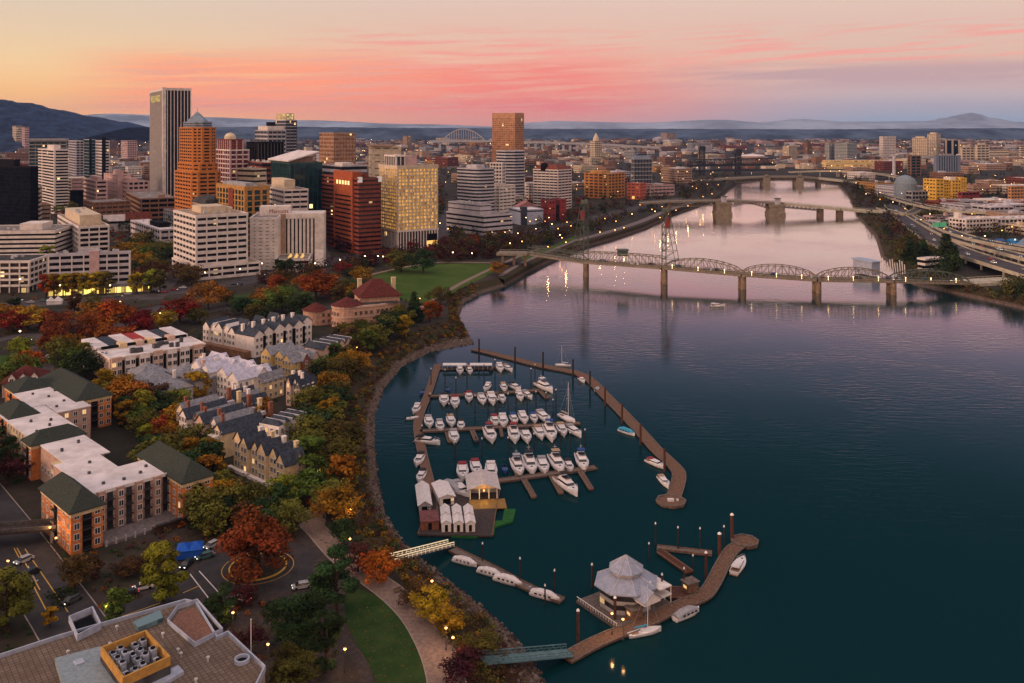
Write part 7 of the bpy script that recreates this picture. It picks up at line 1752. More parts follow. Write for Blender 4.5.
# ---- the second bridge: two massive bascule piers
def wq(px, py, d): return Vector((xat(px, d), d, hz(py, d)))
D2 = dep(214.5, 0)
Q = [wq(640, 202.5, D2), wq(668, 200.7, D2), wq(714, 200, D2), wq(730, 199.8, D2), wq(767, 201.6, D2 * .997), wq(783, 202.5, D2 * .995), wq(820, 205.8, D2 * .99), wq(839.5, 207.6, D2 * .985), wq(872, 210.5, D2 * .98), wq(902, 212, D2 * .975), wq(950, 211, D2), wq(1040, 207, D2 * 1.05)]
BR2 = thing('bascule_bridge', 'bridge on two massive concrete piers, middle one of the three over the river', 'bridge', (Q[3].x, Q[3].y, 0))
for i, (a, b) in enumerate(zip(Q, Q[1:])): deckseg(a, b, 20, 2.0 if i < 5 else 3.0, STEELT if i < 5 else CONC_G, BR2)
def arch_under(a, b, hfun, n, t, m, w_):
    s = perp(a, b) * (w_ / 2)
    for k in (-1, 1):
        mb = MB(); hi = [a.lerp(b, i / n) + s * k - Vector((0, 0, 2.2)) for i in range(n + 1)]; lo = [p - Vector((0, 0, hfun(i / n))) for i, p in enumerate(hi)]
        for i in range(n): mb.bar(lo[i], lo[i + 1], .9); mb.bar(lo[i], hi[i], .55, up=(0, 1, 0)); mb.bar(hi[i], lo[i + 1], .5)
        mb.build('arch_truss', m, t, world=True)
arch_under(Q[3], Q[4], lambda u: 1 + 5.5 * abs(2 * u - 1) ** 1.6, 12, BR2, STEELT, 16); arch_under(Q[5], Q[6], lambda u: 3.5, 9, BR2, STEELT, 16); arch_under(Q[1], Q[2], lambda u: 4.5, 10, BR2, STEELT, 16)
for a, b, in ((Q[2], Q[3]), (Q[4], Q[5])):
    c = (a + b) / 2; w_ = (b - a).length / 2; mb = MB(); mb.box(c.x - w_, c.x + w_, c.y - 13, c.y + 11, -2, 4); mb.box(c.x - w_ * .92, c.x + w_ * .92, c.y - 12, c.y + 10, 4, c.z - 2.1); mb.box(c.x - w_, c.x + w_, c.y - 12.8, c.y + 10.5, c.z - 5, c.z - 2.05); mb.build('bascule_pier', CONC_T, BR2, world=True)
    mb = MB(); mb.box(c.x - 3, c.x + 3, c.y - 13, c.y - 8, c.z - 2, c.z + 5); mb.build('bridge_house', C_PALE, BR2, world=True); mb = MB(); mb.box(c.x - 3.8, c.x + 3.8, c.y - 13.8, c.y - 7.2, c.z + 5.02, c.z + 5.7); mb.build('house_roof', STEELG, BR2, world=True)
for q in (Q[6], Q[7], Q[8], Q[9], Q[1]): mb = MB(); mb.box(q.x - 2.2, q.x + 2.2, q.y - 7, q.y + 7, -2, q.z - 2.05); mb.build('pier', CONC_P, BR2, world=True)
# ---- the third bridge
D3 = dep(184.5, 0)
Q3 = [wq(690, 181, D3), wq(726, 178, D3), wq(765, 176, D3), wq(798, 176, D3), wq(818, 177.6, D3), wq(868, 183, D3 * .98), wq(915, 187, D3 * .97)]
BR3 = thing('bascule_bridge', 'low arched bridge on two square piers, farthest of the three over the river', 'bridge', (Q3[2].x, Q3[2].y, 0))
for i, (a, b) in enumerate(zip(Q3, Q3[1:])): deckseg(a, b, 24, 3.0, STEELT if i < 4 else CONC_G, BR3)
arch_under(Q3[1], Q3[2], lambda u: 7, 9, BR3, STEELT, 18); arch_under(Q3[2], Q3[3], lambda u: 1.5 + 8 * abs(2 * u - 1) ** 1.5, 10, BR3, STEELT, 18); arch_under(Q3[3], Q3[4], lambda u: 6, 7, BR3, STEELT, 18)
for q in (Q3[2], Q3[3]):
    mb = MB(); mb.box(q.x - 6.5, q.x + 6.5, q.y - 14, q.y + 14, -2, q.z - 3.1); mb.build('bascule_pier', CONC_T, BR3, world=True)
    mb = MB(); mb.box(q.x - 3, q.x + 3, q.y - 15, q.y - 9, q.z, q.z + 3); mb.build('bridge_house', CONC_T, BR3, world=True); mb = MB(); mb.lathe([(3.4, q.z + 3.02), (2.4, q.z + 3.8), (.2, q.z + 4.8)], 8, 0, (q.x, q.y - 12)); mb.build('house_roof', STEELG, BR3, world=True)
for q in (Q3[1], Q3[4], Q3[5]): mb = MB(); mb.box(q.x - 3, q.x + 3, q.y - 8, q.y + 8, -2, q.z - 3.05); mb.build('pier', CONC_P, BR3, world=True)
# ---- the black lift bridge
D4 = dep(177.5, 0); K = [wq(688, 165.5, D4), wq(702, 165, D4), wq(738, 164.5, D4), wq(775, 164, D4)]
BR4 = thing('lift_bridge', 'black double deck lift bridge beyond the bend of the river', 'bridge', (K[1].x, K[1].y, 0))
for a, b in zip(K, K[1:]): deckseg(a, b, 18, 3, STEELK, BR4); truss(a, b, lambda u: 12, 8, BR4, STEELK, 16, 1.6); deckseg(a - Vector((0, 0, 11)), b - Vector((0, 0, 11)), 18, 3, STEELK, BR4)
for px, ty in ((702, 146), (738, 149)):
    p = wq(px, 165, D4); zt = hz(ty, D4)
    for k in (-8, 8):
        for j in (-4, 4): mb = MB(); mb.bar((p.x + j, p.y + k, -1), (p.x + j, p.y + k, zt), 2.2, up=(0, 1, 0)); mb.build('tower_leg', STEELK, BR4, world=True)
    mb = MB(); mb.box(p.x - 6, p.x + 6, p.y - 10, p.y + 10, zt - 9, zt); mb.build('counterweight', STEELK, BR4, world=True)
    mb = MB()
    for i in range(5): z = 30 + (zt - 34) * i / 5; mb.bar((p.x - 4, p.y - 8, z), (p.x + 4, p.y - 8, z + 9), 1.2); mb.bar((p.x + 4, p.y - 8, z), (p.x - 4, p.y - 8, z + 9), 1.2)
    mb.build('tower_bracing', STEELK, BR4, world=True)
# ---- the far white arch
D5 = 3900.0; A5 = [wq(430, 140.5, D5), wq(440, 140.2, D5), wq(487, 140.2, D5), wq(540, 141.5, D5), wq(600, 143.5, D5), wq(660, 147, D5)]
BR5 = thing('arch_bridge', 'far white tied arch bridge on the horizon left of the copper tower', 'bridge', (A5[1].x, A5[1].y, 0))
for a, b in zip(A5, A5[1:]): deckseg(a, b, 30, 8, STEELW, BR5)
for k in (-12, 12):
    mb = MB(); n = 20; pts = []
    for i in range(n + 1):
        u = i / n; q = A5[1].lerp(A5[2], u); pts.append(Vector((q.x, q.y + k, A5[1].z - 12 + (hz(129, D5) - A5[1].z + 12) * (1 - (2 * u - 1) ** 2))))
    for a, b in zip(pts, pts[1:]): mb.bar(a, b, 4)
    for i in range(2, n - 1): mb.bar(pts[i], Vector((pts[i].x, pts[i].y, A5[1].z)), 1.4, up=(0, 1, 0))
    mb.build('arch', STEELW, BR5, world=True)
for i in range(26):
    q = A5[2].lerp(A5[5], i / 25) if i else A5[1]; q.z = A5[2].z - (i / 25) * (A5[2].z - A5[5].z); mb = MB(); mb.box(q.x - 5, q.x + 5, q.y - 10, q.y + 10, 0, q.z - 8.2); mb.build('pier', STEELW, BR5, world=True)
# ---- freeway on the east bank
def viaduct(label, px, w_, zs, m=CONC_G, piers=None, thick=1.6, name='freeway'):
    pts = [at(x, y, z) for (x, y), z in zip(px, zs)]; pts = smooth_line(pts, 5)
    t = thing(name, label, 'viaduct', (pts[0].x, pts[0].y, LZ)); mb = MB(); mb2 = MB(); mb3 = MB()
    S_ = []
    for i, p in enumerate(pts):
        a, b = pts[max(0, i - 1)], pts[min(len(pts) - 1, i + 1)]; S_.append(perp(a, b) * (w_ / 2))
    dn = Vector((0, 0, -thick)); up = Vector((0, 0, .012))
    mb.loft([[p - s + dn, p + s + dn, p + s, p - s] for p, s in zip(pts, S_)]); mb.build('girder', m, t, world=True)
    for i in range(len(pts) - 1): mb2.face([pts[i] - S_[i] * .95 + up, pts[i + 1] - S_[i + 1] * .95 + up, pts[i + 1] + S_[i + 1] * .95 + up, pts[i] + S_[i] * .95 + up])
    mb2.build('roadway', ASPH2, t, world=True)
    for k in (-1, 1):
        mb3 = MB()
        for i in range(len(pts) - 1): mb3.bar(pts[i] + S_[i] * k + Vector((0, 0, .5)), pts[i + 1] + S_[i + 1] * k + Vector((0, 0, .5)), .35, 1.0)
        mb3.build('parapet', m, t, world=True)
    for i in range(2, len(pts) - 1, 3):
        p = pts[i]
        if p.z - thick - LZ < 2.5: continue
        for k in (-.6, .6): q = p + S_[i] * k; mb4 = MB(); mb4.tube((q.x, q.y, LZ - .5), (q.x, q.y, p.z - thick + .02), 1.0, None, 8); mb4.build('pier', m, t, world=True)
    RIB.append(([(p.x, p.y) for p in pts], w_)); return pts
FW = []
FW.append(viaduct('widest freeway roadway along the east bank, nearest the water', [(893, 205), (905, 217), (924, 232), (946, 245), (975, 256), (1004, 265), (1060, 282)], 22, [6, 7, 8, 9.5, 11, 12, 12]))
FW.append(viaduct('second freeway roadway from the water, rising to the right', [(905, 212), (930, 226), (955, 238), (985, 247), (1024, 257), (1070, 270)], 12, [7, 9, 11, 13, 14, 14]))
FW.append(viaduct('third freeway roadway from the water, above a row of piers', [(918, 216), (945, 229), (972, 238), (1000, 244), (1040, 251), (1080, 258)], 12, [8, 11, 14, 16, 17, 17]))
FW.append(viaduct('upper ramp curving away past the bright yellow building', [(868, 192), (890, 197), (912, 203), (940, 209), (975, 212), (1030, 213)], 13, [8, 10, 13, 14, 14, 14]))
FW.append(viaduct('long pale ramp in front of the exhibition hall', [(790, 172), (820, 171), (850, 171.5), (880, 174), (905, 178)], 16, [14, 16, 17, 15, 12]))
FW.append(viaduct('low connector ramp beside the dome of the round grey building', [(880, 208), (905, 214), (925, 207), (960, 205), (1000, 209)], 10, [6, 9, 11, 12, 12]))
sr = random.Random(31)
def car_at(p, deg, col, where):
    car(CX + F * p.x / p.y, Y0 + F * (H - p.z) / p.y, deg, col, where, p.z, 1.25, 1)
for j, pts in enumerate(FW[:4]):
    for k in range(14):
        u = (k + sr.random()) / 14 * (len(pts) - 2); i = int(u); a, b = pts[i], pts[i + 1]; q = a.lerp(b, u - i) + perp(a, b) * sr.choice((-3, 3)); car_at(q, math.degrees(math.atan2((b - a).y, (b - a).x)) + (180 if k % 2 else 0), sr.choice(list(PAINTS)), 'driving on the east bank freeway')
for i in range(1, 6):
    for k in range(3): a, b = NP[i], NP[i + 1]; q = a.lerp(b, (k + sr.random()) / 3) + perp(a, b) * sr.choice((-2.5, 2.5)); car_at(q, math.degrees(math.atan2((b - a).y, (b - a).x)) + (180 if k % 2 else 0), sr.choice(list(PAINTS)), 'crossing the near truss bridge')
p = at(940, 233, LZ); t = thing('road_sign', 'pair of blank green overhead signs beside the freeway', 'road sign', p, math.radians(20))
for k in range(2): mb = MB(); mb.box(k * 9 - 9, k * 9 - 1, -.2, .2, 6, 10.5); mb.build('panel', glow('green_sign', (.01, .30, .12), .6), t)
for x in (-8.5, 7.5): mb = MB(); mb.tube((x, .5, 0), (x, .5, 11), .3, None, 6); mb.build('post', M_METAL, t)
for k in range(9):
    q = at(1000 + (k % 3) * 11 + sr.uniform(-2, 2), 243 + (k // 3) * 3.2, LZ); t = thing('tent', f'{("dark", "bright", "pale")[k % 3]} blue tarpaulin tent in the yard below the white warehouse', 'tent', q, sr.random(), 'blue tents in the yard'); s = sr.uniform(4, 6)
    mb = MB(); mb.loft([[(-s, -s * .6, 0), (s, -s * .6, 0), (s, s * .6, 0), (-s, s * .6, 0)], [(-s, -s * .6, 2.2), (s, -s * .6, 2.2), (s, s * .6, 2.2), (-s, s * .6, 2.2)], [(-s * .9, -.1, 4), (s * .9, -.1, 4), (s * .9, .1, 4), (-s * .9, .1, 4)]]); mb.build('canvas', mat(f'blue_tarp_{k % 3}', ((.03, .09, .26), (.02, .17, .38), (.18, .28, .40))[k % 3], .7, .1), t)
f = thing('smokestack', 'tall pale tower mast standing beyond the freeway', 'smokestack', at(894, 178, LZ)); mb = MB(); mb.tube((0, 0, 0), (0, 0, hz(155.5, f.location.y) - LZ), 3.4, 3.0, 12); mb.build('shaft', C_PALE, f)
# ================================================================== the rest of the town, and the trees
bpy.context.view_layer.update()
FOOT = []
def foot_of(t):
    pts = []
    for k in t.children:
        if k.type == 'MESH' and k.name.split('.')[0] in ('glazing', 'wall', 'roof', 'terrace', 'flat_roof', 'deck', 'roof_court', 'float'):
            M_ = k.matrix_world; L_ = t.matrix_world.inverted() @ M_; pts += [L_ @ Vector(c) for c in k.bound_box]
    if not pts: return None
    return (t.matrix_world.inverted(), min(p.x for p in pts), max(p.x for p in pts), min(p.y for p in pts), max(p.y for p in pts))
for t in THINGS:
    if t['category'] in ('dock', 'boat', 'bridge', 'viaduct', 'car', 'street lamp', 'mooring pile'): continue
    q = foot_of(t)
    if q: FOOT.append(q)
def in_poly(x, y, poly):
    c = False; n = len(poly)
    for i in range(n):
        (x0, y0), (x1, y1) = poly[i][:2], poly[i - 1][:2]
        if (y0 > y) != (y1 > y) and x < (x1 - x0) * (y - y0) / (y1 - y0) + x0: c = not c
    return c
LAND2 = [(p.x, p.y) for p in land_poly]
def blocked(p, m=2.0, roads=True, lawns=True):
    if not in_poly(p.x, p.y, LAND2): return True
    for inv, x0, x1, y0, y1 in FOOT:
        q = inv @ Vector((p.x, p.y, LZ))
        if x0 - m < q.x < x1 + m and y0 - m < q.y < y1 + m: return True
    if roads:
        for pts, w_ in RIB:
            for (xa, ya), (xb, yb) in zip(pts, pts[1:]):
                dx, dy = xb - xa, yb - ya; l2 = dx * dx + dy * dy
                u = 0 if l2 == 0 else max(0, min(1, ((p.x - xa) * dx + (p.y - ya) * dy) / l2))
                if math.hypot(p.x - xa - dx * u, p.y - ya - dy * u) < w_ / 2 + m * .5: return True
    if lawns and any(in_poly(p.x, p.y, l) for l in LAWNS[1:]): return True
    return False
# ---- street blocks of smaller buildings
FR = random.Random(77)
FW_M = [C_WHITE, C_CREAM, C_PALE, C_PINK, C_BRICKB, C_BRICKB, C_TAN, C_GREY, C_PALE, C_WHITE, C_TAN, C_BRICKR, C_GOLD, C_CREAM]
FNAME = {'white_concrete': 'white', 'cream_stone': 'cream', 'pale_grey_panel': 'pale grey', 'pink_stucco': 'pink', 'brown_brick': 'brown brick', 'dark_red_brick': 'dark red brick', 'tan_precast': 'tan', 'grey_concrete': 'grey', 'orange_brick': 'orange brick', 'orange_red_brick': 'orange red brick', 'golden_brick': 'golden brick'}
FROOF = [C_ROOF, C_ROOFW, C_ROOFT, C_ROOFD, C_ROOFR, C_ROOFW, C_ROOF]
FPOS = []
ROOFN = {'flat_grey_roof': 'grey', 'white_membrane_roof': 'white', 'tan_gravel_roof': 'tan', 'dark_roof': 'dark', 'red_brown_roof': 'red brown'}
def infill(px, py, w_, d_, h_, th, where):
    p = at(px, py); r_ = math.hypot(w_, d_) * .5
    c = p + Vector((0, d_ * .5, 0))
    if blocked(c, r_ * .72, lawns=True): return False
    for q, r2 in FPOS:
        if (q - c).length < (r_ + r2) * .78: return False
    FPOS.append((c, r_))
    wm = FR.choice(FW_M); rm = FR.choice(FROOF); n = max(1, int(h_ / 4)); kind = 'tall' if h_ > 22 else 'medium' if h_ > 11 else 'low'
    t = thing('town_building', f'{kind} {FNAME[wm.name]} building, {ROOFN[rm.name]} roof, {where}', 'building', (c.x, c.y, LZ), th, 'buildings ' + where)
    po = rect(-w_ / 2, w_ / 2, -d_ / 2, d_ / 2)
    g = MB(); g.prism(inset(po, .3), 0, h_ - .5); g.build('glazing', FR.choice((GL_DARK, GL_WARM, GL_GREY)), t)
    fh = h_ / n; m = MB(); bh = fh * FR.uniform(.45, .72)
    for i in range(n): m.ring(po, inset(po, .6), i * fh, i * fh + bh)
    m.ring(inset(po, -.2), inset(po, .6), h_ - .9, h_ + .6)
    for (x0, y0), (x1, y1) in ((po[0], po[1]), (po[3], po[0])):
        k = max(2, int(math.hypot(x1 - x0, y1 - y0) / FR.uniform(4, 9)))
        for j in range(k + 1):
            u = j / k; x, y = x0 + (x1 - x0) * u, y0 + (y1 - y0) * u; m.box(x - .5, x + .5, y - .03 if x0 != x1 else y - .5, y + .5, 0, h_ - .92)
    m.build('wall', wm, t)
    m = MB(); m.prism(inset(po, .61), h_ - .4, h_ - .1); m.build('roof', rm, t)
    if h_ > 5:
        for k in range(FR.choice((1, 2, 3))):
            s = FR.uniform(2, min(w_, d_) * .3); x = FR.uniform(-w_ * .35, w_ * .3); y = FR.uniform(-d_ * .35, d_ * .3); m = MB(); m.box(x, x + s, y, y + s * .8, h_ - .15, h_ + FR.uniform(1.5, 3.5)); m.build('roof_unit', FR.choice((C_PALE, M_METAL, wm)), t)
    FOOT.append((Matrix.LocRotScale(Vector((c.x, c.y, LZ)), Matrix.Rotation(th, 3, 'Z').to_quaternion(), Vector((1, 1, 1))).inverted(), -w_ / 2, w_ / 2, -d_ / 2, d_ / 2))
    return True
def district(n, x0, x1, y0, y1, hr, sr_, where, th=35, tries=14):
    c = 0
    for i in range(n * tries):
        if c >= n: break
        f_ = FR.random(); py = 1 / (1 / (y0 - Y0) * (1 - f_) + f_ / (y1 - Y0)) + Y0; px = FR.uniform(x0, x1)
        if infill(px, py, FR.uniform(*sr_), FR.uniform(*sr_), FR.uniform(*hr) * (1 if FR.random() < .8 else 1.4), math.radians(th) + FR.uniform(-.06, .06), where): c += 1
district(30, -20, 330, 172, 232, (9, 26), (24, 44), 'between the downtown towers', 36)
district(34, -20, 330, 146, 172, (10, 30), (28, 60), 'below the left hills', 36)
district(34, 400, 640, 150, 214, (9, 26), (26, 50), 'around the copper tower', 46)
district(26, 560, 720, 150, 198, (8, 20), (26, 56), 'near the sea wall', 30)
district(26, 330, 700, 138, 151, (10, 28), (50, 110), 'on the far side of downtown', 30)
district(40, 850, 1040, 150, 208, (7, 18), (26, 60), 'on the east side behind the freeway', 12)
district(14, 940, 1040, 206, 236, (6, 13), (22, 44), 'beside the freeway ramps', 14)
district(26, 700, 1040, 138, 153, (9, 24), (50, 110), 'on the far east side', 12)
f = lot('stadium', 'broad pale stadium with a curved roof beyond the black lift bridge', 'arena', 748, 161, 729, 768, 20); mb = MB(); mb.lathe([(f.lb * .5, 0), (f.lb * .52, 14), (f.lb * .45, 17), (.5, 21)], 24, 0, (f.lb * .5, f.lb * .4)); mb.build('wall', C_TAN, f.t); mb = MB(); mb.lathe([(f.lb * .53, 14.2), (f.lb * .46, 17.5), (.5, 21.6)], 24, 0, (f.lb * .5, f.lb * .4)); mb.build('roof', C_ROOFW, f.t)
for x0, x1, yb, yt, l in ((661, 676, 142, 133, 'square tan tower standing alone on the wooded horizon'), (783, 797, 158, 146, 'cream blocky tower left of the grey green slabs'), (804, 812, 157, 142, 'narrow brown tower left of the grey green slabs'), (590, 602, 160, 141, 'cream towered old building with a small pointed top'), (12, 22, 150, 126, 'cream tower on the wooded slope below the hills'), (22, 29, 151, 127, 'pink tower on the wooded slope below the hills'), (121, 137, 160, 141, 'grey tower block right of the pink complex'), (403, 412, 150, 136, 'pale tower block near the far white arch')):
    f = lot('tower_block', l, 'tower block', x0 + (x1 - x0) * .4, yb, x0, x1, 34); wm = C_PINK if 'pink' in l else C_BRICKB if 'brown' in l else C_GREY if 'grey tower' in l else C_CREAM if 'cream' in l else C_TAN; vol(f.t, rect(0, f.lb, 0, f.la), 0, f.h(yt), GL_WARM, wm, 10, .5, wm, 1.6, 7)
    if 'pointed' in l: mb = MB(); mb.lathe([(f.lb * .35, f.h(yt)), (f.lb * .3, f.h(yt) + 10), (.3, f.h(yt) + 26)], 8, 0, (f.lb * .5, f.la * .5)); mb.build('spire', wm, f.t)

# ---- trees one can tell apart
PAL = {'autumn': ['rust red', 'orange', 'dark red', 'green', 'brown', 'golden', 'olive', 'dark green', 'olive', 'dark green', 'golden', 'green'], 'mixed': ['dark green', 'olive', 'dark green', 'brown', 'olive', 'golden', 'dark green', 'olive', 'green', 'dark green', 'golden', 'yellow green'], 'gold': ['olive', 'olive', 'golden', 'dark green', 'olive', 'golden', 'brown', 'green', 'olive'],
       'dark': ['dark green', 'dark green', 'maroon', 'brown', 'olive', 'brown', 'maroon'], 'red': ['maroon', 'dark red', 'brown', 'maroon', 'dark green']}
# by hand: the nearest ones
for x, y, h_, k, c, wh, wd in ((259, 579, 77, 'round', 'dark red', 'inside the ring of the roundabout', 1.08), (163, 605, 62, 'oval', 'yellow green', 'by the street in front of the nearest roof', 1.1), (117, 628, 40, 'oval', 'green', 'by the street in front of the nearest roof', 1.1),
    (222, 628, 48, 'oval', 'dark green', 'between the nearest roof and the roundabout', 1.1), (6, 632, 70, 'oval', 'olive', 'at the left photo edge by the wide road', 1.1), (50, 628, 22, 'oval', 'yellow', 'behind the nearest roof', 1.1), (336, 612, 68, 'oval', 'dark green', 'beside the brick path and lawn', 1.1),
    (292, 648, 62, 'round', 'dark green', 'in the garden left of the lawn', 1.0), (326, 672, 62, 'oval', 'dark green', 'in the garden left of the lawn', 1.0), (290, 694, 52, 'round', 'olive', 'in the garden left of the lawn', 1.05), (312, 640, 46, 'oval', 'dark green', 'in the garden left of the lawn', 1.0), (380, 582, 36, 'round', 'orange', 'by the bank end of the lit gangway', 1.1),
    (358, 572, 32, 'round', 'maroon', 'by the bank end of the lit gangway', 1.1), (342, 545, 30, 'round', 'dark green', 'by the bank end of the lit gangway', 1.0), (430, 616, 34, 'round', 'yellow', 'on the bank beside the brick path', 1.1), (446, 634, 30, 'round', 'golden', 'on the bank beside the brick path', 1.2), (478, 650, 26, 'bush', 'olive', 'on the bank beside the brick path', 1.2), (410, 600, 24, 'bush', 'brown', 'on the bank beside the brick path', 1.3), (466, 676, 30, 'bush', 'maroon', 'on the bank beside the brick path', 1.3),
    (245, 606, 26, 'round', 'maroon', 'between the nearest roof and the roundabout', 1.1), (246, 655, 34, 'bush', 'maroon', 'between the nearest roof and the roundabout', 1.0), (75, 590, 40, 'round', 'brown', 'on the corner below the orange apartments', .9), (92, 578, 26, 'round', 'brown', 'on the corner below the orange apartments', 1.0), (128, 574, 22, 'bush', 'brown', 'on the corner below the orange apartments', 1.2), (152, 566, 18, 'bush', 'olive', 'on the corner below the orange apartments', 1.2), (60, 604, 20, 'bush', 'dark green', 'on the corner below the orange apartments', 1.2),
    (21, 357, 24, 'round', 'yellow green', 'on the lawn by the side street', 1.1), (72, 350, 48, 'wide', 'dark red', 'south of the wide street', .95), (112, 335, 40, 'round', 'orange', 'south of the wide street', 1.1), (95, 330, 34, 'round', 'golden', 'south of the wide street', 1.1), (115, 352, 32, 'round', 'rust red', 'south of the wide street', 1.2), (208, 310, 34, 'wide', 'rust red', 'beside the brick square on the wide street', .95), (180, 322, 30, 'round', 'rust red', 'south of the wide street', 1.2), (282, 312, 32, 'round', 'green', 'behind the round ended wing', 1.0), (316, 300, 34, 'round', 'orange', 'behind the round ended wing', 1.2), (330, 296, 26, 'round', 'olive', 'behind the round ended wing', 1.2),
    (414, 322, 32, 'fir', 'dark green', 'between the pavilion and the river', 1.2), (405, 340, 26, 'oval', 'golden', 'between the pavilion and the river', 1.0), (430, 322, 22, 'oval', 'orange', 'between the pavilion and the river', 1.2), (438, 318, 16, 'oval', 'orange', 'between the pavilion and the river', 1.2), (440, 305, 22, 'wide', 'olive', 'at the lawn end above the river', 1.0), (401, 272, 26, 'round', 'olive', 'on the lawn below the glowing tower', 1.2), (423, 273, 28, 'round', 'dark green', 'on the lawn below the glowing tower', 1.2), (498, 275, 16, 'round', 'golden', 'at the lawn end above the river', 1.2), (125, 412, 38, 'round', 'orange', 'between the two apartment houses', 1.1), (104, 398, 30, 'oval', 'golden', 'between the two apartment houses', 1.1), (196, 400, 32, 'oval', 'golden', 'in front of the lavender roofed houses', 1.2), (264, 432, 34, 'oval', 'golden', 'behind the cream gabled row', 1.1), (145, 448, 24, 'oval', 'yellow green', 'between the two apartment houses', 1.0), (160, 440, 26, 'round', 'rust red', 'between the two apartment houses', 1.2), (176, 425, 24, 'round', 'dark red', 'between the two apartment houses', 1.2)):
    tree(x, y, h_, k, c, wh, wd)
for x, c in ((46, 'orange'), (54, 'golden'), (63, 'yellow'), (72, 'golden'), (83, 'yellow'), (96, 'yellow'), (106, 'olive'), (137, 'yellow'), (151, 'yellow green'), (160, 'olive')): tree(x, 299 - x * .04, 24, 'oval', c, 'in front of the lit shopfronts', 1.05)
for x, y, h_ in ((910, 262, 26), (917, 263, 21), (924, 260, 22), (946, 268, 36), (955, 270, 26), (951, 262, 20), (862, 196, 12), (858, 192, 10)): tree(x, y, h_, 'fir', 'dark green', 'between the freeway and the east bank', 1.25)
TPOS = [Vector((t.location.x, t.location.y, 0)) for t in TREES]
def scatter(poly, n, pal, hm_, where, gap=6.0, kinds=('round', 'round', 'wide', 'oval'), m=1.5, wide=1.1, roads=True, z=LZ, lod=None, lawns=True):
    xs, ys = [p[0] for p in poly], [p[1] for p in poly]; c = 0
    for i in range(n * 40):
        if c >= n: break
        x, y = TR.uniform(min(xs), max(xs)), TR.uniform(min(ys), max(ys))
        if not in_poly(x, y, poly): continue
        p = at(x, y, z)
        if any((q.x - p.x) ** 2 + (q.y - p.y) ** 2 < gap * gap for q in TPOS): continue
        if blocked(p, m, roads, lawns): continue
        TPOS.append(Vector((p.x, p.y, 0))); hh = TR.uniform(*hm_)
        tree(x, y, hh * F / p.y, TR.choice(kinds), TR.choice(PAL[pal]), where, wide, z, lod); c += 1
scatter([(306, 520), (308, 440), (318, 380), (350, 345), (400, 318), (404, 336), (372, 352), (350, 385), (345, 440), (346, 500), (340, 530)], 46, 'gold', (9, 13.5), 'along the tree lined promenade', 5.5, m=.6, wide=1.15)
scatter([(100, 470), (100, 400), (130, 385), (180, 400), (180, 440), (215, 470), (228, 520), (300, 500), (310, 540), (220, 540), (140, 470)], 44, 'mixed', (8, 12.5), 'between the apartments and the row houses', 6, m=.8)
scatter([(-10, 420), (-10, 530), (40, 560), (40, 480), (20, 440)], 20, 'dark', (8, 13), 'left of the orange apartments', 6, m=.8)
scatter([(0, 395), (0, 320), (40, 315), (240, 300), (330, 275), (380, 270), (380, 300), (340, 310), (300, 320), (200, 330), (80, 345), (110, 400), (60, 380)], 46, 'autumn', (9, 15), 'between the wide street and the terraces', 7.5, m=.8)
scatter([(-10, 300), (-10, 240), (60, 240), (170, 250), (180, 290), (100, 290)], 14, 'mixed', (10, 16), 'among the left offices', 8, m=1)
scatter([(132, 294), (135, 240), (175, 240), (175, 262), (196, 290)], 16, 'gold', (11, 17), 'behind the shopfront trees', 7, m=.5)
scatter([(50, 236), (50, 204), (140, 204), (170, 218), (120, 236)], 16, 'autumn', (12, 19), 'around the low hall downtown', 9, m=1)
scatter([(255, 292), (260, 262), (330, 250), (440, 240), (500, 232), (520, 250), (470, 262), (380, 268), (300, 290)], 34, 'red', (10, 15), 'below the hotel and brick tower', 8, m=.8)

# ---- what nobody could count: scrub on the bank, far woods, far roofs
def leaf_mass(name, cols, pts, seed):
    """One loose mass of small leaf faces round many centres."""
    r = random.Random(seed); mb = MB()
    for (p, rad, hh, n, s, mi) in pts:
        for k in range(n):
            u = Vector((r.gauss(0, 1), r.gauss(0, 1), r.gauss(0, 1))).normalized() * r.uniform(.5, 1.05)
            c = p + Vector((u.x * rad, u.y * rad, max(0, (u.z + .75) / 1.75) * hh)); nrm = (u + Vector((r.gauss(0, .4), r.gauss(0, .4), .5))).normalized(); a = nrm.orthogonal().normalized(); a.rotate(Matrix.Rotation(r.uniform(0, 6.28), 3, nrm)); b = nrm.cross(a); q = s * r.uniform(.6, 1.3)
            mb.add([c - a * q * .5, c - b * q * .36, c + a * q * .5, c + b * q * .36], [(0, 1, 2, 3)], mi)
    return stuff(mb.build(name, [LEAF[c] for c in cols]))
sr2 = random.Random(12); pts = []
for i in range(0, 19):
    for k in range(46):
        u, v = sr2.random(), sr2.uniform(.26, 1.06); a = shore[i].lerp(shore[i + 1], u); b = bank[i].lerp(bank[i + 1], u); p = a.lerp(b, v); p.z = .8 + v * 4.2
        pts.append((p, sr2.uniform(.7, 1.7), sr2.uniform(.6, 2.0), 44, .34 + p.y * .0006, sr2.choice((0, 0, 1, 2, 3, 4, 0))))
for i in range(len(WEST), len(WEST) + 11):
    for k in range(26):
        u, v = sr2.random(), sr2.uniform(.3, 1.2); a = shore[i].lerp(shore[i + 1], u); b = bank[i].lerp(bank[i + 1], u); p = a.lerp(b, v); p.z = .8 + min(1, v) * 4.2; pts.append((p, sr2.uniform(1.5, 3.5), sr2.uniform(1.5, 4), 22, 1.2, sr2.choice((0, 1, 1, 2, 3))))
leaf_mass('undergrowth', ['brown', 'dark green', 'olive', 'maroon', 'golden'], pts, 1)
pts = []
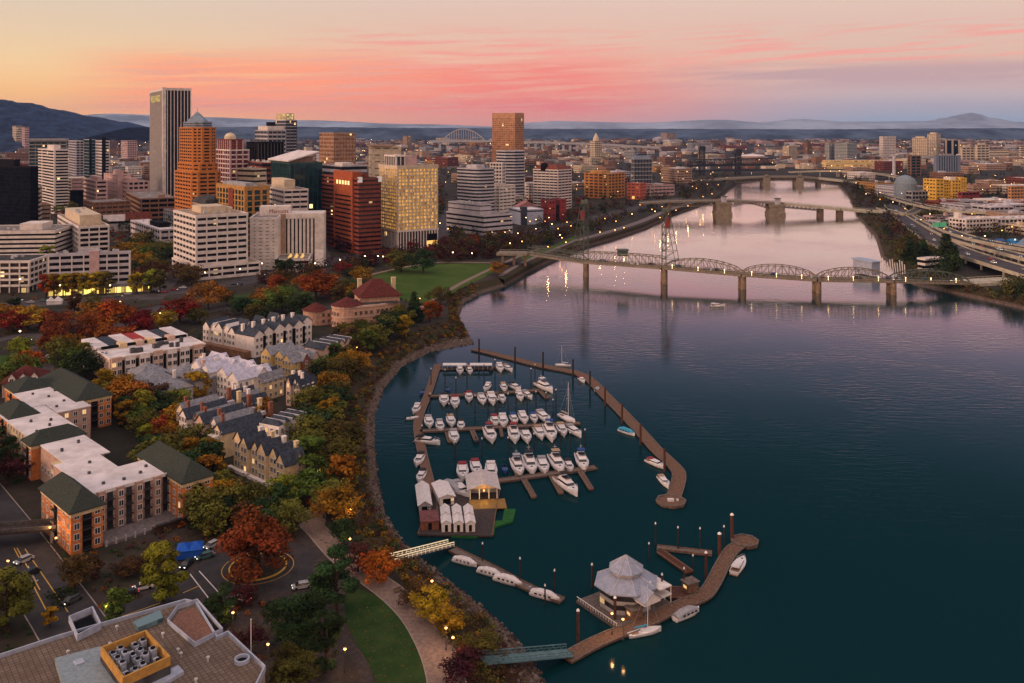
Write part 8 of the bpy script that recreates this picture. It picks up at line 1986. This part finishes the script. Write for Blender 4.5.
for i in range(1500):
    x, y = sr2.uniform(-20, 460), sr2.uniform(285, 540); p = at(x, y)
    if blocked(p, .8): continue
    pts.append((p, sr2.uniform(.8, 2.0), sr2.uniform(.8, 2.2), 34, .62, sr2.choice((0, 1, 1, 1, 2, 3, 4))))
for i in range(520):
    x, y = sr2.uniform(-10, 340), sr2.uniform(535, 660); p = at(x, y)
    if blocked(p, .5): continue
    pts.append((p, sr2.uniform(.5, 1.3), sr2.uniform(.5, 1.5), 40, .36, sr2.choice((0, 0, 1, 1, 3, 4))))
leaf_mass('shrubbery', ['brown', 'dark green', 'olive', 'maroon', 'rust red'], pts, 2)
mb = MB()
for i in range(0, 19):
    for k in range(230):
        u, v = sr2.random(), sr2.uniform(-.02, .40) ** 1.0; a = shore[i].lerp(shore[i + 1], u); b = bank[i].lerp(bank[i + 1], u); p = a.lerp(b, v); z = max(0, v) * 5.0; s = sr2.uniform(.18, .55) * (1 if sr2.random() < .85 else 1.7); an = sr2.uniform(0, 6.3); ca, sa = math.cos(an) * s, math.sin(an) * s
        mb.add([(p.x + ca, p.y + sa, z), (p.x - sa * .8, p.y + ca * .8, z + .05), (p.x - ca, p.y - sa, z - .05), (p.x + sa * .7, p.y - ca * .7, z), (p.x + ca * .2, p.y + sa * .2, z + s * .8)], [(0, 1, 4), (1, 2, 4), (2, 3, 4), (3, 0, 4)], sr2.randrange(3))
stuff(mb.build('riprap_rocks', [mat('brown_rock', (.10, .068, .055), .95, .3, 2, .1), mat('grey_rock', (.15, .125, .115), .95, .3, 2, .1), mat('dark_rock', (.045, .034, .03), .95, .3, 2, .1)]))
mb = MB()
for i in range(5200):
    x, y = sr2.uniform(60, 470), sr2.uniform(500, 690); p = at(x, y)
    if not in_poly(p.x, p.y, LAND2) or any(-.5 < (inv @ Vector((p.x, p.y, LZ))).x - x0 < x1 - x0 + .5 and -.5 < (inv @ Vector((p.x, p.y, LZ))).y - y0 < y1 - y0 + .5 for inv, x0, x1, y0, y1 in FOOT[:0]): continue
    if math.sin(p.x * .21 + 1) + math.sin(p.y * .17) + math.sin((p.x + p.y) * .09) < sr2.uniform(-.6, 1.8): continue
    s = sr2.uniform(.06, .15); a_ = sr2.uniform(0, 3.1); dx, dy = s * math.cos(a_), s * math.sin(a_); mb.add([(p.x - dx, p.y - dy, LZ + .05), (p.x + dy, p.y - dx, LZ + .06), (p.x + dx, p.y + dy, LZ + .055), (p.x - dy, p.y + dx, LZ + .065)], [(0, 1, 2, 3)], sr2.randrange(3))
stuff(mb.build('fallen_leaves', [LEAF['orange'], LEAF['golden'], LEAF['brown']]))
pts = []
def woods(n, x0, x1, y0, y1, hh, cols, seedless=None, nleaf=26):
    c = 0
    for i in range(n * 3):
        if c >= n: break
        f_ = sr2.random(); y = 1 / (1 / (y0 - Y0) * (1 - f_) + f_ / (y1 - Y0)) + Y0 if sr2.random() < .4 else sr2.uniform(y0, y1); x = sr2.uniform(x0, x1); p = at(x, y)
        if blocked(p, 1.0, roads=p.y < 2600, lawns=False): continue
        c += 1; k = p.y / 1500; rad = sr2.uniform(4.5, 7.5) * max(1, k ** .75); pts.append((p, rad, sr2.uniform(.8, 1.2) * hh * max(1, k ** .3), nleaf, 3.2 * max(1, k ** .7), sr2.choice(cols)))
def grove(poly, n, hh, cols, nleaf=90, size=1.5):
    xs, ys = [p[0] for p in poly], [p[1] for p in poly]; c = 0
    for i in range(n * 8):
        if c >= n: break
        x, y = sr2.uniform(min(xs), max(xs)), sr2.uniform(min(ys), max(ys))
        if not in_poly(x, y, poly): continue
        p = at(x, y)
        if blocked(p, 1.0): continue
        c += 1; pts.append((p, sr2.uniform(4, 7), sr2.uniform(*hh), nleaf, size * sr2.uniform(.8, 1.2), sr2.choice(cols)))
grove([(440, 264), (448, 226), (512, 236), (560, 216), (640, 196), (700, 182), (726, 182), (722, 192), (690, 200), (640, 215), (570, 240), (500, 258)], 260, (8, 14), (0, 0, 1, 2, 3, 3, 1))
grove([(255, 290), (262, 264), (330, 252), (440, 242), (500, 234), (520, 250), (470, 260), (380, 266), (300, 288)], 70, (7, 12), (0, 0, 1, 3, 3, 4)); grove([(132, 296), (135, 242), (175, 242), (196, 268), (240, 282), (180, 292)], 24, (8, 14), (0, 2, 2, 4))
grove([(872, 214), (900, 218), (935, 252), (928, 268), (900, 254), (884, 236)], 70, (6, 12), (0, 1, 2, 2, 3)); grove([(930, 262), (950, 250), (966, 262), (958, 278), (936, 278)], 26, (10, 18), (0, 0, 0, 2)); grove([(975, 297), (1040, 286), (1040, 310), (1000, 303)], 26, (8, 13), (0, 2, 2, 0))
grove([(836, 185), (856, 178), (900, 190), (890, 208), (862, 208)], 60, (8, 14), (0, 0, 1, 3)); grove([(906, 220), (940, 214), (952, 228), (930, 236)], 40, (8, 13), (0, 0, 2, 1)); grove([(930, 214), (1040, 205), (1040, 240), (950, 236)], 50, (7, 12), (0, 1, 2, 3))
woods(420, -420, -25, 180, 420, 10, (0, 0, 1, 2, 3), nleaf=40); woods(120, -300, -25, 420, 640, 10, (0, 0, 1, 2, 4), nleaf=60)
woods(700, -40, 470, 140, 240, 11, (0, 0, 1, 1, 2, 3, 4)); woods(500, 430, 740, 140, 215, 11, (0, 0, 1, 2, 3, 4)); woods(620, 840, 1060, 140, 235, 10, (0, 0, 1, 1, 2, 3))
woods(3800, -60, 1090, 130.6, 147, 13, (0, 0, 0, 1, 2, 0), nleaf=14)
leaf_mass('distant_woods', ['dark green', 'brown', 'olive', 'maroon', 'rust red'], pts, 3)
mb = MB()
for i in range(2300):
    y = sr2.uniform(131.5, 170) if sr2.random() < .55 else sr2.uniform(131, 146); x = sr2.uniform(-50, 1080); p = at(x, y)
    if blocked(p, 5, roads=p.y < 2600, lawns=False): continue
    k = max(1, (p.y / 1500) ** .6); w_, d_, h_ = sr2.uniform(5, 15) * k, sr2.uniform(5, 13) * k, sr2.uniform(4, 10) * (1 if sr2.random() < .9 else 1.8) * k ** .4
    th = .6 if x < 700 else .2; ca, sa = math.cos(th), math.sin(th); base = len(mb.v); mi = sr2.randrange(6)
    b4 = [(p.x + a * ca - b * sa, p.y + a * sa + b * ca) for a, b in ((-w_, -d_), (w_, -d_), (w_, d_), (-w_, d_))]
    mb.v += [(q[0], q[1], LZ - .5) for q in b4] + [(q[0], q[1], LZ + h_) for q in b4]
    for f_ in ((0, 1, 5, 4), (1, 2, 6, 5), (2, 3, 7, 6), (3, 0, 4, 7)): mb.f.append(tuple(base + j for j in f_)); mb.m.append(mi); mb.uv.append([(0, 0), (w_, 0), (w_, h_), (0, h_)])
    mb.f.append((base + 4, base + 5, base + 6, base + 7)); mb.m.append(sr2.choice((6, 7, 8, 6))); mb.uv.append(None)
stuff(mb.build('distant_town', [C_TAN, C_BRICKB, C_BRICKB, C_GREY, C_CREAM, C_ROOF, C_ROOF, C_ROOFD, C_ROOFW]))
mb = MB()
for i in range(420):
    x = sr2.uniform(-30, 1060); y = sr2.uniform(133, 200); p = at(x, y)
    if blocked(p, 2, roads=False, lawns=False): continue
    s = .35 * max(1, p.y / 1500); z = LZ + sr2.uniform(9, 14); mb.add([(p.x + s * a, p.y + s * b, z + s * c) for a, b, c in ((1, 0, 0), (-.5, .87, 0), (-.5, -.87, 0), (0, 0, 1.3), (0, 0, -1.3))], [(0, 1, 3), (1, 2, 3), (2, 0, 3), (1, 0, 4), (2, 1, 4), (0, 2, 4)])
stuff(mb.build('distant_lamps', glow('far_bulb', (1, .58, .22), 12)))
# ================================================================== every label singles out one thing
ORD = ['first', 'second', 'third', 'fourth', 'fifth', 'sixth', 'seventh', 'eighth', 'ninth', 'tenth', 'eleventh', 'twelfth', 'thirteenth', 'fourteenth', 'fifteenth', 'sixteenth', 'seventeenth', 'eighteenth', 'nineteenth', 'twentieth']
def finish_labels():
    by = {}
    for t in THINGS:
        by.setdefault(t['label'], []).append(t)
    for lab, ts in by.items():
        n = len(ts)
        if n == 1: continue
        ts.sort(key=lambda t: pix(t.location)[0] if t.location.y > 1 else 0)
        for i, t in enumerate(ts):
            if n == 2: s = ('left', 'right')[i] + ' of two'
            elif i == 0: s = 'leftmost of these'
            elif i == n - 1: s = 'rightmost of these'
            elif i < n / 2: s = (ORD[i] if i < 20 else f'{i + 1}th') + ' from left'
            else: s = (ORD[n - 1 - i] if n - 1 - i < 20 else f'{n - i}th') + ' from right'
            t['label'] = f'{lab}, {s}'
            if 'group' not in t: t['group'] = lab
    over = [t['label'] for t in THINGS if len(t['label'].split()) > 16]
    if over: print('LONG', len(over), over[:6])
finish_labels()
def plain(k): return k.type == 'MESH' and k.location.length < 1e-6 and abs(k.rotation_euler[2]) < 1e-6 and tuple(k.scale) == (1, 1, 1)
for t in THINGS:
    kids = [k for k in t.children if plain(k)]
    roofs = [k for k in kids if k.name.split('.')[0] in ('roof', 'flat_roof', 'roof_court')]
    if roofs:
        for k in kids:
            if k.name.split('.')[0] in ('roof_unit', 'chimney', 'roof_vent', 'roof_hatch', 'roof_hutch', 'dormer', 'skylight', 'roof_rib'): k.parent = roofs[-1] if len(roofs) < 3 else min(roofs, key=lambda r_: (Vector(r_.bound_box[6]) + Vector(r_.bound_box[0]) - Vector(k.bound_box[6]) - Vector(k.bound_box[0])).length)
    if t['category'] == 'dock':
        d_ = next((k for k in kids if k.name.split('.')[0] == 'deck'), None)
        for k in kids:
            if d_ is not None and k.name.split('.')[0] in ('edge_beam', 'rim', 'railing'): k.parent = d_
